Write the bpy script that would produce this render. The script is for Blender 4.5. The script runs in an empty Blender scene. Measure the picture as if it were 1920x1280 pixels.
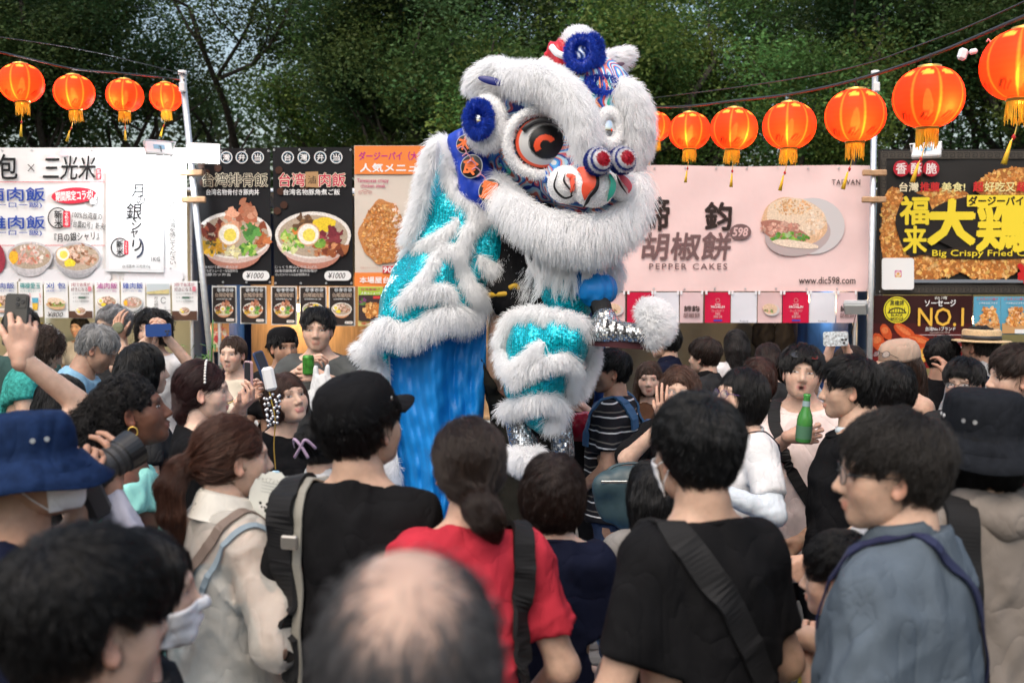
import bpy, math, random
import numpy as np
from mathutils import Vector, Matrix

scene = bpy.context.scene
COL = scene.collection
rnd = random.Random(7)
RG = np.random.default_rng(11)
R = math.radians

# ------------------------------------------------------------------ camera
H, F, HZ, W0, H0 = 1.86, 1867.0, 555.0, 1920, 1280
PITCH = math.atan((H0 / 2 - HZ) / F)
cam_d = bpy.data.cameras.new("camera")
cam_d.lens, cam_d.sensor_width = 35.0, 36.0
cam_d.clip_start, cam_d.clip_end = 0.05, 400
cam_d.dof.use_dof = True
cam_d.dof.focus_distance = 4.7
cam_d.dof.aperture_fstop = 3.5
cam = bpy.data.objects.new("camera", cam_d)
COL.objects.link(cam)
cam.location = (0, 0, H)
cam.rotation_euler = (math.pi / 2 - PITCH, 0, 0)
scene.camera = cam

# ------------------------------------------------------------------ dusk sky, soft sun, exposure
SUN_EL, SUN_AZ = R(58), R(204)          # azimuth measured from +Y, clockwise seen from above
world = bpy.data.worlds.new("World")
scene.world = world
world.use_nodes = True
wn = world.node_tree
sky = wn.nodes.new("ShaderNodeTexSky")
sky.sky_type = 'NISHITA'
sky.sun_disc = False
sky.sun_elevation = SUN_EL
sky.sun_rotation = SUN_AZ
sky.air_density, sky.dust_density, sky.ozone_density = 1.6, 6.0, 1.2
bg = wn.nodes["Background"]
bg.inputs[1].default_value = 0.15
wn.links.new(sky.outputs[0], bg.inputs[0])

sun_d = bpy.data.lights.new("sun", 'SUN')
sun_d.energy, sun_d.angle, sun_d.color = 0.5, R(80), (1.0, 0.985, 0.975)
sun = bpy.data.objects.new("sun", sun_d)
COL.objects.link(sun)
sd = Vector((math.sin(SUN_AZ) * math.cos(SUN_EL), math.cos(SUN_AZ) * math.cos(SUN_EL), math.sin(SUN_EL)))
sun.rotation_euler = (-sd).to_track_quat('-Z', 'Y').to_euler()

vs = scene.view_settings
vs.view_transform, vs.look, vs.exposure, vs.gamma = "Standard", "None", 0.72, 1.0
vs.use_curve_mapping = False
cy = scene.cycles if hasattr(scene, "cycles") else None
scene.render.engine = 'CYCLES'
cy = scene.cycles
cy.use_denoising = True
cy.max_bounces, cy.diffuse_bounces, cy.glossy_bounces = 7, 4, 2
cy.transmission_bounces, cy.transparent_max_bounces = 4, 6
cy.caustics_reflective = cy.caustics_refractive = False
cy.sample_clamp_indirect = 6
scene.cycles_curves.shape = 'RIBBONS'
scene.cycles_curves.subdivisions = 2

# ------------------------------------------------------------------ small helpers
def at(px, py, d):
    """world point on the plane Y = d that the photograph shows at pixel (px, py)"""
    x, y = (px - W0 / 2) / F, (H0 / 2 - py) / F
    c, s = math.cos(PITCH), math.sin(PITCH)
    v = Vector((x, c + y * s, -s + y * c))
    return Vector((0, 0, H)) + v * (d / v.y)

def ray(px, py):
    p = at(px, py, 1.0)
    v = np.array(p) - np.array((0, 0, H))
    return np.array((0, 0, H)), v / np.linalg.norm(v)

def npa(*a): return np.array(a, float)
def unit(v):
    v = np.asarray(v, float); n = np.linalg.norm(v)
    return v / n if n > 1e-9 else v

def mesh_np(name, V, F, smooth=True, cols=None, mats=None):
    V = np.asarray(V, np.float32)
    me = bpy.data.meshes.new(name)
    if isinstance(F, np.ndarray):
        k = F.shape[1]; flat = F.ravel().astype(np.int32); starts = np.arange(0, len(flat), k, dtype=np.int32)
    else:
        ln = np.array([len(f) for f in F], np.int32)
        flat = np.array([i for f in F for i in f], np.int32)
        starts = np.concatenate([[0], np.cumsum(ln)[:-1]]).astype(np.int32)
    me.vertices.add(len(V)); me.vertices.foreach_set("co", V.ravel())
    me.loops.add(len(flat)); me.loops.foreach_set("vertex_index", flat)
    me.polygons.add(len(starts)); me.polygons.foreach_set("loop_start", starts)
    me.polygons.foreach_set("use_smooth", np.full(len(starts), bool(smooth)))
    if mats is not None: me.polygons.foreach_set("material_index", np.asarray(mats, np.int32))
    me.update(calc_edges=True)
    if cols is not None:
        ca = me.color_attributes.new("Col", 'FLOAT_COLOR', 'POINT')
        c4 = np.ones((len(V), 4), np.float32); c4[:, :3] = cols
        ca.data.foreach_set("color", c4.ravel())
    me.validate(clean_customdata=False)
    return me

def link(o, parent=None):
    COL.objects.link(o)
    if parent is not None: o.parent = parent
    return o

def obj(name, me, mat=None, parent=None, **kw):
    o = bpy.data.objects.new(name, me)
    if mat is not None:
        for m in (mat if isinstance(mat, (list, tuple)) else [mat]):
            if me.materials.find(m.name) < 0 or isinstance(mat, (list, tuple)): me.materials.append(m)
    link(o, parent)
    return tag(o, **kw) if kw else o

def tag(o, label=None, cat=None, group=None, kind=None):
    if label: o["label"] = label
    if cat: o["category"] = cat
    if group: o["group"] = group
    if kind: o["kind"] = kind
    return o

def empty(name, loc=(0, 0, 0), rot=(0, 0, 0), **kw):
    o = bpy.data.objects.new(name, None)
    o.empty_display_size = .1
    o.location = loc; o.rotation_euler = rot
    link(o)
    return tag(o, **kw) if kw else o

class MB:
    """collects shapes for ONE mesh; each shape may carry a colour and a material index"""
    def __init__(s): s.V, s.F, s.C, s.M = [], [], [], []
    def add(s, V, F, col=None, mi=0):
        o = len(s.V); V = [tuple(map(float, v)) for v in V]
        s.V += V; s.F += [tuple(int(i) + o for i in f) for f in F]
        s.C += [col or (1, 1, 1)] * len(V) if not (col is not None and len(np.shape(col)) == 2) else [tuple(c) for c in col]
        s.M += [mi] * len(F); return s
    def box(s, c, size, rot=None, col=None, mi=0, bev=0.0):
        hx, hy, hz = [k / 2 for k in size]
        if bev > 0:
            b = min(bev, hx * .9, hy * .9, hz * .9); V = []
            for sz in (-1, 1):
                for sy in (-1, 1):
                    for sx in (-1, 1):
                        V += [(sx * (hx - b), sy * (hy - b), sz * hz), (sx * (hx - b), sy * hy, sz * (hz - b)), (sx * hx, sy * (hy - b), sz * (hz - b))]
            I = lambda x, y, z, a: ((z * 2 + y) * 2 + x) * 3 + a
            Fs = []
            for z in (0, 1): Fs.append([I(0, 0, z, 0), I(1, 0, z, 0), I(1, 1, z, 0), I(0, 1, z, 0)][:: 1 if z else -1])
            for y in (0, 1): Fs.append([I(0, y, 0, 1), I(1, y, 0, 1), I(1, y, 1, 1), I(0, y, 1, 1)][:: -1 if y else 1])
            for x in (0, 1): Fs.append([I(x, 0, 0, 2), I(x, 1, 0, 2), I(x, 1, 1, 2), I(x, 0, 1, 2)][:: 1 if x else -1])
            for z in (0, 1):
                for y in (0, 1): Fs.append([I(0, y, z, 0), I(1, y, z, 0), I(1, y, z, 1), I(0, y, z, 1)][:: 1 if (z + y) % 2 else -1])
                for x in (0, 1): Fs.append([I(x, 0, z, 0), I(x, 0, z, 2), I(x, 1, z, 2), I(x, 1, z, 0)][:: 1 if (z + x) % 2 else -1])
            for y in (0, 1):
                for x in (0, 1): Fs.append([I(x, y, 0, 1), I(x, y, 1, 1), I(x, y, 1, 2), I(x, y, 0, 2)][:: 1 if (y + x) % 2 else -1])
            for z in (0, 1):
                for y in (0, 1):
                    for x in (0, 1): Fs.append([I(x, y, z, 0), I(x, y, z, 1), I(x, y, z, 2)][:: 1 if (x + y + z) % 2 else -1])
        else:
            V = [(x * hx, y * hy, z * hz) for z in (-1, 1) for y in (-1, 1) for x in (-1, 1)]
            Fs = [(0, 2, 3, 1), (4, 5, 7, 6), (0, 1, 5, 4), (2, 6, 7, 3), (0, 4, 6, 2), (1, 3, 7, 5)]
        m = np.array(rot) if rot is not None else np.eye(3)
        V = np.array(V) @ m.T + np.array(c, float)
        return s.add(V, Fs, col, mi)
    def tube(s, pts, rad, n=8, col=None, mi=0, cap=True, flat=1.0):
        V, Fs = tube_vf(pts, rad, n, cap, flat); return s.add(V, Fs, col, mi)
    def lathe(s, prof, n=20, c=(0, 0, 0), rot=None, col=None, mi=0, sx=1.0, sy=1.0, closed=False):
        V, Fs = [], []
        k = len(prof)
        for r, z in prof:
            for i in range(n):
                a = 2 * math.pi * i / n; V.append((r * math.cos(a) * sx, r * math.sin(a) * sy, z))
        for j in range(k - 1):
            for i in range(n): Fs.append((j * n + i, j * n + (i + 1) % n, (j + 1) * n + (i + 1) % n, (j + 1) * n + i))
        if closed: Fs.append(tuple(range(n))[::-1]); Fs.append(tuple((k - 1) * n + i for i in range(n)))
        m = np.array(rot) if rot is not None else np.eye(3)
        return s.add(np.array(V) @ m.T + np.array(c, float), Fs, col, mi)
    def build(s, name, mat, parent=None, smooth=False, vcol=False, **kw):
        me = mesh_np(name, np.array(s.V), s.F, smooth, np.array(s.C) if vcol else None, s.M if isinstance(mat, (list, tuple)) else None)
        return obj(name, me, mat, parent, **kw)

def frames(pts):
    P = np.asarray(pts, float); n = len(P)
    T = np.gradient(P, axis=0) if n > 1 else np.array([[0, 0, 1.]])
    T /= np.maximum(np.linalg.norm(T, axis=1, keepdims=True), 1e-9)
    up = npa(0, 0, 1) if abs(T[0][2]) < .9 else npa(1, 0, 0)
    A = np.cross(T[0], up); A /= np.linalg.norm(A); As = [A]
    for i in range(1, n):
        A = As[-1] - T[i] * np.dot(As[-1], T[i]); A /= max(np.linalg.norm(A), 1e-9); As.append(A)
    As = np.array(As); return P, T, As, np.cross(T, As)

def tube_vf(pts, rad, n=8, cap=True, flat=1.0):
    P, T, A, B = frames(pts); k = len(P)
    rad = np.full(k, rad, float) if np.isscalar(rad) else np.asarray(rad, float)
    th = np.arange(n) * 2 * math.pi / n
    V = (P[:, None] + rad[:, None, None] * (np.cos(th)[None, :, None] * A[:, None] + flat * np.sin(th)[None, :, None] * B[:, None])).reshape(-1, 3)
    Fs = [(j * n + i, j * n + (i + 1) % n, (j + 1) * n + (i + 1) % n, (j + 1) * n + i) for j in range(k - 1) for i in range(n)]
    if cap: Fs += [tuple(range(n))[::-1], tuple((k - 1) * n + i for i in range(n))]
    return V, Fs

def spline(pts, m=6):
    """Catmull-Rom through pts"""
    P = [np.asarray(p, float) for p in pts]
    if len(P) < 3: return [P[0] + (P[-1] - P[0]) * t for t in np.linspace(0, 1, m + 1)]
    Q = [2 * P[0] - P[1]] + P + [2 * P[-1] - P[-2]]; out = []
    for i in range(1, len(Q) - 2):
        for t in np.arange(m) / m:
            a, b, c, d = Q[i - 1:i + 3]
            out.append(.5 * (2 * b + (c - a) * t + (2 * a - 5 * b + 4 * c - d) * t * t + (3 * b - a - 3 * c + d) * t ** 3))
    out.append(P[-1]); return out

def rotz(a): c, s = math.cos(a), math.sin(a); return np.array([[c, -s, 0], [s, c, 0], [0, 0, 1]])
def rotx(a): c, s = math.cos(a), math.sin(a); return np.array([[1, 0, 0], [0, c, -s], [0, s, c]])
def roty(a): c, s = math.cos(a), math.sin(a); return np.array([[c, 0, s], [0, 1, 0], [-s, 0, c]])
def basis(x, y, z): return np.stack([x, y, z], 1)

# ------------------------------------------------------------------ materials (all node based)
MATS = {}
def mat(name, col=(.5, .5, .5), rough=.7, var=.0, vscale=20., bump=0., bscale=60., metal=0., spec=.4, sheen=0., emit=None, estr=0.,
        vcol=False, sss=0., coat=0., bdist=.002, stretch=None):
    if name in MATS: return MATS[name]
    m = bpy.data.materials.new(name); m.use_nodes = True; MATS[name] = m
    nt = m.node_tree; b = nt.nodes["Principled BSDF"]; L = nt.links.new
    b.inputs["Base Color"].default_value = (*col, 1); b.inputs["Roughness"].default_value = rough
    b.inputs["Metallic"].default_value = metal; b.inputs["Specular IOR Level"].default_value = spec
    if sheen: b.inputs["Sheen Weight"].default_value = sheen
    if coat: b.inputs["Coat Weight"].default_value = coat
    if sss:
        b.inputs["Subsurface Weight"].default_value = sss; b.inputs["Subsurface Radius"].default_value = (1, .35, .2)
        b.inputs["Subsurface Scale"].default_value = .008
    if emit: b.inputs["Emission Color"].default_value = (*emit, 1); b.inputs["Emission Strength"].default_value = estr
    tc = nt.nodes.new("ShaderNodeTexCoord"); src = tc.outputs["Object"]
    if stretch:
        mp = nt.nodes.new("ShaderNodeMapping"); mp.inputs["Scale"].default_value = stretch; L(src, mp.inputs[0]); src = mp.outputs[0]
    csock = None
    if vcol:
        a = nt.nodes.new("ShaderNodeAttribute"); a.attribute_name = "Col"; csock = a.outputs["Color"]
        if tuple(col) != (.5, .5, .5):
            mu = nt.nodes.new("ShaderNodeMix"); mu.data_type = 'RGBA'; mu.blend_type = 'MULTIPLY'; mu.inputs[0].default_value = 1
            L(csock, mu.inputs[6]); mu.inputs[7].default_value = (*col, 1); csock = mu.outputs[2]
    if var:
        n = nt.nodes.new("ShaderNodeTexNoise"); n.inputs["Scale"].default_value = vscale; n.inputs["Detail"].default_value = 4
        L(src, n.inputs["Vector"])
        mr = nt.nodes.new("ShaderNodeMapRange"); mr.inputs[1].default_value, mr.inputs[2].default_value = .3, .7
        mr.inputs[3].default_value, mr.inputs[4].default_value = 1 - var, 1 + var; L(n.outputs[0], mr.inputs[0])
        mu = nt.nodes.new("ShaderNodeMix"); mu.data_type = 'RGBA'; mu.blend_type = 'MULTIPLY'; mu.inputs[0].default_value = 1
        if csock: L(csock, mu.inputs[6])
        else: mu.inputs[6].default_value = (*col, 1)
        cb = nt.nodes.new("ShaderNodeCombineColor")
        for i in range(3): L(mr.outputs[0], cb.inputs[i])
        L(cb.outputs[0], mu.inputs[7]); csock = mu.outputs[2]
    if csock: L(csock, b.inputs["Base Color"])
    if bump:
        n = nt.nodes.new("ShaderNodeTexNoise"); n.inputs["Scale"].default_value = bscale; n.inputs["Detail"].default_value = 5
        L(src, n.inputs["Vector"])
        bp = nt.nodes.new("ShaderNodeBump"); bp.inputs["Strength"].default_value = bump; bp.inputs["Distance"].default_value = bdist
        L(n.outputs[0], bp.inputs["Height"]); L(bp.outputs[0], b.inputs["Normal"])
    return m

def cloth(name, col, rough=.85, **k):
    """woven cloth: soft colour drift, sharp creases, fine weave"""
    k.setdefault("var", .14); k.setdefault("vscale", 9.); k.setdefault("spec", .06); crease = k.pop("crease", 1.0); k.pop("bump", None)
    if "cloth_" + name in MATS: return MATS["cloth_" + name]
    m = mat("cloth_" + name, col, rough, **k); nt = m.node_tree; L = nt.links.new; b = nt.nodes["Principled BSDF"]; tc = nt.nodes.new("ShaderNodeTexCoord")
    mp = nt.nodes.new("ShaderNodeMapping"); mp.inputs["Scale"].default_value = (1, 1, .6); mp.inputs["Rotation"].default_value = (.3, .2, .1); L(tc.outputs["Object"], mp.inputs[0]); prev = None
    for sc, st, di in ((6.5, .55, .022), (15., .4, .008)):
        n = nt.nodes.new("ShaderNodeTexNoise"); n.inputs["Scale"].default_value = sc; n.inputs["Detail"].default_value = 2.; n.inputs["Distortion"].default_value = .9; L(mp.outputs[0], n.inputs["Vector"])
        s1 = nt.nodes.new("ShaderNodeMath"); s1.operation = 'SUBTRACT'; L(n.outputs[0], s1.inputs[0]); s1.inputs[1].default_value = .5; ab = nt.nodes.new("ShaderNodeMath"); ab.operation = 'ABSOLUTE'; L(s1.outputs[0], ab.inputs[0])
        pw = nt.nodes.new("ShaderNodeMath"); pw.operation = 'POWER'; L(ab.outputs[0], pw.inputs[0]); pw.inputs[1].default_value = .6
        bp = nt.nodes.new("ShaderNodeBump"); bp.inputs["Strength"].default_value = st * crease; bp.inputs["Distance"].default_value = di; L(pw.outputs[0], bp.inputs["Height"])
        if prev: L(prev.outputs[0], bp.inputs["Normal"])
        prev = bp
    w = nt.nodes.new("ShaderNodeTexNoise"); w.inputs["Scale"].default_value = 700; L(tc.outputs["Object"], w.inputs["Vector"]); bp = nt.nodes.new("ShaderNodeBump"); bp.inputs["Strength"].default_value = .35; bp.inputs["Distance"].default_value = .001; L(w.outputs[0], bp.inputs["Height"]); L(prev.outputs[0], bp.inputs["Normal"]); L(bp.outputs[0], b.inputs["Normal"])
    return m

def stripes_mat(name, bands, period, rough=.85, axis=2):
    """woven stripes along local z: bands = [(pos 0..1, colour)]"""
    m = bpy.data.materials.new(name); m.use_nodes = True; nt = m.node_tree; b = nt.nodes["Principled BSDF"]
    tc = nt.nodes.new("ShaderNodeTexCoord"); sx = nt.nodes.new("ShaderNodeSeparateXYZ"); nt.links.new(tc.outputs["Object"], sx.inputs[0])
    nz = nt.nodes.new("ShaderNodeTexNoise"); nz.inputs["Scale"].default_value = 5; nt.links.new(tc.outputs["Object"], nz.inputs["Vector"])
    ma = nt.nodes.new("ShaderNodeMath"); ma.operation = 'MULTIPLY_ADD'; nt.links.new(nz.outputs[0], ma.inputs[0]); ma.inputs[1].default_value = .04
    nt.links.new(sx.outputs[axis], ma.inputs[2])
    md = nt.nodes.new("ShaderNodeMath"); md.operation = 'DIVIDE'; nt.links.new(ma.outputs[0], md.inputs[0]); md.inputs[1].default_value = period
    fr = nt.nodes.new("ShaderNodeMath"); fr.operation = 'FRACT'; nt.links.new(md.outputs[0], fr.inputs[0])
    cr = nt.nodes.new("ShaderNodeValToRGB"); cr.color_ramp.interpolation = 'CONSTANT'
    e = cr.color_ramp.elements
    e[0].position, e[0].color = bands[0][0], (*bands[0][1], 1); e[1].position, e[1].color = bands[1][0], (*bands[1][1], 1)
    for p, c in bands[2:]:
        q = e.new(p); q.color = (*c, 1)
    nt.links.new(fr.outputs[0], cr.inputs[0]); nt.links.new(cr.outputs[0], b.inputs["Base Color"])
    b.inputs["Roughness"].default_value = rough; b.inputs["Specular IOR Level"].default_value = .15
    return m

def clear_mat(name, col=(.9, .95, 1), amount=.8, rough=.05):
    m = bpy.data.materials.new(name); m.use_nodes = True; nt = m.node_tree
    b = nt.nodes["Principled BSDF"]; b.inputs["Base Color"].default_value = (*col, 1); b.inputs["Roughness"].default_value = rough
    tr = nt.nodes.new("ShaderNodeBsdfTransparent"); tr.inputs[0].default_value = (*col, 1)
    mx = nt.nodes.new("ShaderNodeMixShader"); mx.inputs[0].default_value = amount
    nt.links.new(b.outputs[0], mx.inputs[1]); nt.links.new(tr.outputs[0], mx.inputs[2])
    nt.links.new(mx.outputs[0], nt.nodes["Material Output"].inputs[0]); return m

# ------------------------------------------------------------------ signed distance shapes and their surface
def cap(a, b, r1, r2=None):
    a, b = np.array(a, np.float32), np.array(b, np.float32); r2 = r1 if r2 is None else r2; ab = b - a; L2 = np.float32(max(float(ab @ ab), 1e-9)); dr_ = np.float32(r2 - r1); r1_ = np.float32(r1)
    def f(P):
        q = P - a; t = np.minimum(np.maximum(q @ ab / L2, 0), 1); q = q - t[:, None] * ab
        return np.sqrt(np.einsum('ij,ij->i', q, q)) - (r1_ + dr_ * t)
    f.bb = (np.minimum(a - r1, b - r2), np.maximum(a + r1, b + r2)); return f

def ell(c, r, M=None):
    c, r = np.array(c, np.float32), np.array(r, np.float32); rm = r.min(); ir, ir2 = 1 / r, 1 / (r * r)
    if M is not None: M = np.asarray(M, np.float32)
    def f(P):
        q = P - c
        if M is not None: q = q @ M
        u = q * ir; w = q * ir2; k0 = np.sqrt(np.einsum('ij,ij->i', u, u)); k1 = np.sqrt(np.einsum('ij,ij->i', w, w))
        return np.where(k1 > 1e-6, k0 * (k0 - 1) / np.maximum(k1, 1e-6), -rm)
    R_ = r.max(); f.bb = (c - R_, c + R_) if M is not None else (c - r, c + r); return f

def smin(a, b, k):
    h = np.maximum(k - np.abs(a - b), 0) / k
    return np.minimum(a, b) - h * h * k * .25
def smax(a, b, k): return -smin(-a, -b, k)

class SDF:
    def __init__(s): s.ops = []; s.lo = npa(9, 9, 9); s.hi = -s.lo
    def u(s, f, k=.02):
        s.ops.append(('u', f, k))
        if hasattr(f, 'bb'): s.lo = np.minimum(s.lo, f.bb[0]); s.hi = np.maximum(s.hi, f.bb[1])
        return s
    def cut(s, f, k=.01): s.ops.append(('c', f, k)); return s      # keep where f < 0
    def sub(s, f, k=.01): s.ops.append(('s', f, k)); return s
    def add(s, f): s.ops.append(('a', f, 0)); return s              # displacement
    def __call__(s, P):
        d = None
        for o, f, k in s.ops:
            v = f(P)
            if d is None: d = v
            elif o == 'u': d = smin(d, v, k)
            elif o == 'c': d = smax(d, v, k)
            elif o == 's': d = smax(d, -v, k)
            else: d = d + v
        return d
    def grad(s, P, e=.002):
        g = np.stack([s(P + npa(e, 0, 0)) - s(P - npa(e, 0, 0)), s(P + npa(0, e, 0)) - s(P - npa(0, e, 0)), s(P + npa(0, 0, e)) - s(P - npa(0, 0, e))], 1)
        return g / np.maximum(np.linalg.norm(g, axis=1, keepdims=True), 1e-9)

def surf(f, vox, lo=None, hi=None, m=4, pad=.02):
    """surface nets on a sparse grid -> V, quads"""
    lo = (f.lo if lo is None else npa(*lo)) - pad; hi = (f.hi if hi is None else npa(*hi)) + pad
    nb = np.maximum(np.ceil((hi - lo) / (vox * m)).astype(int), 1); n = nb * m + 1
    g = [lo[i] + (np.arange(nb[i]) + .5) * vox * m for i in range(3)]
    C = np.stack(np.meshgrid(*g, indexing='ij'), -1).reshape(-1, 3).astype(np.float32)
    fc = f(C); act = (np.abs(fc) < vox * m * 1.5).reshape(nb)
    val = np.ones(n, np.float32); sg = np.where(fc.reshape(nb) < 0, -1., 1.).astype(np.float32)
    val[:-1, :-1, :-1] = sg.repeat(m, 0).repeat(m, 1).repeat(m, 2)
    pm = np.zeros(n, bool); A = act.repeat(m, 0).repeat(m, 1).repeat(m, 2)
    for i in (0, 1):
        for j in (0, 1):
            for k in (0, 1): pm[i:i + A.shape[0], j:j + A.shape[1], k:k + A.shape[2]] |= A
    I = np.argwhere(pm); val[pm] = f((lo + I * vox).astype(np.float32))
    s = val < 0
    c8 = [(i, j, k) for i in (0, 1) for j in (0, 1) for k in (0, 1)]
    sl = lambda o: tuple(slice(o[q], n[q] - 1 + o[q]) for q in range(3))
    cnt = sum(s[sl(o)].astype(np.int8) for o in c8)
    cell = (cnt > 0) & (cnt < 8)
    ci = np.argwhere(cell)
    if len(ci) == 0: return np.zeros((0, 3)), np.zeros((0, 4), int)
    idx = np.full(cell.shape, -1, np.int64); idx[cell] = np.arange(len(ci))
    v8 = np.stack([val[ci[:, 0] + o[0], ci[:, 1] + o[1], ci[:, 2] + o[2]] for o in c8], 1)
    acc = np.zeros((len(ci), 3)); w = np.zeros(len(ci))
    for a in range(8):
        for b in range(a + 1, 8):
            oa, ob = np.array(c8[a]), np.array(c8[b])
            if np.abs(oa - ob).sum() != 1: continue
            va, vb = v8[:, a], v8[:, b]; x = (va < 0) != (vb < 0)
            t = np.where(x, va / np.where(x, va - vb, 1), 0)
            acc += np.where(x[:, None], oa + t[:, None] * (ob - oa), 0); w += x
    V = lo + (ci + acc / w[:, None]) * vox
    Fs = []
    for ax in range(3):
        o = [0, 0, 0]; o[ax] = 1
        s0 = s[tuple(slice(0, n[q] - o[q]) for q in range(3))]; s1 = s[tuple(slice(o[q], n[q]) for q in range(3))]
        e = np.argwhere(s0 != s1); b, c = (ax + 1) % 3, (ax + 2) % 3
        e = e[(e[:, b] > 0) & (e[:, c] > 0) & (e[:, b] < n[b] - 1) & (e[:, c] < n[c] - 1)]
        if len(e) == 0: continue
        neg = s0[e[:, 0], e[:, 1], e[:, 2]]
        def cid(db, dc):
            q = e.copy(); q[:, b] -= db; q[:, c] -= dc; return idx[q[:, 0], q[:, 1], q[:, 2]]
        Q = np.stack([cid(1, 1), cid(0, 1), cid(0, 0), cid(1, 0)], 1)
        Q[~neg] = Q[~neg][:, ::-1]; Fs.append(Q)
    Fq = np.concatenate(Fs); Fq = Fq[(Fq >= 0).all(1)]
    return V, Fq

def waves(seed, amp, lam=(.07, .16), k=5, bias=(1, 1, .5)):
    """soft cloth folds as a displacement"""
    g = np.random.default_rng(seed); D = g.normal(size=(k, 3)) * np.array(bias); D /= np.linalg.norm(D, axis=1, keepdims=True); D = D.astype(np.float32)
    L = g.uniform(*lam, k).astype(np.float32); ph = g.uniform(0, 6.28, k)
    def f(P):
        s = 0
        for i in range(k):
            s = s + np.sin(P @ D[i] * (6.28 / L[i]) + ph[i] + 1.3 * np.sin(P @ D[(i + 1) % k] * (3. / L[i])))
        return s * (amp / math.sqrt(k))
    return f

def folds(seed, amp, lam=(.08, .17), k=4, bias=(1, 1, .8)):
    """sharper ridged creases in cloth"""
    g = np.random.default_rng(seed); D = g.normal(size=(k, 3)) * np.array(bias); D /= np.linalg.norm(D, axis=1, keepdims=True); D = D.astype(np.float32); L = g.uniform(*lam, k); ph = g.uniform(0, 6.28, k)
    def f(P):
        s = 0
        for i in range(k):
            q = np.abs(np.sin(P @ D[i] * (3.14 / L[i]) + ph[i] + .9 * np.sin(P @ D[(i + 1) % k] * (4. / L[i]) + ph[i]))); m = .5 + .5 * np.sin(P @ D[(i + 2) % k] * (2.2 / L[i]) + 2 * ph[i]); s = s + (1 - q) ** 2 * m
        return -s * amp
    return f

# ------------------------------------------------------------------ strands (hair, fur)
def strands(name, P, radius, material, parent=None, taper=.35):
    """P: (n, k, 3) points"""
    n, k = P.shape[:2]
    c = bpy.data.hair_curves.new(name); c.add_curves([k] * n)
    c.attributes["position"].data.foreach_set("vector", P.astype(np.float32).ravel())
    ra = c.attributes.new("radius", 'FLOAT', 'POINT')
    t = np.linspace(1, taper, k)[None, :] * (radius if np.isscalar(radius) else np.asarray(radius)[:, None])
    ra.data.foreach_set("value", np.broadcast_to(t, (n, k)).astype(np.float32).ravel())
    c.materials.append(material)
    o = bpy.data.objects.new(name, c); return link(o, parent)

def hair_mat(name, col, rough=.35, var=.35, spec=.5):
    if name in MATS: return MATS[name]
    m = bpy.data.materials.new(name); m.use_nodes = True; MATS[name] = m; nt = m.node_tree
    b = nt.nodes["Principled BSDF"]; hi = nt.nodes.new("ShaderNodeHairInfo")
    mr = nt.nodes.new("ShaderNodeMapRange"); mr.inputs[3].default_value, mr.inputs[4].default_value = 1 - var, 1 + var
    nt.links.new(hi.outputs["Random"], mr.inputs[0])
    mu = nt.nodes.new("ShaderNodeVectorMath"); mu.operation = 'SCALE'; mu.inputs[0].default_value = col
    nt.links.new(mr.outputs[0], mu.inputs["Scale"]); nt.links.new(mu.outputs[0], b.inputs["Base Color"])
    b.inputs["Roughness"].default_value = rough; b.inputs["Specular IOR Level"].default_value = spec
    return m

def fur_mat(name, col, tl=.45):
    m = bpy.data.materials.new(name); m.use_nodes = True; nt = m.node_tree; b = nt.nodes["Principled BSDF"]; b.inputs["Base Color"].default_value = (*col, 1); b.inputs["Roughness"].default_value = .8; b.inputs["Specular IOR Level"].default_value = .15
    t = nt.nodes.new("ShaderNodeBsdfTranslucent"); t.inputs[0].default_value = (*col, 1); mx = nt.nodes.new("ShaderNodeMixShader"); mx.inputs[0].default_value = tl
    nt.links.new(b.outputs[0], mx.inputs[1]); nt.links.new(t.outputs[0], mx.inputs[2]); nt.links.new(mx.outputs[0], nt.nodes["Material Output"].inputs[0]); return m

def scatter(V, Fq, n, g):
    """n random points on a quad/tri mesh, area weighted -> points, normals"""
    V = np.asarray(V); Fq = np.asarray(Fq)
    T = np.concatenate([Fq[:, [0, 1, 2]], Fq[:, [0, 2, 3]]]) if Fq.shape[1] == 4 else Fq
    a, b, c = V[T[:, 0]], V[T[:, 1]], V[T[:, 2]]; N = np.cross(b - a, c - a); A = np.linalg.norm(N, axis=1)
    i = g.choice(len(T), n, p=A / A.sum()); u, v = g.random(n), g.random(n); s = u + v > 1; u[s], v[s] = 1 - u[s], 1 - v[s]
    return a[i] + u[:, None] * (b[i] - a[i]) + v[:, None] * (c[i] - a[i]), N[i] / np.maximum(A[i], 1e-12)[:, None]
# ------------------------------------------------------------------ ground
def sheet_grid(nx, ny, fn):
    V = [fn(i / nx, j / ny) for j in range(ny + 1) for i in range(nx + 1)]
    Fs = [(j * (nx + 1) + i, j * (nx + 1) + i + 1, (j + 1) * (nx + 1) + i + 1, (j + 1) * (nx + 1) + i) for j in range(ny) for i in range(nx)]
    return V, Fs

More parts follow.
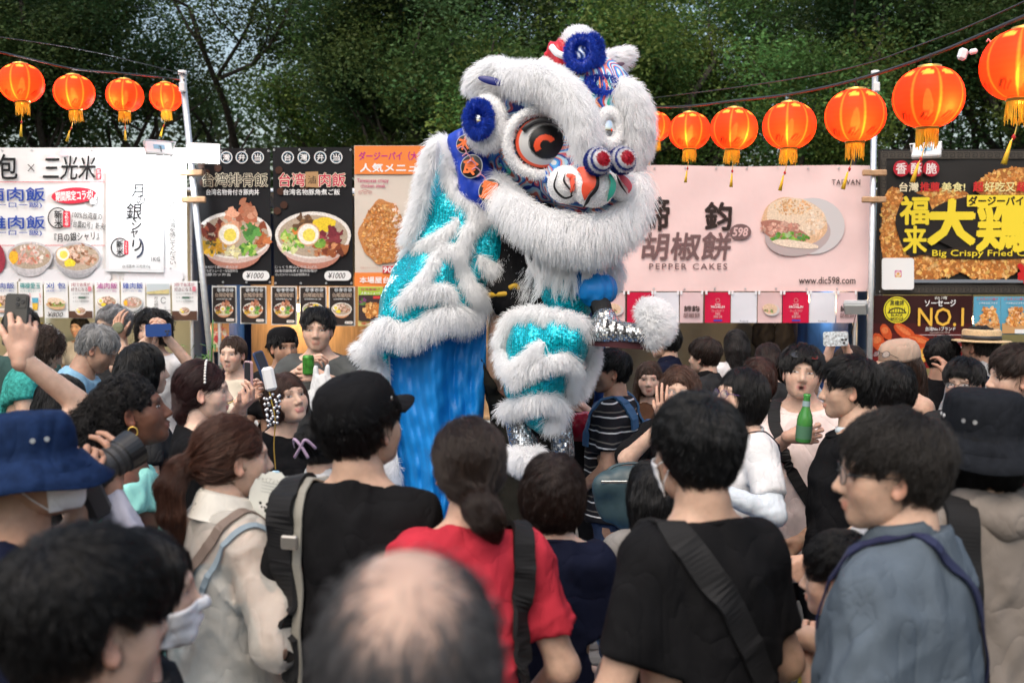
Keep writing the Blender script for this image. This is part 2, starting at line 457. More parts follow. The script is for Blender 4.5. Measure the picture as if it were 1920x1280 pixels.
m_ground = mat("ground_asphalt", (.07, .068, .066), .9, var=.35, vscale=3, bump=.6, bscale=90)
b = MB(); b.add([(-150, -60, 0), (150, -60, 0), (150, 200, 0), (-150, 200, 0)], [(0, 1, 2, 3)])
b.build("ground", m_ground, kind='structure')
m_forest = mat("forest_floor", (.05, .042, .03), .95, var=.4, vscale=2, bump=.8, bscale=20)
V, Fs = sheet_grid(40, 20, lambda u, v: (-60 + 120 * u, 13 + 50 * v, .012 + 1.2 * v * v + .15 * math.sin(9 * u + 4 * v) * v))
b = MB(); b.add(V, Fs); b.build("forest_ground", m_forest, smooth=True, kind='structure')
m_tarp = mat("blue_sheet", (.03, .17, .42), .45, var=.15, vscale=12, bump=.7, bscale=30, bdist=.01)
V, Fs = sheet_grid(26, 20, lambda u, v: (-1.75 + 2.6 * u, 2.0 + 2.4 * v, .008 + .004 * math.sin(23 * u + 9 * v) + .004 * math.sin(31 * v)))
b = MB(); b.add(V, Fs)
b.build("groundsheet", m_tarp, smooth=True, label="blue plastic sheet spread on the ground in front of the lion", cat="groundsheet")

# ------------------------------------------------------------------ stalls
YB = 8.5
m_steel = mat("galvanised_steel", (.62, .63, .64), .38, metal=.75, var=.1, vscale=30)
m_wood = mat("plywood", (.42, .27, .14), .6, var=.22, vscale=6, stretch=(8, 8, .8))
m_woodclip = mat("wood_clamp", (.45, .27, .15), .7, var=.2)
m_tentwhite = mat("tent_white", (.72, .74, .74), .6, var=.05, bump=.4, bscale=6, bdist=.01)
m_tentgreen = mat("tent_grey_green", (.45, .50, .46), .6, var=.08, vscale=3, bump=.6, bscale=4, bdist=.02)
m_tentblue = mat("tent_blue", (.02, .09, .38), .5, var=.15, vscale=8, bump=.5, bscale=10, bdist=.01)
m_tentcyan = mat("tent_pale_blue", (.45, .68, .78), .55, var=.05)
m_olive = mat("tent_olive_grey", (.33, .34, .28), .6, var=.1, vscale=3, bump=.6, bscale=4, bdist=.02)
m_yellowcloth = mat("tent_pale_yellow", (.62, .55, .30), .6, var=.08, vscale=3, bump=.4, bscale=5, bdist=.015)
m_plastic_w = mat("white_plastic", (.75, .75, .75), .4)
m_dark = mat("dark_plastic", (.03, .03, .032), .45)

def tent(x0, x1, label, wall_mat, wall2=None, wood=None):
    t = empty("market_tent", ((x0 + x1) / 2, YB, 0), label=label, cat="tent", group="market tents in a row")
    w = x1 - x0; hw = w / 2
    for sx in (-1, 1):
        for y in (.12, 2.5):
            b = MB(); b.tube([(sx * (hw - .05), y, 0), (sx * (hw - .05), y, 2.75)], .019, 10); b.build("frame_post", m_steel, t, smooth=True)
    for y in (.12, 2.5):
        b = MB(); b.tube([(-hw + .05, y, 2.74), (hw - .05, y, 2.74)], .016, 8); b.build("frame_rail", m_steel, t, smooth=True)
    V, Fs = sheet_grid(24, 12, lambda u, v: (-hw + w * u, .05 + 2.55 * v, 2.76 + .14 * math.sin(math.pi * v) * (1 - .1 * math.cos(9 * u)) - .03 * math.sin(math.pi * u)))
    V2 = [(x, y, z + .004) for x, y, z in V]; b = MB(); b.add(V, Fs); b.add(V2, [f[::-1] for f in Fs]); b.build("roof_sheet", m_tentwhite, t, smooth=True)
    def curtain(name, a, c, m, z0=.03, z1=2.72, amp=.03):
        n = max(8, int(np.hypot(c[0] - a[0], c[1] - a[1]) * 14)); dx, dy = c[0] - a[0], c[1] - a[1]; L = math.hypot(dx, dy); nx_, ny_ = -dy / L, dx / L; ph = rnd.random() * 6
        def fn(u, v):
            o = amp * (math.sin(L * u * 7 + ph) + .5 * math.sin(L * u * 17 + 2 * ph + v)) * (1.05 - v * .8)
            return (a[0] + dx * u + nx_ * o, a[1] + dy * u + ny_ * o, z0 + (z1 - z0) * v)
        V, Fs = sheet_grid(n, 6, fn); b = MB(); b.add(V, Fs); return b.build(name, m, t, smooth=True)
    curtain("back_sheet", (-hw + .06, 2.46), (hw - .06, 2.46), wall_mat)
    curtain("side_sheet", (-hw + .07, .2), (-hw + .07, 2.42), wall2 or wall_mat)
    curtain("side_sheet", (hw - .07, .2), (hw - .07, 2.42), wall2 or wall_mat)
    # counter
    b = MB(); b.box((0, .62, .78), (w - .5, .62, .035), bev=.006); b.build("counter_top", m_wood, t)
    for sx in (-1, 1):
        b = MB(); b.tube([(sx * (hw - .4), .4, 0), (sx * (hw - .4), .4, .76)], .014, 8); b.build("counter_leg", m_steel, t)
    V, Fs = sheet_grid(30, 4, lambda u, v: (-(hw - .27) + (w - .54) * u, .29 + .012 * math.sin(u * 60), .05 + .71 * v)); b = MB(); b.add(V, Fs); b.build("counter_cloth", m_tentwhite, t, smooth=True)
    return t
tent(-5.2, -2.72, "white roofed tent with pale green sheet walls behind the white rice banner", m_tentgreen)
t2 = tent(-2.58, .62, "tent with plywood board behind the two black bowl banners", m_yellowcloth, m_tentblue)
t3 = tent(.78, 3.02, "tent with olive grey sheet walls behind the pink banner", m_olive, m_tentblue)
t4 = tent(3.14, 6.3, "tent with pale yellow sheet walls behind the fried chicken banner", m_yellowcloth, m_tentcyan)
for k in range(2):
    b = MB(); b.box((-1.9 + 1.13 * k, 9.35 + .01 * k, 1.1), (1.1, .022, 1.9), bev=.004)
    b.build("plywood_board", m_wood, label=["plywood board behind the cream topped woman", "plywood board behind the man with a green can"][k], cat="board", group="plywood boards in the stall")

def leaning_pole(p0, p1, r, label):
    e = empty("lantern_pole", p0, label=label, cat="pole"); q = Vector(p1) - Vector(p0)
    b = MB(); b.tube([(0, 0, 0), tuple(q * .5), tuple(q)], r, 12); b.build("shaft", m_steel, e, smooth=True)
    for f in (.72, .78):
        c = q * f; b = MB(); b.box(tuple(c + Vector((.0, -.03, 0))), (.2, .035, .05), bev=.008); b.build("wood_clamp", m_woodclip, e)
    b = MB(); b.tube([tuple(q), tuple(q + Vector((0, 0, .03)))], r * 1.35, 12); b.build("end_cap", m_plastic_w, e, smooth=True)
    b = MB(); b.box(tuple(q * .97 + Vector((.0, -.03, 0))), (.05, .05, .08), bev=.008); b.build("cable_tie_block", m_plastic_w, e)
    return e
pa = at(342, 140, 8.36); pb = at(388, 600, 8.36); q = pb + (pb - pa) * (pb.z / (pa.z - pb.z))
leaning_pole((q.x, 8.36, 0), pa, .027, "leaning steel pole between the white banner and the black banners")
pa = at(1641, 140, 8.36); pb = at(1631, 640, 8.36); q = pb + (pb - pa) * (pb.z / (pa.z - pb.z))
leaning_pole((q.x, 8.36, 0), pa, .025, "upright steel pole between the pink banner and the chicken banner")

# ------------------------------------------------------------------ printed things
PENDING = []
m_print = mat("printed_ink", vcol=True, rough=.55, spec=.2)
m_foodprint = mat("printed_food", vcol=True, rough=.5, spec=.25, var=.2, vscale=70.)
INK = {}
def ink(c):
    k = tuple(round(x, 3) for x in c)
    if k not in INK: INK[k] = mat("ink_%d" % len(INK), k, .6, spec=.15)
    return INK[k]

class Print:
    """a hung sheet with printing; pixel positions of the photograph are turned into places on the sheet"""
    def __init__(s, name, label, cat, px0, py0, px1, py1, d, col, group=None, wr=.007, m=None, sag=0., eyelets=0, rough=.5, tilt=0):
        a, c = at(px0, py0, d), at(px1, py1, d)
        s.d = d; s.o = Vector(((a.x + c.x) / 2, d, c.z)); s.w, s.h = c.x - a.x, a.z - c.z
        s.root = empty(name, s.o, (0, tilt, 0), label=label, cat=cat, group=group)
        s.k = 0; s.P = MB(); s.Pf = MB(); ph = rnd.random() * 9
        nx, ny = max(6, int(s.w / .05)), max(6, int(s.h / .05))
        s.f = lambda x, z: wr * (math.sin(7 * x + 3 * z + ph) + .7 * math.sin(13 * z - 9 * x + ph) + .5 * math.sin(23 * x + 2 * ph)) * .35
        fn = lambda u, v: (s.w * (u - .5), s.f(s.w * (u - .5), s.h * v), s.h * v - sag * (1 - v) * math.sin(math.pi * u) * 0 + sag * math.sin(3 * math.pi * u) * (v if v > .5 else v * .3))
        V, Fs = sheet_grid(nx, ny, fn)
        b = MB(); b.add(V, Fs); b.add([(x, y + .003, z) for x, y, z in V], [f[::-1] for f in Fs])
        b.build("sheet", m or mat("sheet_" + "_".join("%02d" % int(99 * q) for q in col) + "_%d" % int(rough * 10), col, rough, var=.05, vscale=3, bump=.35, bscale=7, bdist=.01, spec=.14), s.root, smooth=True)
        if eyelets:
            me = None
            for i in range(eyelets):
                for v in (.02, .98):
                    x = s.w * (-.48 + .96 * i / max(1, eyelets - 1)); b = MB(); b.lathe([(.004, -.001), (.009, -.002), (.009, .001)], 10, rot=rotx(math.pi / 2))
                    if me is None: e = b.build("eyelet", m_steel, s.root); me = e.data
                    else: e = link(bpy.data.objects.new("eyelet", me), s.root)
                    e.location = (x, -.006, s.h * v)
    def L(s, px, py):
        p = at(px, py, s.d) - s.o; return p.x, p.z
    def lay(s, step=1.):
        s.k += step; return -(.0105 + .00012 * s.k)
    def poly(s, pts, col, food=False, px=True, step=1.):
        y = s.lay(step); P = [s.L(*p) if px else p for p in pts]
        (s.Pf if food else s.P).add([(x, y, z) for x, z in P], [tuple(range(len(P)))[::1]], col); return s
    def rect(s, x0, y0, x1, y1, col, r=0, food=False):
        if r == 0: return s.poly([(x0, y1), (x1, y1), (x1, y0), (x0, y0)], col, food)
        pts = []
        for cx, cy, a0 in ((x1 - r, y0 + r, 0), (x0 + r, y0 + r, 90), (x0 + r, y1 - r, 180), (x1 - r, y1 - r, 270)):
            pts += [(cx + r * math.cos(R(a0 + 15 * i)), cy - r * math.sin(R(a0 + 15 * i))) for i in range(7)]
        return s.poly(pts, col, food)
    def blob(s, cx, cy, rx, ry, col, rough=0., n=28, rot=0., food=False, seed=None, a0=0, a1=360, step=1.):
        g = random.Random(seed if seed is not None else rnd.random()); ph = [g.random() * 6.3 for _ in range(4)]; pts = []
        for i in range(n):
            a = R(a0 + (a1 - a0) * i / (n if a1 - a0 == 360 else n - 1)); k = 1 + rough * (math.sin(3 * a + ph[0]) * .5 + math.sin(5 * a + ph[1]) * .35 + math.sin(9 * a + ph[2]) * .25)
            x, y = rx * k * math.cos(a), ry * k * math.sin(a); c, q = math.cos(rot), math.sin(rot)
            pts.append((cx + x * c - y * q, cy - (x * q + y * c)))
        return s.poly(pts, col, food, step=step)
    def ring(s, cx, cy, rx, ry, w, col, a0=0, a1=360, n=30):
        y = s.lay(); V, Fs = [], []
        for i in range(n + 1):
            a = R(a0 + (a1 - a0) * i / n)
            for k in (0, 1):
                x, z = s.L(cx + (rx - w * k) * math.cos(a), cy - (ry - w * k) * math.sin(a)); V.append((x, y, z))
        Fs = [(2 * i, 2 * i + 2, 2 * i + 3, 2 * i + 1) for i in range(n)]; s.P.add(V, Fs, col); return s
    def line(s, pts, w, col):
        y = s.lay()
        for (a, b_) in zip(pts[:-1], pts[1:]):
            d = np.array(b_, float) - np.array(a, float); nrm = np.array((-d[1], d[0])) / max(np.hypot(*d), 1e-6) * w / 2; e = d / max(np.hypot(*d), 1e-6) * w * .3
            q = [np.array(a) + nrm - e, np.array(b_) + nrm + e, np.array(b_) - nrm + e, np.array(a) - nrm - e]
            s.P.add([(s.L(*p)[0], y, s.L(*p)[1]) for p in q], [(0, 1, 2, 3)], col)
        return s
    def crumbs(s, cx, cy, rx, ry, cols, n, size, rough=.5, seed=1):
        g = random.Random(seed)
        for i in range(n):
            a, q = g.random() * 6.283, math.sqrt(g.random()); k = g.uniform(.6, 1.4)
            c = g.choice(cols); f = g.uniform(.75, 1.25)
            s.blob(cx + rx * q * math.cos(a), cy + ry * q * math.sin(a), size * k, size * k * g.uniform(.5, 1), tuple(min(1, z * f) for z in c), rough, 9, g.random() * 3, True, g.random(), step=.06)
        return s
    def txt(s, body, x0, y0, x1, y1, col, bold=0., vertical=False, outline=None, shear=0., italic=0, space=1.0, rot=0.):
        if not body: return s
        cu = bpy.data.curves.new("lettering", 'FONT'); cu.body = "\n".join(body) if vertical else body
        cu.size = 1; cu.align_x = 'CENTER'; cu.space_line = .98; cu.space_character = space; cu.shear = shear; cu.resolution_u = 2
        o = bpy.data.objects.new("lettering", cu); link(o)
        PENDING.append((o, s.root, s.L(x0, y1), s.L(x1, y0), s.lay() - .0006, rot, col, bold, outline)); s.k += 3
        return s
    def done(s):
        if s.P.V: s.P.build("printed_shapes", m_print, s.root, vcol=True, kind="stuff")
        if s.Pf.V: s.Pf.build("printed_picture", m_foodprint, s.root, vcol=True, kind="stuff")
        return s.root

def fit_text():
    """turn the set type into flat printed letters that fill their boxes"""
    bpy.context.view_layer.update(); dg = bpy.context.evaluated_depsgraph_get()
    for o, root, (x0, z0), (x1, z1), y, rot, col, bold, outline in PENDING:
        me = o.evaluated_get(dg).to_mesh(); n = len(me.vertices); V = np.zeros(n * 3, np.float32); me.vertices.foreach_get("co", V); V = V.reshape(-1, 3)
        Fs = [tuple(p_.vertices) for p_ in me.polygons]; o.evaluated_get(dg).to_mesh_clear()
        if n == 0: continue
        a, c = V.min(0), V.max(0); w, h = max(c[0] - a[0], 1e-3), max(c[1] - a[1], 1e-3); sx, sz = (x1 - x0) / w, (z1 - z0) / h
        em = min(abs(sx), abs(sz)); X = (V[:, 0] - (a[0] + c[0]) / 2) * sx; Z = (V[:, 1] - (a[1] + c[1]) / 2) * sz
        cr, sr = math.cos(rot), math.sin(rot); X, Z = X * cr + Z * sr + (x0 + x1) / 2, -X * sr + Z * cr + (z0 + z1) / 2
        def sheet(r, k, yy):
            VV, FF = [], []
            offs = [(0, 0)] + ([(r * math.cos(6.2832 * i / k + .4), r * math.sin(6.2832 * i / k + .4)) for i in range(k)] if r > 0 else [])
            for q, (dx, dz) in enumerate(offs):
                VV.append(np.stack([X + dx, np.full(n, yy - .00002 * q), Z + dz], 1)); FF += [tuple(i + q * n for i in f) for f in Fs]
            return np.concatenate(VV), FF
        for r, k, yy, cc in (([(bold + outline[1], 10, y, outline[0])] if outline else []) + [(bold, 6 if bold > .012 else 4, y - (.0004 if outline else 0), col)]):
            VV, FF = sheet(r * em, k, yy); obj("lettering", mesh_np("lettering", VV, FF, False), ink(cc), root)
        bpy.data.objects.remove(o)
    PENDING.clear()

BLK, WHT = (.015, .015, .016), (.8, .8, .8)
NAVY, RED, PURP = (.02, .06, .33), (.62, .02, .05), (.35, .03, .22)
CREAM = (.75, .68, .52)
MEAT = [(.32, .09, .03), (.42, .14, .05), (.22, .05, .02), (.5, .22, .1), (.16, .04, .02)]
VEG = [(.10, .28, .03), (.22, .42, .06), (.45, .55, .15), (.05, .16, .03)]
FRY = [(.55, .22, .05), (.65, .30, .08), (.42, .14, .03), (.72, .42, .16), (.5, .18, .04)]

def bowl(p, cx, cy, s, kind=0, rim=(.75, .73, .7), side=(.55, .32, .24)):
    """printed bowl of rice, s = half width in pixels"""
    p.blob(cx, cy + .42 * s, .74 * s, .48 * s, side, 0, 24, food=True)
    p.blob(cx, cy + .16 * s, .96 * s, .58 * s, tuple(.5 * a + .5 * b_ for a, b_ in zip(rim, side)), 0, 30, food=True)
    p.blob(cx, cy, s, .62 * s, rim, 0, 34, food=True); p.blob(cx, cy + .02 * s, .92 * s, .55 * s, (.40, .32, .24), 0, 30, food=True)
    if kind == 0:
        p.crumbs(cx - .55 * s, cy - .1 * s, .5 * s, .28 * s, [(.16, .03, .02), (.28, .06, .03), (.1, .02, .015)], 26, .1 * s, seed=3)
        p.crumbs(cx + .15 * s, cy - .42 * s, .45 * s, .48 * s, [(.45, .18, .1), (.55, .27, .17), (.32, .1, .05)], 34, .12 * s, seed=4)
        p.crumbs(cx + .75 * s, cy + .1 * s, .2 * s, .36 * s, MEAT, 16, .09 * s, seed=5)
        p.crumbs(cx - .5 * s, cy + .3 * s, .34 * s, .18 * s, [(.6, .35, .03), (.5, .25, .02), (.12, .1, .03)], 22, .09 * s, seed=6)
        p.crumbs(cx + .02 * s, cy + .42 * s, .3 * s, .14 * s, [(.72, .68, .45), (.66, .6, .3)], 18, .08 * s, seed=7)
        p.crumbs(cx + .4 * s, cy + .36 * s, .26 * s, .17 * s, VEG, 20, .08 * s, seed=8)
        p.crumbs(cx + .4 * s, cy - .1 * s, .22 * s, .2 * s, [(.04, .15, .03), (.08, .24, .05)], 16, .09 * s, seed=9)
    elif kind == 1:
        p.crumbs(cx - .25 * s, cy - .3 * s, .3 * s, .2 * s, [(.12, .06, .03), (.2, .1, .04)], 22, .09 * s, seed=13)
        p.blob(cx + .3 * s, cy - .28 * s, .3 * s, .2 * s, (.72, .52, .03), .12, food=True)
        p.crumbs(cx - .55 * s, cy + .1 * s, .36 * s, .32 * s, VEG + [(.6, .62, .3), (.62, .2, .04)], 36, .09 * s, seed=14)
        p.crumbs(cx + .5 * s, cy + .02 * s, .3 * s, .18 * s, [(.16, .02, .03), (.25, .04, .05)], 12, .14 * s, seed=15)
        p.crumbs(cx + .35 * s, cy + .36 * s, .52 * s, .2 * s, MEAT, 44, .09 * s, seed=16)
        p.crumbs(cx + .17 * s, cy + .2 * s, .12 * s, .1 * s, VEG[:2], 10, .07 * s, seed=17)
    elif kind == 2:
        p.crumbs(cx, cy - .05 * s, .8 * s, .45 * s, [(.6, .5, .45), (.55, .3, .25), (.7, .6, .55), (.5, .18, .12)], 60, .09 * s, seed=18)
        p.blob(cx - .7 * s, cy + .05 * s, .2 * s, .28 * s, (.75, .4, .03), .1, food=True)
    else:
        p.crumbs(cx + .2 * s, cy - .1 * s, .66 * s, .42 * s, [(.35, .17, .1), (.5, .3, .22), (.6, .42, .34), (.22, .1, .05)], 60, .09 * s, seed=19)
        p.blob(cx - .32 * s, cy + .25 * s, .24 * s, .17 * s, (.75, .6, .04), .15, food=True)
    if kind in (0, 1, 3):
        ex, ey = (cx - .12 * s, cy - .02 * s) if kind < 2 else (cx - .6 * s, cy - .12 * s)
        p.blob(ex, ey, .3 * s, .3 * s, (.62, .36, .2), .03, food=True); p.blob(ex, ey, .27 * s, .27 * s, (.78, .74, .66), .03, food=True)
        p.blob(ex + .02 * s, ey + .02 * s, .17 * s, .17 * s, (.76, .62, .10), .04, food=True)

def circ_chars(p, chars, xs, y, r, col=WHT):
    for ch, x in zip(chars, xs):
        p.ring(x, y, r, r, r * .14, col); p.ring(x, y, r * .82, r * .82, r * .06, (.15, .35, .5)); p.txt(ch, x - r * .55, y - r * .55, x + r * .55, y + r * .55, col, .015)

# --- white rice banner
p = Print("rice_banner", "wide white rice banner with brush lettering and a silver rice bag", "banner", -60, 277, 352, 528, YB, (.74, .73, .73), eyelets=8)
for i in range(9): p.blob(rnd.uniform(-40, 330), 522 - 5 * rnd.random(), 34, 17, (.66, .65, .68), 0); p.ring(rnd.uniform(-40, 330), 524, 32, 20, 2, (.70, .69, .72), 0, 180)
p.blob(120, 287, 9, 7, (.78, .62, .66), .2); p.blob(95, 295, 6, 5, (.78, .66, .70), .2)
p.txt("刈包", -40, 290, 33, 337, BLK, .02); p.line([(54, 309), (65, 321)], 1.6, BLK); p.line([(65, 309), (54, 321)], 1.6, BLK)
p.txt("三光米", 82, 293, 180, 337, BLK, .015, shear=.15); p.rect(182, 316, 191, 337, RED, 2); p.txt("穀堂", 183.5, 318, 189.5, 335, WHT, 0, True)
p.rect(-58, 341, 198, 342.3, (.6, .08, .1)); p.rect(-58, 459.5, 198, 460.8, (.6, .08, .1))
p.txt("鹵肉飯", -22, 352, 85, 377, NAVY, .02); p.txt("(ルーロー飯)", -30, 379, 80, 391, NAVY, .01)
p.txt("雞肉飯", -22, 405, 85, 429, NAVY, .02); p.txt("(ジーロー飯)", -30, 431, 80, 443, NAVY, .01)
p.blob(140, 367, 42, 15, (.60, .03, .06), 0, rot=.06); p.txt("期間限定コラボ!", 106, 358, 175, 376, WHT, .03, rot=-.06)
p.blob(176, 378, 8, 7, (.05, .05, .05), .1); p.blob(176, 378, 7, 6, WHT, .1); p.blob(181, 370, 3.4, 6, (.05, .05, .05), .05); p.blob(181, 370, 2.6, 5.2, WHT, .05)
for k in range(3): p.line([(171, 375 + 3 * k), (178, 376 + 3 * k)], .6, (.2, .2, .2))
p.ring(110, 409, 19, 20, 2.2, BLK, 40, 330); p.txt("新米", 104, 395, 118, 426, BLK, .02, True); p.rect(120, 396, 133, 426, RED, 2); p.txt("令和七年", 123, 398, 130, 424, WHT, .01, True)
p.txt("100%台湾産の", 138, 398, 193, 411, BLK, .01, rot=.08); p.txt("『台農82号』新米!", 135, 416, 199, 429, BLK, .01, rot=.1); p.txt("『月の銀シャリ』", 104, 436, 187, 452, BLK, .02, rot=-.06)
p.blob(-12, 487, 24, 34, (.28, .03, .05), .05, food=True); bowl(p, 58, 480, 43, 2, (.5, .48, .5), (.45, .43, .45)); bowl(p, 147, 482, 44, 3, (.42, .4, .42), (.30, .30, .32))
p.poly([(200, 509), (309, 511), (311, 325), (202, 322)], (.60, .61, .63)); p.poly([(206, 505), (303, 506), (304, 330), (208, 328)], (.66, .67, .69)); p.poly([(225, 500), (240, 500), (262, 400), (255, 335), (240, 335)], (.72, .73, .75))
for ch, x, y, s in zip("月の銀シャリ", (260, 266, 253, 258, 254, 259), (358, 375, 397, 422, 438, 460), (11, 8, 14, 9, 7, 9)): p.txt(ch, x - s, y - s * 1.1, x + s, y + s * 1.1, BLK, .015, shear=.1)
p.txt("台湾産米", 281, 347, 288, 388, (.4, .4, .42), 0, True); p.txt("三光米", 214, 336, 232, 343, (.25, .25, .26), 0); p.ring(227, 464, 17, 18, 2, BLK, 30, 320); p.txt("新米", 221, 451, 233, 479, BLK, .02, True)
p.rect(235, 452, 243, 477, RED, 1.5); p.txt("令和七年", 237, 454, 241, 475, WHT, 0, True); p.ring(256, 464, 16, 20, 3.4, (.05, .06, .1), -80, 60); p.txt("1KG", 286, 482, 302, 490, (.1, .1, .1), .005)
p.txt("台湾産米 三光米1kg", 232, 496, 284, 503, (.1, .1, .1), 0); p.txt("炊きたての香りに、台湾を感じてください。", 320, 332, 330, 505, (.03, .03, .03), .005, True)
p.done()

# --- paper menus under it
def paper(name, label, x0, y0, x1, y1, col=(.72, .72, .72), d=YB - .03, group=None, **k):
    return Print(name, label, "menu card", x0, y0, x1, y1, d, col, group=group, wr=.008, **k)
G1 = "paper menus under the white banner"
def menu(x0, x1, y1, title, tcol, sub, price, kind, label):
    p = paper("paper_menu", label, x0, 527, x1, y1, group=G1); w = x1 - x0
    p.txt(title, x0 + .1 * w, 530, x1 - .1 * w, 541, tcol, .01)
    if sub: p.txt(sub, x0 + .12 * w, 543.5, x1 - .12 * w, 547.5, tcol, 0)
    if kind == 'bowl': bowl(p, (x0 + x1) / 2, 566, w * .4, 3)
    if kind == 'bowl2': bowl(p, (x0 + x1) / 2, 567, w * .4, 2, (.5, .5, .5), (.45, .45, .45))
    if kind == 'bun':
        c = (x0 + x1) / 2; p.blob(c, 573, w * .4, 7, (.55, .35, .2), .05, rot=-.15, food=True); p.blob(c, 569, w * .36, 6, (.25, .33, .1), .2, rot=-.15, food=True); p.blob(c + 1, 564.5, w * .38, 6, (.68, .52, .38), .05, rot=-.15, food=True); p.crumbs(c, 569, w * .3, 3, VEG + MEAT, 20, 1.6)
    if kind == 'drink':
        for cx, c2 in ((x0 + .3 * w, (.62, .36, .03)), (x0 + .7 * w, (.1, .35, .5))):
            p.poly([(cx - 4.5, 581), (cx + 4.5, 581), (cx + 6, 558), (cx - 6, 558)], (.68, .42, .05), True); p.poly([(cx - 5.3, 568), (cx + 5.3, 568), (cx + 6, 558), (cx - 6, 558)], c2, True)
        for cx in (x0 + .5 * w, x0 + .9 * w): p.txt("台湾レモン", cx - 1.5, 549, cx + 1.5, 572, RED, 0, True)
    if kind == 'text':
        p.rect(x0 + 1, 583, x1 - 1, y1 - 1, (.09, .045, .03)); bowl(p, (x0 + x1) / 2, 582, w * .22, 3)
        p.txt("3秒で台湾が", x0 + .12 * w, 530, x1 - .12 * w, 537, (.3, .05, .08), .01); p.txt("好きになる", x0 + .12 * w, 539, x1 - .22 * w, 546, (.15, .03, .05), .01); p.rect(x1 - .2 * w, 537, x1 - .06 * w, 546, (.62, .2, .25), 2)
        for q in range(3): p.txt("とろとろ豚角煮丼", x0 + .2 * w, 549 + 7 * q, x1 - .15 * w, 552.5 + 7 * q, (.08, .08, .08), 0)
        p.rect(x0 + .42 * w, 556, x0 + .7 * w, 559.5, (.05, .12, .08))
    if kind == 'bag':
        p.rect(x0 + 2, 532, x1 - 2, 551, (.45, .5, .52)); p.poly([(x0 + 2, 551), (x1 - 2, 551), (x1 - 2, 542), (x0 + 2, 547)], (.5, .42, .2), True); p.txt("月の銀シャリ", x0 + .35 * w, 556, x0 + .5 * w, 592, (.1, .1, .1), 0, True); p.ring(x0 + .72 * w, 563, 5, 6, 1, BLK, 30, 330); p.txt("台湾産", x0 + .75 * w, 574, x0 + .84 * w, 592, (.3, .3, .3), 0, True)
    if price: p.txt(price, x0 + .16 * w, 585, x1 - .2 * w, 594, (.04, .04, .04), .005, shear=.25)
    p.done()
menu(-22, 33, 594, "鹵肉飯", NAVY, "(ルーロー飯)", None, 'bowl', "menu card with a meat bowl at the left picture edge")
menu(34, 81, 594, "檸檬愛玉", (.02, .25, .25), "(レモン愛玉ゼリー)", "¥750", 'drink', "menu card with two orange and blue drinks")
menu(83, 128, 596, "刈 包", NAVY, "(豚角煮バーガー)", "¥800", 'bun', "menu card with a filled steamed bun")
menu(129, 175, 597, "", NAVY, None, None, 'text', "brown footed paper menu between the bun card and the purple lettered card")
menu(177, 225, 597, "滷肉飯", PURP, "(ルーロー飯)", "¥800", 'bowl', "purple lettered bowl menu behind the grey haired man")
menu(226, 273, 597, "雞肉飯", NAVY, "(ジーロー飯)", "¥800", 'bowl2', "blue lettered chicken bowl menu behind the woman with the blue phone")
menu(274, 320, 600, "", NAVY, None, None, 'bag', "menu card showing a rice field and rice bag")
menu(322, 371, 601, "", NAVY, None, None, 'text', "brown footed paper menu closest to the leaning pole")
p = paper("yellow_notice", "small yellow handwritten notice below the drinks card", 38, 605, 82, 640, (.72, .6, .03), YB + .1); p.txt("注文", 42, 609, 78, 635, (.1, .1, .02), .01); p.done()

# --- black bowl banners
def black_banner(x0, x1, y0, y1, cxs, title, sub, lines, kind, label):
    p = Print("bowl_banner", label, "banner", x0, y0, x1, y1, YB, (.012, .012, .014), group="black bowl banners", eyelets=4, rough=.5)
    for i in range(5): p.blob(x0 + rnd.uniform(8, 60), rnd.uniform(310, 400), 7, 7, (.05, .02, .012), 0)
    circ_chars(p, "台灣弁当", cxs, 295.5, 11.5)
    w = x1 - x0; c = (x0 + x1) / 2
    if kind == 0: p.txt(title, 381, 325, 502, 350, (.05, .045, .04), .015, outline=(CREAM, .035))
    else:
        p.txt("台湾", 524, 325, 572, 350, (.5, .03, .08), .015, outline=(CREAM, .04)); p.txt("肉飯", 599, 325, 648, 350, (.5, .03, .08), .015, outline=(CREAM, .04))
        p.poly([(574, 351), (598, 352), (597, 322), (573, 323)], (.42, .25, .12)); p.txt("滷", 578, 330, 593, 345, BLK, 0)
    p.txt(sub, c - .36 * w, 355, c + .34 * w, 366, WHT, .012)
    bowl(p, c + 1, 441, 71, kind, (.70, .66, .62), (.42, .18, .13))
    for i, l in enumerate(lines): p.txt(l, x0 + 6, 498 + 7 * i, x0 + (.56 - .1 * (i == 2)) * w, 503.5 + 7 * i, (.6, .6, .6), 0)
    p.rect(x1 - 53, 508, x1 - 3, 526, (.72, .72, .72), 8.5); p.txt("¥1000", x1 - 46, 511, x1 - 14, 522, BLK, .008, shear=.25)
    p.done()
black_banner(368, 509, 278, 534, (397, 425, 454, 484), "台湾排骨飯", "台湾名物骨付き豚肉丼", ("下味を付けて揚げた豚カツが", "とってもボリューミーな伝統的な", "台湾豚カツ弁当"), 0, "black banner with rib rice bowl beside the leaning pole")
black_banner(511, 662, 276, 536, (540, 570, 601, 631), "台湾滷肉飯", "台湾名物豚角煮ご飯", ("じっくり煮込んで仕上げた", "台湾式豚角煮と豚肉味噌が", "のったスペシャルな台湾特製弁当"), 1, "black banner with brown patch over one letter beside the orange banner")
p = Print("chicken_steak_banner", "orange and beige banner with a crispy chicken steak", "banner", 664, 273, 845, 538, YB, (.62, .55, .48), eyelets=4)
OR = (.75, .22, .05); p.rect(665, 274, 844, 327, OR); p.rect(665, 511, 844, 537, OR)
p.txt("ダージーパイ（大鶏排）", 673, 285, 816, 301, (.45, .02, .22), .025); p.txt("人気メニュー!!", 676, 307, 818, 323, WHT, .03)
p.txt("Taiwanese crispy\nchicken steak", 670, 335, 729, 352, (.45, .05, .14), .01)
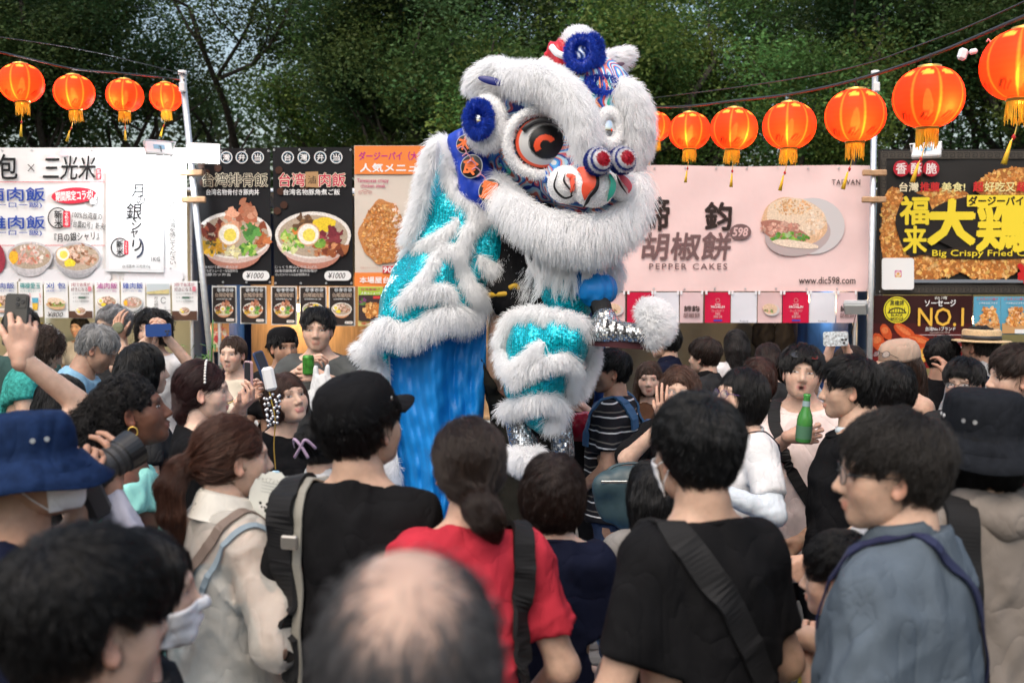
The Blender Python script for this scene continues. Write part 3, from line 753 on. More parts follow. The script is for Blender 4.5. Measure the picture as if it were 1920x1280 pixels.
for k in range(3): p.ring(678 + 7 * k, 361 - 2 * (k == 1), 6, 3.5, .8, (.45, .15, .15), 0, 180); p.ring(676 + 9 * k, 362, 3, 2, .7, (.45, .15, .15))
for k in range(6): p.line([(772 + 3 * k, 345 + 5 * k), (790 + 2 * k, 360 + 3 * k)], .8, (.3, .1, .1))
p.blob(718, 437, 42, 60, (.50, .21, .07), .12, 40, food=True, seed=5); p.crumbs(718, 437, 38, 56, FRY + [(.62, .34, .16)], 760, 2.0, seed=21); p.crumbs(745, 405, 8, 24, [(.72, .6, .5), (.66, .45, .36)], 20, 3, seed=22)
p.rect(718, 499, 745, 512, (.5, .02, .04)); p.txt("900", 719.5, 500.5, 743.5, 511, WHT, .02); p.txt("本場屋台の味で揚げたて", 675, 519, 830, 531, WHT, .02); p.txt("写真はイメージです", 676, 500, 710, 504, (.5, .25, .2), 0)
p.done()
G2 = "small bowl posters under the black banners"
for i, (x0, x1, y1, kind, lab) in enumerate(((397, 444, 606, 0, "small black bowl poster closest to the leaning pole"), (450, 500, 607, 0, "second small black bowl poster from the leaning pole"), (508, 557, 609, 0, "third small black bowl poster from the leaning pole"), (561, 613, 610, 1, "small bowl poster partly hidden by the man with a green can"), (616, 666, 611, 3, "small black poster with a minced pork bowl"))):
    p = paper("bowl_poster", lab, x0, 536 + i * .4, x1, y1, (.70, .69, .66), YB - .02 - .01 * i, group=G2); w = x1 - x0
    p.rect(x0 + 2.6, 538.6, x1 - 2.6, y1 - 2.6, (.03, .022, .02)); circ_chars(p, "台灣弁当", [x0 + w * (.3 + .17 * k) for k in range(4)], 543.5, 3.4)
    p.txt("台湾排骨飯" if kind == 0 else "台湾滷肉飯", x0 + .16 * w, 549, x1 - .12 * w, 557, (.12, .04, .04), .01, outline=(CREAM, .03)); p.txt("台湾名物弁当ご飯", x0 + .2 * w, 559, x1 - .2 * w, 562, WHT, 0)
    bowl(p, (x0 + x1) / 2, 579, w * .38, kind, (.7, .66, .6), (.55, .25, .12)); p.rect(x1 - 19, y1 - 9, x1 - 4, y1 - 4, (.72, .7, .66), 2.4); p.txt("¥1000", x1 - 17, y1 - 8.2, x1 - 6, y1 - 4.8, (.4, .2, .1), 0); p.done()
p = paper("snack_poster", "small green topped snack poster beside the lion tail", 671, 537, 719, 611, (.62, .55, .2), YB - .07); p.rect(672.5, 538.5, 717.5, 553, (.35, .5, .05)); p.txt("台湾唐揚げ", 677, 540, 713, 545, (.4, .03, .1), .01); p.txt("人気メニュー!!", 677, 547, 713, 552, WHT, .01); p.rect(672.5, 553, 717.5, 601, (.05, .03, .03)); p.rect(700, 555, 716, 560, (.6, .05, .05)); p.crumbs(698, 582, 17, 14, FRY, 60, 3.6, seed=31); p.crumbs(680, 565, 6, 6, [(.2, .05, .15), (.1, .2, .05)], 10, 3); p.txt("揚げたて", 678, 603, 712, 609, (.5, .05, .05), .01); p.done()
p = paper("salmon_poster", "small salmon pink poster tucked behind the lion tail", 720, 538, 760, 611, (.66, .34, .24), YB - .06); p.rect(722, 541, 758, 553, (.7, .15, .1)); p.crumbs(740, 580, 14, 14, FRY, 40, 3.5, seed=32); p.done()
p = paper("drinks_poster", "orange fruit drink poster pinned below the small bowl posters", 394, 606, 430, 659, (.66, .35, .16), YB + .12); p.crumbs(412, 632, 14, 20, [(.7, .3, .2), (.7, .5, .3), (.6, .2, .2), (.7, .6, .45)], 60, 3.4, seed=33); p.blob(406, 635, 4, 7, (.5, .06, .06), .05); p.blob(418, 636, 4, 7, (.6, .25, .06), .05); p.txt("台湾茶", 402, 614, 424, 620, RED, 0); p.done()

# --- pink pepper cake banner
BR, LB = (.035, .022, .02), (.17, .10, .10)
p = Print("pepper_cake_banner", "wide pink pepper cake banner with a filled bun", "banner", 1160, 311, 1636, 546, YB, (.78, .57, .56), eyelets=9, wr=.009, sag=.006)
p.txt("諦", 1200, 370, 1254, 432, BR, .03); p.txt("鈞", 1322, 380, 1371, 431, BR, .03); p.txt("胡椒餅", 1203, 436, 1370, 487, LB, .02, shear=.1)
p.txt("PEPPER CAKES", 1217, 494, 1363, 505, LB, .01, space=1.3); p.blob(1388, 435, 20, 15, LB, 0); p.poly([(1372, 449), (1387, 449), (1380, 440)], LB); p.txt("598", 1373, 427, 1402, 443, (.68, .45, .44), .03, shear=.2)
p.txt("TAIWAN", 1559, 337, 1612, 347, BR, .008, space=1.15); p.txt("www.dic598.com", 1497, 519, 1603, 532, BR, .008)
p.blob(1522, 424, 61, 53, (.56, .53, .54), 0); p.poly([(1460, 478), (1500, 470), (1480, 455)], (.56, .53, .54)); p.blob(1495, 440, 62, 40, (.44, .36, .36), 0, rot=.15)
p.blob(1488, 417, 62, 46, (.66, .42, .26), .04, 44, rot=-.15, food=True, seed=3); p.blob(1491, 408, 56, 36, (.72, .56, .42), .05, 40, rot=-.15, food=True, seed=4)
p.crumbs(1485, 389, 36, 14, [(.6, .3, .13), (.68, .4, .2), (.7, .5, .32)], 120, 2.2, seed=41); p.crumbs(1530, 420, 18, 24, [(.7, .48, .32), (.74, .6, .48)], 50, 3, seed=45)
p.blob(1468, 434, 46, 17, (.38, .16, .12), .12, 30, rot=-.3, food=True, seed=8); p.crumbs(1462, 428, 38, 11, [(.52, .26, .2), (.45, .2, .15), (.6, .36, .28)], 60, 4, seed=42); p.crumbs(1478, 445, 38, 8, VEG[:2] + [(.12, .3, .12), (.3, .42, .2)], 50, 3.4, seed=43); p.blob(1490, 458, 44, 7, (.74, .6, .48), .05, rot=-.12, food=True)
p.done()
G3 = "small flags under the pink banner"
FL = ((1130, 1172, 'bun'), (1176, 1225, 'red'), (1226, 1273, 'code'), (1275, 1318, 'logo'), (1322, 1369, 'red'), (1371, 1419, 'code'), (1421, 1466, 'bun'), (1468, 1516, 'red'), (1518, 1566, 'code'), (1569, 1606, 'logo'))
cnt = {}
for i, (x0, x1, k) in enumerate(FL):
    cnt[k] = cnt.get(k, 0) + 1
    lab = {'bun': ["pink bun flag partly behind the silver shoe", "pink bun flag between a red and a white flag"], 'red': ["red flag behind the raised lion shoe", "red flag between a pink logo flag and a white flag", "red flag nearest the upright steel pole"], 'code': ["white flag right of the fur tipped shoe", "white flag between the red flag and the bun flag", "white flag nearest the upright steel pole"], 'logo': ["pink lettered flag in the middle of the row", "pink lettered flag at the end by the steel pole"]}[k][cnt[k] - 1]
    p = Print("bunting_flag", lab, "flag", x0, 548, x1, 605, YB - .04, {'bun': (.66, .46, .46), 'red': (.52, .01, .05), 'code': (.68, .68, .74), 'logo': (.66, .48, .50)}[k], group=G3, wr=.012); w = x1 - x0; c = (x0 + x1) / 2
    if k == 'red': p.ring(c, 563, 4, 4, .7, (.6, .3, .3)); p.txt("LE GUIDE", c - 5, 569, c + 5, 572, WHT, 0); p.txt("MICHELIN", c - .27 * w, 573, c + .27 * w, 577.5, WHT, .015); p.txt("ミシュランガイド\n掲載店\n胡椒餅 台湾", c - .25 * w, 580, c + .25 * w, 596, (.7, .45, .45), 0); p.rect(c - 8, 599, c + 8, 602, (.03, .06, .4))
    if k == 'code': p.txt("Facebook", c - 8, 600, c + 8, 603.5, (.1, .1, .15), 0)
    if k == 'bun': p.blob(c + 3, 581, 15, 11, (.56, .52, .53), 0); p.blob(c, 579, 14, 10, (.68, .48, .34), .05, rot=-.15, food=True); p.crumbs(c - 3, 583, 9, 3, [(.4, .18, .12), (.15, .3, .1)], 22, 1.6, seed=50 + i)
    if k == 'logo': p.txt("諦鈞", c - .33 * w, 573, c + .33 * w, 584, BR, .02); p.txt("胡椒餅", c - .36 * w, 586, c + .36 * w, 596, LB, .01); p.txt("598", c + .2 * w, 578, c + .36 * w, 582, LB, 0)
    for xx in (x0 + 2, x1 - 2): p.rect(xx - 2, 545, xx + 2, 552, (.75, .75, .78), 1)
    p.done()

# --- fried chicken banner
p = Print("fried_chicken_banner", "dark fried chicken banner with big yellow letters", "banner", 1646, 280, 2060, 552, YB, (.028, .026, .025), eyelets=6, rough=.4)
p.rect(1650, 284, 2056, 298, (.07, .06, .05)); p.rect(1650, 535, 2056, 549, (.07, .06, .05)); p.rect(1650, 298, 1661, 535, (.07, .06, .05))
for k in range(28):
    for yy in (287, 538):
        x = 1652 + 14 * k; p.line([(x, yy), (x + 11, yy), (x + 11, yy + 8), (x + 3, yy + 8), (x + 3, yy + 4), (x + 7, yy + 4)], .9, (.02, .02, .02))
for k in range(16): y = 300 + 14 * k; p.line([(1652, y), (1652, y + 11), (1659, y + 11), (1659, y + 3), (1655, y + 3)], .9, (.02, .02, .02))
for cx, cy, rx, ry, n, sd in ((1675, 430, 26, 78, 200, 61), (1730, 500, 70, 24, 150, 62), (1850, 495, 60, 30, 150, 63), (1900, 350, 70, 35, 170, 64), (1960, 440, 70, 90, 150, 65), (1760, 375, 60, 20, 90, 67)):
    p.blob(cx, cy, rx, ry, (.35, .13, .03), .1, food=True); p.crumbs(cx, cy, rx, ry, FRY + [(.75, .45, .12)], int(n * 2.2), 3.3, seed=sd)
p.blob(1712, 420, 34, 60, (.02, .016, .014), .08); p.blob(1830, 420, 100, 52, (.02, .016, .014), .06); p.blob(1850, 475, 115, 12, (.03, .02, .015), .1)
for ch, x in zip("香酥脆", (1687, 1715, 1743)): p.blob(x, 317, 15, 15, (.42, .02, .035), 0); p.txt(ch, x - 10, 307, x + 10, 327, (.78, .68, .66), .02)
YL = (.78, .60, .04)
p.txt("台灣", 1683, 343, 1719, 360, (.75, .66, .45), .02); p.txt("推薦", 1722, 343, 1758, 360, (.55, .03, .03), .02); p.txt("美食!", 1762, 343, 1806, 360, (.75, .66, .3), .02); p.txt("超", 1821, 342, 1840, 360, (.55, .03, .03), .03); p.txt("好吃又", 1842, 342, 1900, 360, (.75, .66, .3), .02); p.txt("超脆", 1902, 342, 1942, 360, (.55, .03, .03), .03)
p.txt("福", 1685, 370, 1738, 421, YL, .03); p.txt("来", 1690, 425, 1734, 474, YL, .03); p.txt("大", 1738, 377, 1823, 457, YL, .05); p.txt("鶏排", 1828, 376, 2020, 470, YL, .035)
p.rect(1808, 366, 2000, 389, (.04, .03, .02)); p.rect(1809, 366.8, 1999, 388, YL); p.txt("ダージーパイ", 1812, 369, 1914, 386, (.02, .015, .01), .04); p.txt("Big Crispy Fried Chicken", 1744, 469, 1978, 484, YL, .012)
p.rect(1653, 524, 2050, 530, (.18, .2, .23)); p.txt("¥", 1904, 497, 1934, 530, (.5, .02, .02), .06)
p.rect(1650, 484, 1710, 543, (.76, .76, .76), 5)
for k, (x, c) in enumerate(((0, (.55, .12, .3)), (1, (.6, .15, .12)), (2, (.65, .35, .05)))): p.rect(1674 + k * .8, 507 + k * 2.4, 1687 - k * .8, 520, c, 2)
p.ring(1680.5, 513.5, 3.6, 3.6, .9, WHT); p.ring(1680.5, 513.5, 5.4, 5.4, .7, WHT); p.done()

# --- sausage banner
p = Print("sausage_banner", "dark red sausage banner with a round yellow emblem", "banner", 1633, 554, 1822, 690, YB - .05, (.035, .012, .012), rough=.35)
for k in range(4): p.rect(1634, 606 + 18 * k, 1821, 690, (.05 + .035 * k, .008, .008))
p.blob(1681, 581, 25, 25, (.66, .58, .03), 0); p.ring(1681, 581, 23, 23, 1.4, (.03, .03, .02)); p.txt("黑橋牌", 1668, 563, 1694, 573, (.03, .03, .02), .02); p.txt("BLACK", 1670, 588, 1692, 593, (.03, .03, .02), .02); p.txt("BRIDGE", 1669, 595, 1693, 600.5, (.03, .03, .02), .02)
p.ring(1681, 588, 17, 12, 2.4, (.03, .03, .02), 15, 165); p.line([(1664, 586), (1698, 586)], 2, (.03, .03, .02))
for k in range(7): p.line([(1667 + 4.7 * k, 577), (1667 + 4.7 * k, 586)], 1.1, (.03, .03, .02))
p.txt("台湾", 1751, 555.5, 1775, 561, (.6, .6, .55), .01); p.txt("ソーセージ", 1733, 562, 1791, 574, WHT, .02); p.txt("NO.1", 1720, 577, 1806, 611, (.72, .42, .06), .01); p.txt("台湾No.1ブランド", 1734, 612.5, 1790, 620, WHT, .01); p.txt("Counseled by MOA", 1742, 622, 1780, 625, (.6, .55, .5), 0)
for y in (627, 640, 650): p.rect(1700, y, 1818, y + 1.4, (.45, .35, .35))
for i, (x, y, rx, ry, r) in enumerate(((1645, 640, 12, 16, .3), (1660, 622, 9, 16, .5), (1695, 622, 24, 11, -.6), (1722, 640, 26, 12, -.25), (1700, 645, 20, 12, .2), (1660, 652, 18, 13, 0), (1735, 660, 30, 14, .1), (1690, 665, 30, 14, .1))): p.blob(x, y, rx, ry, (.5, .07, .015), .04, food=True, rot=r); p.blob(x - 2, y - 3, rx * .7, ry * .4, (.62, .16, .05), .05, food=True, rot=r)
p.crumbs(1745, 668, 40, 12, [(.7, .45, .1), (.6, .3, .05)], 60, 4, seed=71); p.done()
for i, (x0, x1, lab) in enumerate(((1826, 1875, "blue squid snack poster behind the straw hat"), (1877, 1926, "blue squid snack poster at the right picture edge"))):
    p = paper("snack_poster", lab, x0, 556, x1, 627, (.10, .33, .48), YB - .03 + .01 * i, group="blue snack posters"); c = (x0 + x1) / 2
    p.txt("イカ天ぷら揚げ", x0 + 4, 558, x1 - 4, 563, (.5, .05, .06), .01); p.txt("イカのエビフライ", x0 + 8, 566, x1 - 6, 570, (.7, .7, .7), .01); p.rect(x0 + 1, 606, x1 - 1, 625, (.5, .28, .12))
    for k in range(4): p.crumbs(c + 2, 582 + 8 * k, 14 + k * 2, 5, FRY + [(.72, .45, .25)], 34, 3.2, seed=80 + i * 7 + k)
    p.rect(c, 617, x1 - 3, 625, (.7, .7, .7)); p.done()
fit_text()

# ------------------------------------------------------------------ floodlights
def m_emit(name, col, s):
    m = bpy.data.materials.new(name); m.use_nodes = True; nt = m.node_tree; nt.nodes.remove(nt.nodes["Principled BSDF"])
    e = nt.nodes.new("ShaderNodeEmission"); e.inputs[0].default_value = (*col, 1); e.inputs[1].default_value = s; nt.links.new(e.outputs[0], nt.nodes["Material Output"].inputs[0]); return m
m_led = m_emit("led_panel", (.93, .98, 1.0), 110)
def flood(px, py, d, aim, label, lit=None, housing=None, w=.22):
    c = at(px, py, d); e = empty("flood_light", c, label=label, cat="lamp", group="flood lights on the stall fronts")
    z = unit(np.array(aim) - np.array(c)); x = unit(np.cross(z, npa(0, 0, 1))); y = np.cross(z, x); M = basis(x, z, -y)
    b = MB(); b.box((0, 0, 0), (w, .045, w * .62), M, bev=.01); b.build("housing", housing or m_plastic_w, e)
    b = MB(); b.box(tuple(z * .026), (w * .86, .006, w * .5), M); b.build("led_panel", m_led if lit else mat("led_off", (.6, .62, .6), .3), e)
    b = MB(); b.tube([tuple(-x * w * .52), tuple(-x * w * .54 - z * .09), tuple(x * w * .54 - z * .09), tuple(x * w * .52)], .006, 6); b.build("bracket", m_steel, e)
    b = MB(); b.box(tuple(-z * .024 + y * .0), (w * .4, .004, w * .2), M); b.build("maker_plate", mat("label_blue", (.25, .45, .6), .4), e)
    b = MB(); b.tube([tuple(-z * .03), tuple(-z * .09 + npa(0, 0, -.04)), tuple(npa(0, .12, -.25))], .004, 6); b.build("cable", m_dark, e, smooth=True)
    if lit:
        ld = bpy.data.lights.new("flood_beam", 'SPOT'); ld.energy = lit; ld.spot_size = R(150); ld.spot_blend = .6; ld.shadow_soft_size = .06; ld.color = (.92, .97, 1)
        lo = bpy.data.objects.new("flood_beam", ld); link(lo, e); lo.location = tuple(z * .04); lo.rotation_euler = Vector(z).to_track_quat('-Z', 'Y').to_euler()
    return e
a_ = at(230, 420, YB)
flood(297, 279, 8.12, (a_.x, a_.y + .3, a_.z), "white flood light clipped over the top edge of the white banner", 13)
flood(381, 288, 8.22, (0.2, 0, 1.4), "dazzling lit flood light above the rib rice banner", 16, w=.27)
flood(1738, 283, 8.05, at(1760, 420, 8.7), "pale unlit flood light above the fried chicken banner", None)
flood(1605, 577, 8.2, at(1560, 760, 7.4), "small grey flood light under the pink banner by the pole", None, mat("grey_plastic", (.3, .32, .33), .45), .19)
m_bulb = m_emit("warm_bulb", (1, .62, .28), 40)
for px, py, d, en, lab in ((560, 577, 9.1, 12, "warm bare bulb glowing between the small bowl posters"), (1822, 600, 9.0, 14, "warm bare bulb glowing behind the straw hat"), (1515, 560, 9.4, 13, "warm bare bulb inside the pink banner stall"), (180, 520, 9.6, 24, "bare bulb inside the pale green tent")):
    c = at(px, py, d); e = empty("bare_bulb", c, label=lab, cat="bulb", group="bare bulbs in the stalls")
    b = MB(); b.lathe([(.001, -.035), (.02, -.028), (.028, -.005), (.022, .02), (.012, .035)], 14); b.build("glass_bulb", m_bulb, e, smooth=True)
    b = MB(); b.lathe([(.013, .034), (.014, .07), (.006, .08)], 12); b.build("socket", m_dark, e, smooth=True)
    b = MB(); b.tube([(0, 0, .08), (0, 0, 2.74 - c.z)], .004, 6); b.build("cord", m_dark, e)
    ld = bpy.data.lights.new("bulb_light", 'POINT'); ld.energy = en; ld.color = (1, .66, .35); ld.shadow_soft_size = .04; lo = bpy.data.objects.new("bulb_light", ld); link(lo, e); lo.location = (0, -.06, -.05)

# ------------------------------------------------------------------ lanterns on a wire
def lantern_mat():
    m = bpy.data.materials.new("lantern_silk"); m.use_nodes = True; nt = m.node_tree; b_ = nt.nodes["Principled BSDF"]
    a = nt.nodes.new("ShaderNodeAttribute"); a.attribute_name = "Col"; nt.links.new(a.outputs[0], b_.inputs["Base Color"]); b_.inputs["Roughness"].default_value = .5; b_.inputs["Specular IOR Level"].default_value = .2
    tl = nt.nodes.new("ShaderNodeBsdfTranslucent"); nt.links.new(a.outputs[0], tl.inputs[0]); tr = nt.nodes.new("ShaderNodeBsdfTransparent"); nt.links.new(a.outputs[0], tr.inputs[0])
    m1 = nt.nodes.new("ShaderNodeMixShader"); m1.inputs[0].default_value = .55; nt.links.new(b_.outputs[0], m1.inputs[1]); nt.links.new(tl.outputs[0], m1.inputs[2])
    m2 = nt.nodes.new("ShaderNodeMixShader"); m2.inputs[0].default_value = .09; nt.links.new(m1.outputs[0], m2.inputs[1]); nt.links.new(tr.outputs[0], m2.inputs[2]); nt.links.new(m2.outputs[0], nt.nodes["Material Output"].inputs[0]); return m
m_silk = lantern_mat(); m_gold = mat("gold_rim", (.75, .5, .12), .3, metal=.8); m_fringe = mat("yellow_fringe", (.8, .5, .03), .6, emit=(1, .6, .05), estr=0.0)
m_lbulb = m_emit("lantern_bulb", (1, .70, .25), 22); m_redbead = mat("red_bead", (.5, .02, .02), .4)
LR = .142
def lantern_meshes():
    n, k = 96, 26; V, C = [], []
    for j in range(k + 1):
        t = -1 + 2 * j / k; z = LR * .84 * math.sin(t * R(71)) / math.sin(R(71)); r0 = LR * math.cos(t * R(73)) ** .8
        for i in range(n):
            a = 2 * math.pi * i / n; r = r0 * (1 + .006 * (j % 2)) * (1 - .010 * abs(math.sin(a * 4)) ** 8)
            V.append((r * math.cos(a), r * math.sin(a), z)); c = (.85, .052, .017)
            if i % 12 == 0: c = (.85, .20, .035)
            u, w = ((a / (2 * math.pi) * 8) % 1 - .5), t
            if j % 2 == 0: c = tuple(q * .94 for q in c)
            if .55 < w < .78 and (u * 3.2) ** 2 + ((w - .665) * 9) ** 2 < 1 and (math.sin(u * 40) * math.sin(w * 50) > -.3): c = (.95, .5, .1)
            if -.72 < w < -.44 and (u * 3.2) ** 2 + ((w + .58) * 8) ** 2 < 1 and (math.sin(u * 44 + 1) * math.sin(w * 48) > -.3): c = (.12, .02, .01)
            C.append(c)
    Fs = [(j * n + i, j * n + (i + 1) % n, (j + 1) * n + (i + 1) % n, (j + 1) * n + i) for j in range(k) for i in range(n)]
    shade = mesh_np("lantern_shade", V, Fs, True, np.array(C))
    zt = LR * .84
    b = MB(); b.lathe([(LR * .24, zt - .012), (LR * .335, zt - .008), (LR * .335, zt + .010), (LR * .29, zt + .012)], 24); rim = mesh_np("gold_rim", np.array(b.V), b.F)
    b = MB(); b.lathe([(LR * .32, -zt + .006), (LR * .33, -zt - .008), (LR * .28, -zt - .010)], 24); rim2 = mesh_np("gold_rim", np.array(b.V), b.F)
    b = MB(); g = random.Random(3)
    for i in range(64):
        a = i * 2 * math.pi / 64; r = LR * .30; l = g.uniform(.045, .085); q = g.uniform(-.012, .012)
        b.tube([(r * math.cos(a), r * math.sin(a), -zt - .01), (r * .95 * math.cos(a) + q, r * .95 * math.sin(a), -zt - .01 - l)], [.0026, .0016], 4, cap=False)
    fr = mesh_np("fringe", np.array(b.V), b.F)
    b = MB(); b.lathe([(.002, -.05), (.016, -.04), (.022, 0), (.014, .05), (.006, .07)], 12); bulb = mesh_np("bulb", np.array(b.V), b.F, True)
    b = MB(); b.tube([(-.02, 0, zt), (-.012, 0, zt + .03), (.012, 0, zt + .03), (.02, 0, zt)], .0022, 5); b.tube([(0, 0, zt + .03), (0, 0, zt + .06)], .003, 5); hook = mesh_np("hook", np.array(b.V), b.F)
    return shade, rim, rim2, fr, bulb, hook, zt
LM = lantern_meshes()
LANT = [(40, 156, 40, "leftmost red lantern of the left row"), (139, 174, 36.5, "second red lantern from the left edge"), (234, 179, 33.5, "third red lantern from the left edge"), (311, 182, 29.5, "red lantern next to the leaning pole"),
        (1227, 238, 30.5, "red lantern half behind the lion cheek"), (1293, 246, 38.5, "small red lantern beside the one behind the lion"), (1376, 242, 43.5, "red lantern third from the lion"), (1480, 236, 48.5, "red lantern above the pepper cake bun"), (1604, 217, 55, "red lantern beside the upright steel pole"), (1741, 183, 63.5, "large red lantern above the chicken banner"), (1918, 122, 74, "biggest red lantern cut by the right picture edge")]
tops = []
for i, (px, py, r, lab) in enumerate(LANT):
    d = LR * F / r; c = at(px, py, d); e = empty("paper_lantern", c, (R(rnd.uniform(-3, 3)), R(rnd.uniform(-5, 5)), R(rnd.uniform(0, 360))), label=lab, cat="lantern", group="red lanterns on the wires")
    sh, rim, rim2, fr, bulb, hook, zt = LM
    for nm, me, m_ in (("shade", sh, m_silk), ("gold_rim", rim, m_gold), ("gold_rim", rim2, m_gold), ("fringe", fr, m_fringe), ("bulb", bulb, m_lbulb), ("hook", hook, m_dark)):
        if not me.materials: me.materials.append(m_)
        o = link(bpy.data.objects.new(nm, me), e)
        if nm == "bulb": o.location = (.0, 0, -.03); o.rotation_euler = (0, R(12), 0)
    g = random.Random(i); sx = g.uniform(-.07, .0) if i < 9 else -.06
    inv = np.array(e.rotation_euler.to_matrix()).T
    tp = lambda x, z, y=0.: tuple(inv @ npa(x, y, z))
    b = MB(); b.tube([tp(0, -zt - .02), tp(sx * .4, -zt - .13), tp(sx * .6, -zt - .15)], .0022, 5); b.build("tail_cord", m_gold, e)
    b = MB(); b.lathe([(.001, -.012), (.008, 0), (.001, .012)], 8, tp(sx * .45, -zt - .135)); b.build("bead", m_redbead, e, smooth=True)
    b = MB(); b.tube([tp(sx * .6, -zt - .15), tp(sx, -zt - .23)], [.004, .011], 7); b.build("tassel", m_fringe, e, smooth=True)
    ld = bpy.data.lights.new("lantern_glow", 'POINT'); ld.energy = 1.35; ld.color = (1, .48, .13); ld.shadow_soft_size = .02; lo = link(bpy.data.objects.new("lantern_glow", ld), e); lo.location = tp(.03 * math.sin(i * 2.3), -.045, -.082 + .012 * math.cos(i * 1.7))
    tops.append(np.array(c) + npa(0, 0, zt + .05))
def wire(name, pts, r, label):
    b = MB(); b.tube(pts, r, 5); return b.build(name, m_dark, smooth=True, label=label, cat="cable")
pl = np.array(at(345, 150, 8.33)); far_l = tops[0] + (tops[0] - tops[1]) * 1.2
wire("lantern_cable", spline([far_l] + tops[:4] + [pl], 5), .008, "black cable holding the left row of lanterns")
wire("guy_wire", spline([far_l + npa(0, 0, .06), (far_l + pl) / 2 + npa(0, 0, .09), pl + npa(0, 0, .05)], 6), .0035, "thin wire strung just over the left lantern cable")
far_r = tops[-1] + (tops[-1] - tops[-2]) * .8; st = tops[4] + (tops[4] - tops[5]) * 1.5 + npa(0, 0, .02)
wire("lantern_cable", spline([st] + tops[4:] + [far_r], 5), .008, "black cable holding the right row of lanterns")
wire("guy_wire", spline([st + npa(0, 0, .05), tops[7] + npa(0, 0, .08), tops[9] + npa(0, 0, .06), far_r + npa(0, 0, .06)], 6), .0035, "thin wire strung just over the right lantern cable")
c = at(1856, 118, 3.65); e = empty("pink_charm", c, label="pink spoon shaped charm hanging from the right lantern cable", cat="charm")
mp = mat("pink_plastic", (.75, .35, .38), .4)
b = MB(); b.lathe([(.001, -.026), (.014, -.02), (.018, -.004), (.008, .014), (.004, .02)], 14); b.build("bowl", mp, e, smooth=True)
b = MB(); b.tube([(0, 0, .015), (.004, 0, .05), (.002, 0, .075), (-.008, 0, .085), (-.013, 0, .075)], .003, 6); b.build("loop", mp, e, smooth=True)
c = at(1805, 102, 3.8); b = MB(); b.box((0, 0, 0), (.035, .02, .045), roty(.3), bev=.008); b.box((.04, 0, .01), (.03, .02, .02), roty(-.2), bev=.006); o = b.build("cable_clip", mat("clip_white", (.7, .75, .8), .4), label="white plastic clip on the right lantern cable", cat="clip"); o.location = c

# ------------------------------------------------------------------ trees
def leaf_mat(name, k=1.0):
    m = bpy.data.materials.new(name); m.use_nodes = True; nt = m.node_tree; b_ = nt.nodes["Principled BSDF"]
    a = nt.nodes.new("ShaderNodeAttribute"); a.attribute_name = "Col"; nt.links.new(a.outputs[0], b_.inputs["Base Color"]); b_.inputs["Roughness"].default_value = .6; b_.inputs["Specular IOR Level"].default_value = .2
    tl = nt.nodes.new("ShaderNodeBsdfTranslucent"); nt.links.new(a.outputs[0], tl.inputs[0])
    m1 = nt.nodes.new("ShaderNodeMixShader"); m1.inputs[0].default_value = .35; nt.links.new(b_.outputs[0], m1.inputs[1]); nt.links.new(tl.outputs[0], m1.inputs[2]); nt.links.new(m1.outputs[0], nt.nodes["Material Output"].inputs[0]); return m
m_leaf = leaf_mat("tree_leaves"); m_bark = mat("bark", (.05, .042, .035), .9, var=.4, vscale=8, bump=1, bscale=20, bdist=.02, stretch=(3, 3, .6))
def leaves_mesh(C, size, g, tint, squash=.7, vary=.45):
    """C: clump centres (n,4): xyz + radius; many leaf faces round each centre"""
    P, K = [], []
    for x, y, z, r, m_ in C:
        n = int(m_); q = g.normal(size=(n, 3)); q /= np.linalg.norm(q, axis=1, keepdims=True); q *= (g.random((n, 1)) ** .45) * r; q[:, 2] *= squash
        P.append(q + npa(x, y, z)); f = g.uniform(1 - vary, 1 + vary); yel = g.uniform(-.25, .35)
        c = np.array(tint) * f * npa(1 + yel, 1, 1 - yel * .5); K.append(np.clip(c * g.uniform(.88, 1.12, (n, 1)), .004, .3))
    P = np.concatenate(P); K = np.concatenate(K); n = len(P)
    d = g.normal(size=(n, 3)); d[:, 2] = d[:, 2] * .45 - .25; d /= np.linalg.norm(d, axis=1, keepdims=True); e = g.normal(size=(n, 3)); e[:, 2] *= .35; e -= d * (d * e).sum(1, keepdims=True); e /= np.linalg.norm(e, axis=1, keepdims=True)
    s = size * g.uniform(.6, 1.35, (n, 1)); V = np.stack([P - d * s * .5, P + e * s * .28, P + d * s * .5, P - e * s * .28], 1).reshape(-1, 3)
    return mesh_np("crown", V, np.arange(4 * n).reshape(-1, 4), False, K.repeat(4, 0))
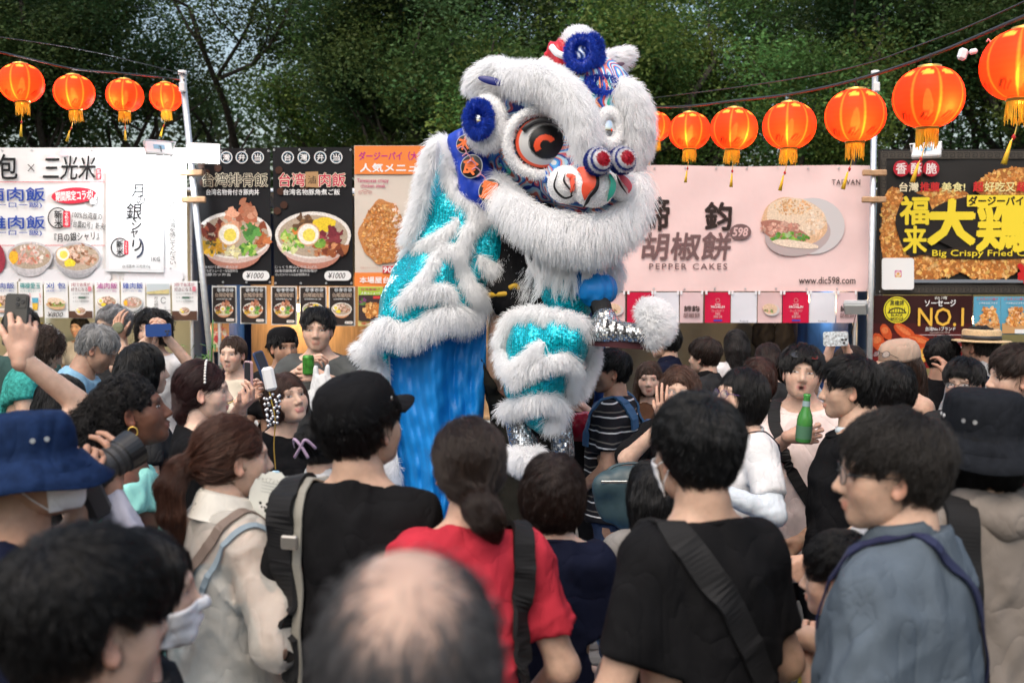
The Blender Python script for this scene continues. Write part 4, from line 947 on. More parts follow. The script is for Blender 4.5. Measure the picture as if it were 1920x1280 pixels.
def make_tree(seed, lean=0., h=7.5, tint=(.060, .110, .034), dens=1.0, low=3.2):
    g = np.random.default_rng(seed); b = MB(); tips = []
    def branch(p, d, L, r, lev):
        pts = [p]; rr = [r]; n = 5
        for i in range(n):
            d = unit(d + g.normal(size=3) * (.10 + .06 * lev) + npa(0, 0, .05 * lev)); p = p + d * L / n; pts.append(p); rr.append(r * (1 - .5 * (i + 1) / n))
            if lev > 0 and i > 0: tips.append((*p, lev))
        b.tube(pts, rr, 9 if lev == 0 else 6)
        if lev < 3:
            for k in range([4, 4, 3][lev]):
                j = g.integers(2, n + 1); a = g.random() * 6.283; el = g.uniform(.15, .9)
                nd = unit(npa(math.cos(a) * math.cos(el), math.sin(a) * math.cos(el), math.sin(el)) + .5 * np.array(d)); branch(np.array(pts[j]), nd, L * g.uniform(.5, .72), rr[j] * .72, lev + 1)
    branch(npa(0, 0, -.3), unit(npa(lean, 0, 1)), h * .55, .2, 0)
    C = [(x, y, max(z, low * .9), g.uniform(.45, .85), 400 * dens) for x, y, z, l in tips if z > low and g.random() < .8]
    for _ in range(int(26 * dens)):
        a = g.random() * 6.283; q = 2.8 * math.sqrt(g.random()); C.append((q * math.cos(a) + lean * 4, q * math.sin(a), g.uniform(low + .2, h + .5), g.uniform(.5, .9), 430 * dens))
    tr = mesh_np("trunk", np.array(b.V), b.F, True); tr.materials.append(m_bark)
    cr = leaves_mesh(C, .066, g, tint); cr.materials.append(m_leaf); return tr, cr
TT = [make_tree(1, .05), make_tree(5, -.08, 8.2, (.050, .094, .034), 1.0, 4.9), make_tree(9, .12, 7.8, (.095, .170, .044), .95, 3.0), make_tree(14, 0, 8.6, (.055, .10, .036), .75, 5.2)]
TREES = [(-9.3, 15.5, 0, 1.0, "leafy tree rising behind the leftmost lanterns"), (-8.4, 18.5, 1, 1.0, "dark tree rising behind the third lantern from the left"), (-5.7, 19.0, 3, 1.0, "open branching tree with bright sky showing through, left of the lion"), (-1.9, 17.0, 0, 1.0, "thick leafy tree rising above the black bowl banners"), (-.6, 16.0, 1, .98, "dense dark tree directly behind the lion back"), (1.5, 15.2, 2, 1.0, "lighter green tree directly behind the lion head"), (3.6, 16.3, 2, 1.05, "bright green tree above the pink banner"), (5.6, 17.2, 1, 1.0, "dark tree behind the lantern at the upright steel pole"), (7.7, 15.4, 0, 1.05, "dark tree behind the large lantern at the right"), (9.8, 17.5, 1, 1.1, "dark tree at the right picture edge"), (-11.6, 18.5, 1, 1.1, "dark tree at the left picture edge"), (2.4, 20.5, 0, 1.15, "tall tree farther back between the lion and the pink banner"), (-1.6, 21.5, 2, 1.1, "farther tree seen between the black banners and the lion"), (6.8, 21.5, 3, 1.1, "farther open tree right of the pink banner")]
for i, (x, y, k, s, lab) in enumerate(TREES):
    e = empty("broadleaf_tree", (x, y, .1), (0, 0, R(77 * i + 20)), label=lab, cat="tree", group="trees behind the stalls"); e.scale = (s, s, s)
    for nm, me in zip(("trunk", "crown"), TT[k]): link(bpy.data.objects.new(nm, me), e)
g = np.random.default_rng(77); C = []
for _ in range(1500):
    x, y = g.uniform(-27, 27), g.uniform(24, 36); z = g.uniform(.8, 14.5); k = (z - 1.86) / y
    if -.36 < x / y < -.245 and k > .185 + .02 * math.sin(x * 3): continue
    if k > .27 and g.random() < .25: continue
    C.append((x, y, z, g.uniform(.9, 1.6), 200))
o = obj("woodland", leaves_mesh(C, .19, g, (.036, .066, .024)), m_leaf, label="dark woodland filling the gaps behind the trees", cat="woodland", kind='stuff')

# ------------------------------------------------------------------ plant by the pole, bags in the pink banner stall
e = empty("potted_plant", at(378, 800, 8.0), label="tall thin leaved green plant beside the leaning pole", cat="plant"); e.location.z = 0
m_blade = mat("plant_leaf", (.06, .16, .035), .5, var=.3, vscale=20)
b = MB(); b.lathe([(.09, 0), (.12, .22), (.105, .22), (.1, .19), (.001, .19)], 20); b.build("pot", mat("terracotta", (.30, .12, .07), .8), e, smooth=False)
g = random.Random(12)
for i in range(5):
    a = g.random() * 6.28; q = [(0, 0, .19), (.05 * math.cos(a), .05 * math.sin(a), .8), (.10 * math.cos(a), .10 * math.sin(a), 1.35 + .08 * i)]; b = MB(); b.tube(spline(q, 4), .006, 6); b.build("stem", m_blade, e, smooth=True)
    for k in range(7):
        z = .9 + .09 * k; f = (z - .19) / 1.2; c0 = npa(.09 * math.cos(a) * f, .09 * math.sin(a) * f, z); th = g.random() * 6.28; d_ = npa(math.cos(th), math.sin(th), .35); L_ = g.uniform(.14, .26); b = MB(); w_ = unit(np.cross(d_, npa(0, 0, 1))) * .012
        pts = [c0, c0 + d_ * L_ * .5, c0 + d_ * L_ * .8 + npa(0, 0, -.03), c0 + d_ * L_ + npa(0, 0, -.10)]; b.add([pts[0], pts[1] - w_, pts[1] + w_, pts[2] - w_ * .8, pts[2] + w_ * .8, pts[3]], [(0, 1, 2), (1, 3, 4, 2), (3, 5, 4)]); b.build("leaf", m_blade, e)
for px, py, w_, c_, lab in ((1432, 628, .13, (.012, .012, .013), "black backpack hanging at the back of the pink banner stall"), (1470, 634, .12, (.03, .03, .033), "dark grey bag hanging beside the black backpack"), (1500, 622, .10, (.02, .025, .06), "navy jacket hanging in the pink banner stall"), (1536, 640, .15, (.10, .02, .03), "maroon apron hanging in the pink banner stall")):
    s_ = SDF().u(ell((0, 0, 0), (w_, .07, .19))); s_.u(cap((0, 0, .15), (0, 0, .24), .03, .012), .08); s_.add(waves(int(px), .01, (.06, .14))); V_, F_ = surf(s_, .02); o = obj("hanging_bag", mesh_np("hanging_bag", V_, F_), mat("bag_%d" % px, c_, .7, bump=.4, bscale=40), label=lab, cat="bag", group="bags hanging in the stall"); o.location = at(px, py, 10.4)
# ------------------------------------------------------------------ people: skeleton, head, hands, hair, clothes
m_skin = mat("skin", vcol=True, rough=.5, spec=.3, var=.13, vscale=38., bump=.3, bscale=190., sss=.2)
m_eye = mat("eye", vcol=True, rough=.12, spec=.5)
def head_sdf(kind):
    s = SDF(); f = kind[0] == 'f'; w = .95 if f else 1.0
    s.u(ell((0, -.015, .028), (.076 * w, .095, .087))); s.u(ell((0, .018, -.02), (.065 * w, .075, .083)), .03)
    s.u(ell((0, .028, -.068), (.050 * w if f else .056, .052, .042)), .03); s.u(cap((-.008, .066, -.094), (.008, .066, -.094), .017), .028)
    for x in (-1, 1): s.u(cap((x * .043, .052, -.022), (x * .043, .052, -.03), .021), .03)
    s.u(cap((-.034, .076, .022), (.034, .076, .022), .010 if f else .012), .022)
    for x in (-1, 1): s.sub(ell((x * .033, .100, .002), (.019, .017, .0105)), .016)
    s.u(cap((0, .084, .010), (0, .105, -.031), .0065, .0115), .012)
    for x in (-1, 1): s.u(cap((x * .0125, .093, -.036), (x * .0115, .096, -.036), .0075), .008)
    if 'o' in kind:
        for x in (-1, 1): s.u(cap((0, .094, -.056), (x * .018, .087, -.060), .005, .0035), .006)
        s.u(cap((-.012, .088, -.081), (.012, .088, -.081), .006), .006); s.sub(ell((0, .097, -.069), (.013, .014, .0085)), .004)
    else:
        for x in (-1, 1): s.u(cap((0, .0945, -.0585), (x * .020, .086, -.0625), .0055, .003), .006)
        s.u(cap((-.011, .089, -.0700), (.011, .089, -.0700), .0065), .006); s.sub(cap((-.020, .0975, -.0640), (.020, .0975, -.0640), .0018), .003)
    return s

HEADS = {}
def head_base(kind, lod):
    key = (kind, lod)
    if key in HEADS: return HEADS[key]
    s = head_sdf(kind); NA, NP = (96, 66) if lod == 0 else (56, 40)
    t = np.linspace(-1, 1, NA, endpoint=False); az = np.pi * (.42 * t + .58 * t ** 3)          # dense at the front
    po = np.linspace(.02, .98, NP) * np.pi
    A, Pm = np.meshgrid(az, po); D = np.stack([np.sin(A) * np.sin(Pm), np.cos(A) * np.sin(Pm), np.cos(Pm)], -1).reshape(-1, 3)
    c0 = npa(0, .0, -.005); lo, hi = np.full(len(D), .02), np.full(len(D), .2)
    for _ in range(20):
        m_ = (lo + hi) / 2; ins = s(c0 + D * m_[:, None]) < 0; lo = np.where(ins, m_, lo); hi = np.where(ins, hi, m_)
    V = c0 + D * lo[:, None]; Fs = [(j * NA + (i + 1) % NA, j * NA + i, (j + 1) * NA + i, (j + 1) * NA + (i + 1) % NA) for j in range(NP - 1) for i in range(NA)]
    top, bot = len(V), len(V) + 1; V = np.vstack([V, V[:NA].mean(0), V[-NA:].mean(0)])
    Fs += [(top, i, (i + 1) % NA, (i + 1) % NA) for i in range(NA)] + [(bot, (NP - 1) * NA + (i + 1) % NA, (NP - 1) * NA + i, (NP - 1) * NA + i) for i in range(NA)]
    Fs = [f if f[2] != f[3] else f[:3] for f in Fs]
    x, y, z = V.T; front = y > .03
    dl = np.minimum(cap((-.018, .09, -.061), (.018, .09, -.061), .0)(V), cap((-.012, .09, -.071), (.012, .09, -.071), .0)(V)); lip = np.clip((.0085 - dl) / .0035, 0, 1) * (np.abs(V[:, 0]) < .023) * front
    ax = np.abs(x); br_z = .0235 + .16 * np.minimum(ax - .016, .016) - .5 * np.maximum(ax - .036, 0); brow = np.clip(1.3 - np.abs(z - br_z) / .0042, 0, 1) * (ax > .011) * (ax < .053) * front
    ex = (ax - .0325) / .021; lid = np.clip(1.5 - np.abs(np.hypot(ex, (z - .003) / .0105)) * 1.1, 0, 1) * front
    cheek = np.exp(-(((ax - .043) / .02) ** 2 + ((z + .03) / .02) ** 2)) * front
    beard = np.clip((-.045 - z) / .02, 0, 1) * (y > .0)
    mouth_in = np.zeros(len(V))
    if 'o' in kind: mouth_in = np.clip(1.6 - np.hypot(x / .0125, (z + .069) / .0085), 0, 1) * front
    res = dict(V=V, F=Fs, lip=lip, brow=brow, lid=lid, cheek=cheek, beard=beard, mouth=mouth_in, sdf=s)
    HEADS[key] = res; return res

EAR = None
def ear_base():
    global EAR
    if EAR is None:
        s = SDF(); s.u(ell((0, 0, 0), (.0065, .016, .029), rotx(-.2))); s.u(cap((.002, .008, -.022), (.002, .004, -.027), .007), .008); s.sub(ell((.0085, .002, .002), (.0075, .0095, .017), rotx(-.2)), .004)
        EAR = surf(s, .0036, pad=.006)
    return EAR

def eye_patch(sdf, side, gaze=(0, 0), openk=1.0, lod=0, tilt=.12):
    nu, nv = (17, 11) if lod == 0 else (11, 7); V, C = [], []
    u = np.linspace(-1, 1, nu); v = np.linspace(-1, 1, nv); U, Vv = np.meshgrid(u, v); U, Vv = U.ravel(), Vv.ravel()
    hh = np.where(Vv > 0, .0058, .0040) * openk * np.clip(1 - U * U, 0, 1) ** .6
    x = side * (.0325 + U * .0150); z = .0025 + Vv * hh + tilt * U * .009
    lo, hi = np.full(len(x), .04), np.full(len(x), .13)
    for _ in range(18):
        m_ = (lo + hi) / 2; ins = sdf(np.stack([x, m_, z], 1)) < 0; lo = np.where(ins, m_, lo); hi = np.where(ins, hi, m_)
    y = lo + .0012 + .0022 * np.clip(1 - U * U, 0, 1) * (1 - Vv * Vv)
    ir = np.hypot(x - side * .0325 - gaze[0] * .006, z - .0025 - gaze[1] * .003 - .0006)
    c = np.where((ir < .0026)[:, None], (.004, .004, .004), np.where((ir < .0060)[:, None], (.03, .016, .01), (.52, .48, .46)))
    c = np.where((Vv > .75)[:, None], (.012, .008, .008), c)
    Fs = [(j * nu + i, j * nu + i + 1, (j + 1) * nu + i + 1, (j + 1) * nu + i) for j in range(nv - 1) for i in range(nu - 1)]
    if side > 0: Fs = [f[::-1] for f in Fs]
    return np.stack([x, y, z], 1), Fs, c

def hand_mesh(wr, a, n, right, curl=(.4,) * 5, spread=.1, sc=1.0, vox=.0042, thumb=.5):
    """five separate fingers with knuckle bends, thumb from the side of the palm"""
    a = unit(a); n = unit(np.array(n) - a * np.dot(n, a)); t = np.cross(a, n) if right else np.cross(n, a); s = SDF(); wr = np.array(wr, float)
    L = lambda p: wr + (a * p[0] + t * p[1] + n * p[2]) * sc
    base = [(.088, .031), (.093, .010), (.088, -.011), (.080, -.030)]; ln = [(.044, .026, .021), (.049, .030, .022), (.045, .028, .021), (.035, .021, .019)]
    for k, (bx, by) in enumerate(base):
        s.u(cap(L((.012, by * .55, 0)), L((bx, by, .0)), .0135 * sc, .0105 * sc), .012)
    s.u(cap(L((.02, -.012, .006)), L((.06, -.018, .006)), .013 * sc), .012); s.u(cap(L((-.012, 0, 0)), L((.02, 0, 0)), .026 * sc, .025 * sc), .012)
    s.u(cap(L((.015, .018, .008)), L((.050, .036, .014)), .016 * sc, .013 * sc), .012)
    for k, (bx, by) in enumerate(base):
        p = npa(bx, by, 0); ang = 0.; sp = spread * (1.5 - k) * .5
        for q, l in enumerate(ln[k]):
            ang += curl[k] * (1.25, 1.55, 1.0)[q]; d = npa(math.cos(ang) * math.cos(sp), math.cos(ang) * math.sin(sp), math.sin(ang)); e = p + d * l
            r = (.0092, .0082, .0074)[q] * (.88 if k == 3 else 1); s.u(cap(L(p), L(e), r * sc, r * .9 * sc), .0025 if q == 0 else .003); p = e
    p = npa(.046, .034, .012); ang = thumb
    for q, (l, r) in enumerate(((.034, .0105), (.028, .0095))):
        ang_ = curl[4] * (.5 + .8 * q); d = unit(npa(math.cos(ang_) * .8, math.sin(ang) * (1 - .55 * q), .25 + math.sin(ang_) * .9)); e = p + d * l; s.u(cap(L(p), L(e), r * sc, r * .88 * sc), .006); p = e
    return surf(s, vox * sc, pad=.008)

def ik(S, T, l1, l2, pole):
    S, T = np.array(S, float), np.array(T, float); v = T - S; D = np.linalg.norm(v); mx = (l1 + l2) * .985
    if D > mx: T = S + v / D * mx; v = T - S; D = mx
    D = max(D, abs(l1 - l2) * 1.1 + .02); u = v / np.linalg.norm(v); c = np.clip((l1 * l1 + D * D - l2 * l2) / (2 * l1 * D), -1, 1)
    p = np.array(pole, float); p = p - u * np.dot(p, u); p = unit(p); return S + u * l1 * c + p * l1 * math.sqrt(max(0, 1 - c * c)), T

def torso_sdf(rings, R_l, piv, infl=0., zlo=None, zhi=None):
    rg = np.array(rings, float); z, A, B, cy_ = rg.T; zz = np.linspace(z[0], z[-1], 60)
    def sm(v): q = np.interp(zz, z, v); return np.convolve(np.pad(q, 3, 'edge'), np.ones(7) / 7, 'valid')
    A_, B_, C_ = sm(A) + infl, sm(B) + infl, sm(cy_); lo, hi = (z[0] if zlo is None else zlo), (z[-1] if zhi is None else zhi)
    def f(P):
        q = (P - piv) @ R_l + piv; a = np.interp(q[:, 2], zz, A_); b_ = np.interp(q[:, 2], zz, B_); c = np.interp(q[:, 2], zz, C_)
        k = np.sqrt((q[:, 0] / a) ** 2 + ((q[:, 1] - c) / b_) ** 2)
        return np.maximum((k - 1) * np.minimum(a, b_) * .92, np.maximum(lo - q[:, 2], q[:, 2] - hi))
    cs = np.array([(x, y, w) for x in (-.26, .26) for y in (-.22, .24) for w in (lo, hi)]); cs = (cs - piv) @ R_l.T + piv
    f.bb = (cs.min(0), cs.max(0)); return f

RINGS_ = {'m': [(.78, .170, .120, 0), (.90, .172, .125, 0), (1.04, .155, .115, .004), (1.18, .168, .122, .004), (1.28, .178, .124, 0), (1.36, .168, .108, -.008), (1.41, .125, .085, -.012), (1.45, .072, .066, -.012), (1.50, .058, .060, -.004)],
         'f': [(.78, .176, .126, -.005), (.90, .172, .125, -.004), (1.04, .130, .100, 0), (1.16, .140, .108, .006), (1.26, .152, .125, .014), (1.35, .145, .098, -.004), (1.405, .110, .078, -.012), (1.445, .062, .058, -.012), (1.50, .050, .052, -.004)]}

RINGS = {k: [(z, a * .90, b_ * .93, c) for z, a, b_, c in v] for k, v in RINGS_.items()}
def hair_volume(style, t, opt):
    """hair as a solid in head space"""
    s = SDF(); top = opt.get('top', .006); w = opt.get('wide', 0.)
    if style == 'short' and not opt.get('bald'):
        s.u(ell((0, -.016, .026), (.0805, .0995, .0905))); s.u(ell((0, -.014, .046 + top * .5), (.0755 + t + w, .0945 + t, .070 + t + top * .5)), .035)
    else: s.u(ell((0, -.017, .030 + top * .4), (.0765 + t + w, .0955 + t, .0865 + t * .8 + top * .6)))
    tied = style in ('bun', 'pony', 'lowpony', 'puff', 'braid'); cr = opt.get('line', .090 if tied else (.076 if style == 'short' else .062))
    if style == 'short':
        s.u(ell((0, -.045, -.012), (.062, .060, .068)), .02); s.cut(lambda P: -(P[:, 2] + .068 + .004 * np.sin(P[:, 0] * 210) + .25 * np.maximum(P[:, 1] + .02, 0)), .012)
    if style in ('bob', 'long'):
        L = opt.get('len', .14); s.u(ell((0, -.028, -.02), (.086 + t + w, .090 + t, .115)), .03)
        if style == 'long':
            s.u(cap((-.045, -.075, -.05), (-.05, -.085, -L + .03), .048, .04), .05); s.u(cap((.045, -.075, -.05), (.05, -.085, -L + .03), .048, .04), .05); s.u(cap((0, -.085, -.05), (0, -.10, -L + .02), .05, .045), .05)
            if opt.get('front'):
                for x in (-1, 1): s.u(cap((x * .078, .01, -.04), (x * .095, .025, -L * .8), .026, .022), .03)
        s.cut(lambda P: -(P[:, 2] + L + .010 * np.sin(P[:, 0] * 70 + 1) + .006 * np.sin(P[:, 1] * 110)), .012)
    if style in ('pony', 'bun', 'lowpony', 'braid', 'puff'):
        s.u(ell((0, -.045, -.01), (.066 + t, .060 + t, .066)), .02); s.cut(lambda P: -(P[:, 2] + .075), .02)
        if opt.get('tail'):
            T = opt['tail']
            for i in range(len(T) - 1): s.u(cap(T[i][:3], T[i + 1][:3], T[i][3], T[i + 1][3]), opt.get('tk', .02))
    if opt.get('bald'): s.cut(lambda P: P[:, 2] - .012 + .012 * np.sin(P[:, 0] * 60) - .35 * np.maximum(np.abs(P[:, 0]) - .04, 0), .02)
    # leave the face and ears free
    k = opt.get('face', 1.2 if tied else (1.14 if style == 'short' else 1.0))
    fr = opt.get('fringe', 0.)
    s.sub(ell((opt.get('part', 0) * .02, .135, -.062 - fr), (.071 * k, .105, .062 + cr)), .012)
    if not opt.get('ears_covered', style in ('bob', 'long')):
        for x in (-1, 1): s.sub(ell((x * .092, .004, -.012), (.034, .032, .040)), .010); s.sub(ell((x * .085, .055, -.05), (.05, .05, .07)), .01); s.sub(ell((x * .085, -.028, -.072), (.034, .05, .042)), .015)
    return s

def flow_field(style, g, opt):
    wh = npa(*opt.get('whorl', (.012, -.065, .115))); tie = npa(*opt['tail'][0][:3]) if opt.get('tail') else None; T = [npa(*q[:3]) for q in opt.get('tail', [])]
    def f(P):
        away = P - wh; away /= np.maximum(np.linalg.norm(away, axis=1, keepdims=True), 1e-6)
        if style == 'short':
            d = away + .25 * g; fw = np.clip((P[:, 1:2] - .0) / .06, 0, 1) * npa(opt.get('sweep', .3), .3, -.5); return d + fw
        if style in ('bob', 'long'):
            k = np.clip((.10 - P[:, 2:3]) / .09, .12, 1); pt = P.copy(); pt[:, 1] = 0; side = np.sign(P[:, 0:1] - opt.get('part', 0) * .02) * npa(.8, 0, 0) * np.clip((P[:, 2:3] - .05) / .05, 0, 1); return away * (1 - k) * .6 + g * k * 1.3 + side
        if tie is not None:
            to = tie - P; n_ = np.linalg.norm(to, axis=1, keepdims=True); d = to / np.maximum(n_, 1e-6)
            if len(T) > 1:
                best = np.full(len(P), 9.); dirs = np.zeros_like(P)
                for a, b_ in zip(T[:-1], T[1:]):
                    u = b_ - a; tt = np.clip((P - a) @ u / (u @ u), 0, 1); q = np.linalg.norm(P - a - tt[:, None] * u, axis=1); m_ = q < best; best[m_] = q[m_]; dirs[m_] = u / np.linalg.norm(u)
                on = ((P[:, 1] < tie[1] + .012) | (P[:, 2] < -.085)) & (best < .07)
                d = np.where(on[:, None], dirs, d)
            return d
        return away + .4 * g
    return f

def grow(s, V, Fq, flow, n, L, g, k=6, fuzz=.004, curl=0., lift=.0, noise=.12, clump=26):
    P, N = scatter(V, Fq, n, g); off = g.random(n) ** 1.5 * fuzz; fly = g.random(n) < .05; off[fly] = g.uniform(.007, .016, fly.sum()); out = [P]; nz = g.normal(size=(n, 3)) * noise; Ls = L * g.uniform(.55, 1.25, (n, 1))
    ph = g.random(n) * 6.283; last = None
    for i in range(k - 1):
        G = s.grad(P); d = flow(P); d = d - G * (d * G).sum(1, keepdims=True); d /= np.maximum(np.linalg.norm(d, axis=1, keepdims=True), 1e-6)
        if last is not None: d = .55 * d + .45 * last
        last = d; d = d + nz
        P = P + d * Ls / k; v = s(P); P = P - G * np.clip(v - off - lift * (i + 1) / k, -.03, .03)[:, None] * .85
        q = P
        if curl: b_ = np.cross(G, d); q = P + (np.cos(ph + i * 2.1)[:, None] * b_ + np.sin(ph + i * 2.1)[:, None] * G) * curl
        out.append(q)
    out = np.stack(out, 1)
    if clump and n > 400:                                   # strands gather into locks
        G_ = max(60, int(n / clump)); gi = g.choice(n, G_, replace=False); rt = out[:, 0].astype(np.float32); gr = rt[gi]
        near_ = np.argmin((rt ** 2).sum(1)[:, None] - 2 * rt @ gr.T + (gr ** 2).sum(1)[None], 1); w_ = (np.linspace(0, 1, k) ** .8 * .75)[None, :, None]
        out = out + (out[gi][near_] - out) * w_ * g.uniform(.6, 1, (n, 1, 1))
    return out

BLACKH, BROWNH, DKBR, GREYH, AUB = (.0050, .0047, .0052), (.060, .026, .015), (.022, .013, .010), (.22, .22, .22), (.030, .010, .010)
LIGHT, MID, TAN, DARKS, PALE = (.54, .36, .275), (.48, .31, .225), (.36, .215, .15), (.15, .066, .042), (.62, .42, .33)
def hmat(c, sheen=1.0): return hair_mat("hair_%d_%d_%d" % tuple(int(x * 2000) for x in c), c, .36, .6, .38), mat("scalp_%d_%d_%d" % tuple(int(x * 2000) for x in c), tuple(x * .8 for x in c), .55, var=.3, vscale=90, bump=.7, bscale=160, bdist=.004, spec=.15, stretch=(1, 1, .25))

class Person: pass
def person(label, px, py, d, yaw=0, sex='m', skin=LIGHT, hair=('short', BLACKH), hopt=None, hyaw=0, hpitch=0, hroll=0, lean=0, top=None, bottom=None, arms=None, gaze=(0, 0), mouth='c', eyes=.78,
           group=None, scale_w=1.0, face=True, hat=None, stubble=0., lipc=None, hcolor=None, zoff=0., neck=1.0, head=1.0, blush=0.):
    KD_ = globals().get('KD', 1.0) if group != 'lion dancers' else 1.0; d = d * KD_; head *= .95; hopt = dict(hopt or {}); top = dict(top or {}); arms = arms or {}; p = Person(); sx_ = sex
    lod = 0 if d < 4.2 else 1; near = d < 2.7
    crown = at(px, py, d); tkh = .014 + hopt.get('top', .006)
    yw = R(yaw); Rl = rotx(-R(lean)); piv = npa(0, 0, .92)
    nb0 = npa(0, -.01, 1.43); hc0 = npa(0, .022, 1.585)
    Tl = lambda q: (np.asarray(q, float) - piv) @ Rl.T + piv
    Rh = Rl @ rotz(R(hyaw)) @ rotx(R(hpitch + lean * .6)) @ roty(R(hroll)); nb = Tl(nb0); hc = Tl(hc0) + npa(0, -.018, 0) * max(0, hpitch) / 40 + (Rl @ npa(0, .03, -.02)) * (max(0, -hpitch) / 40)
    ctop = hc + Rh @ npa(0, -.02, .1) * head + npa(0, 0, .018 + tkh * .6)
    sc = (crown.z - zoff) / ctop[2]
    wz = rotz(yw); o2 = wz @ (ctop * npa(1, 1, 0)) * sc
    root = empty("person", (crown.x - o2[0], crown.y - o2[1], zoff), (0, 0, yw), label=label, cat="person", group=group); root.scale = (sc, sc, sc)
    p.root, p.sc, p.yaw = root, sc, yw; base = np.array(root.location)
    p.loc = lambda w: (np.asarray(w, float) - base) @ wz / sc       # world -> local
    p.wld = lambda q: base + (np.asarray(q, float) @ wz.T) * sc
    p.hw = lambda q: hc + Rh @ (np.asarray(q, float) * head)        # head space -> local
    p.Rh, p.hc = Rh, hc
    rings = [(z, a * scale_w, b_ * scale_w, c) for z, a, b_, c in RINGS[sx_]]; sw = (.141 if sx_ == 'm' else .126) * (1 + (scale_w - 1) * .7)
    vox = .0085 if near else (.0125 if d < 4.2 else .016)
    # arms
    A = {}
    for side, s_ in (('R', 1), ('L', -1)):
        a = dict(arms.get(side, {})); S = Tl((s_ * sw, -.012, 1.378))
        if 'sh' in a: S = S + npa(*a['sh'])
        T = a.get('to')
        if T is None: T = S + npa(s_ * .03, .17 + .05 * rnd.random(), -.43)
        elif a.get('px'): T = p.loc(at(T[0], T[1], T[2] * KD_))
        pole = a.get('pole', (s_ * .55, -.6, -.4)); E_, Wp = ik(S, T, .285, .25, pole)
        fd = unit(Wp - E_); hd = unit(a['dir']) if 'dir' in a else fd; pn = a.get('palm', (-s_, 0, 0))
        if a.get('world'): hd = unit(wz.T @ np.array(hd)); pn = wz.T @ np.array(pn)
        A[side] = dict(S=S, E=E_, W=Wp, d=hd, n=pn, **{k: v for k, v in a.items() if k in ('curl', 'spread', 'thumb', 'fine')})
    p.A = A
    # body: neck, trunk, arms as one blended surface
    b = SDF(); b.u(torso_sdf(rings, Rl, piv, -.008, .80, 1.49)); hn = p.hw((0, -.016, -.045))
    nr = (.0455 if sx_ == 'm' else .041) * neck
    b.u(cap(nb - npa(0, 0, .02), hn, nr * 1.08, nr), .035); b.u(cap(nb + npa(0, -.012, -.01), p.hw((0, -.05, .0)), nr, nr * .85), .03)
    for s_, q in A.items():
        b.u(cap(Tl((math.copysign(.06, q['S'][0]), -.015, 1.40)), q['S'], .05, .052), .05); b.u(cap(q['S'], q['E'], .046 * scale_w, .037), .04); b.u(cap(q['E'], q['W'], .038, .026), .025)
    for s_ in (-1, 1): b.u(cap((s_ * .095, 0, .86), (s_ * .10, .005, .48), .088, .056), .03); b.u(cap((s_ * .10, .005, .48), (s_ * .105, -.01, .09), .055, .036), .02); b.u(cap((s_ * .105, -.01, .07), (s_ * .115, .13, .035), .038, .03), .02)
    BV, BF = surf(b, max(vox, .0105))
    skin = np.array(skin) * rnd.uniform(.93, 1.06); parts = [(BV, BF, np.tile(skin, (len(BV), 1)))]
    hb = head_base(('f' if sx_ == 'f' else 'm') + mouth, lod); hv = hb['V'] * head; wd = rnd.uniform(.96, 1.05)
    col = np.tile(skin, (len(hv), 1)); hcol = np.array(hcolor if hcolor is not None else (hair[1] if hair else BLACKH))
    mixc = lambda w, c: col * (1 - w[:, None]) + np.array(c) * w[:, None]
    if face:
        col = mixc(hb['cheek'] * (.25 + blush), skin * npa(1.1, .78, .75)); col = mixc(hb['lip'] * .8, lipc if lipc else skin * npa(.95, .55, .55)); col = mixc(hb['brow'] * (.85 if sx_ == 'm' else .65), hcol * 1.2 + .008); col = mixc(hb['lid'] * .35, skin * npa(.6, .5, .48)); col = mixc(hb['beard'] * stubble, skin * .45); col = mixc(hb['mouth'], (.05, .01, .01))
    if hopt.get('bald'):
        q_ = hb['V']; dd = np.hypot(q_[:, 0] * 1.15 - .006, np.minimum(q_[:, 1] + .06, 0) * .8) + np.maximum(.085 - q_[:, 2], 0) * .75 + .006 * np.sin(q_[:, 0] * 90) * np.sin(q_[:, 1] * 70 + 1); w_ = np.clip((dd - .032) / .06, 0, 1) ** .9 * np.clip((q_[:, 2] + .06) / .03, 0, 1) * (q_[:, 1] < .055); col = mixc(w_ * .93, hcol * 1.3)
    HV = (hc + (hv * npa(wd, 1, 1)) @ Rh.T); parts.append((HV, hb['F'], col))
    EV, EF = ear_base()
    for s_ in (-1, 1):
        v = EV * npa(s_, 1, 1) @ rotz(s_ * .38).T + npa(s_ * .0735 * wd, -.006, -.008); f = EF if s_ > 0 else EF[:, ::-1]
        parts.append((hc + (v * head) @ Rh.T, f, np.tile(skin * npa(1.04, .85, .82), (len(v), 1))))
    for s_, q in A.items():
        fine = q.get('fine', 0); cu = q.get('curl', .3); cu = (cu,) * 5 if np.isscalar(cu) else cu
        v, f = hand_mesh(q['W'], q['d'], q['n'], s_ == 'R', cu, q.get('spread', .12), .98 if sx_ == 'm' else .90, .0042 if fine else .0062, q.get('thumb', .5)); parts.append((v, f, np.tile(skin * npa(1.03, .95, .93), (len(v), 1))))
    V = np.vstack([q[0] for q in parts]); C = np.vstack([q[2] for q in parts]); Fs = []; o = 0
    for v, f, c in parts: Fs += [tuple(int(i) + o for i in w) for w in f]; o += len(v)
    body = obj("body", mesh_np("body", V, Fs, True, C), m_skin, root)
    if face and eyes > 0:
        for s_ in (-1, 1):
            mb = MB(); v, f, c = eye_patch(hb['sdf'], s_, gaze, eyes, lod); mb.add(hc + (v * npa(wd, 1, 1) * head) @ Rh.T, f, c)
            mb.build("eye", m_eye, body, smooth=True, vcol=True)
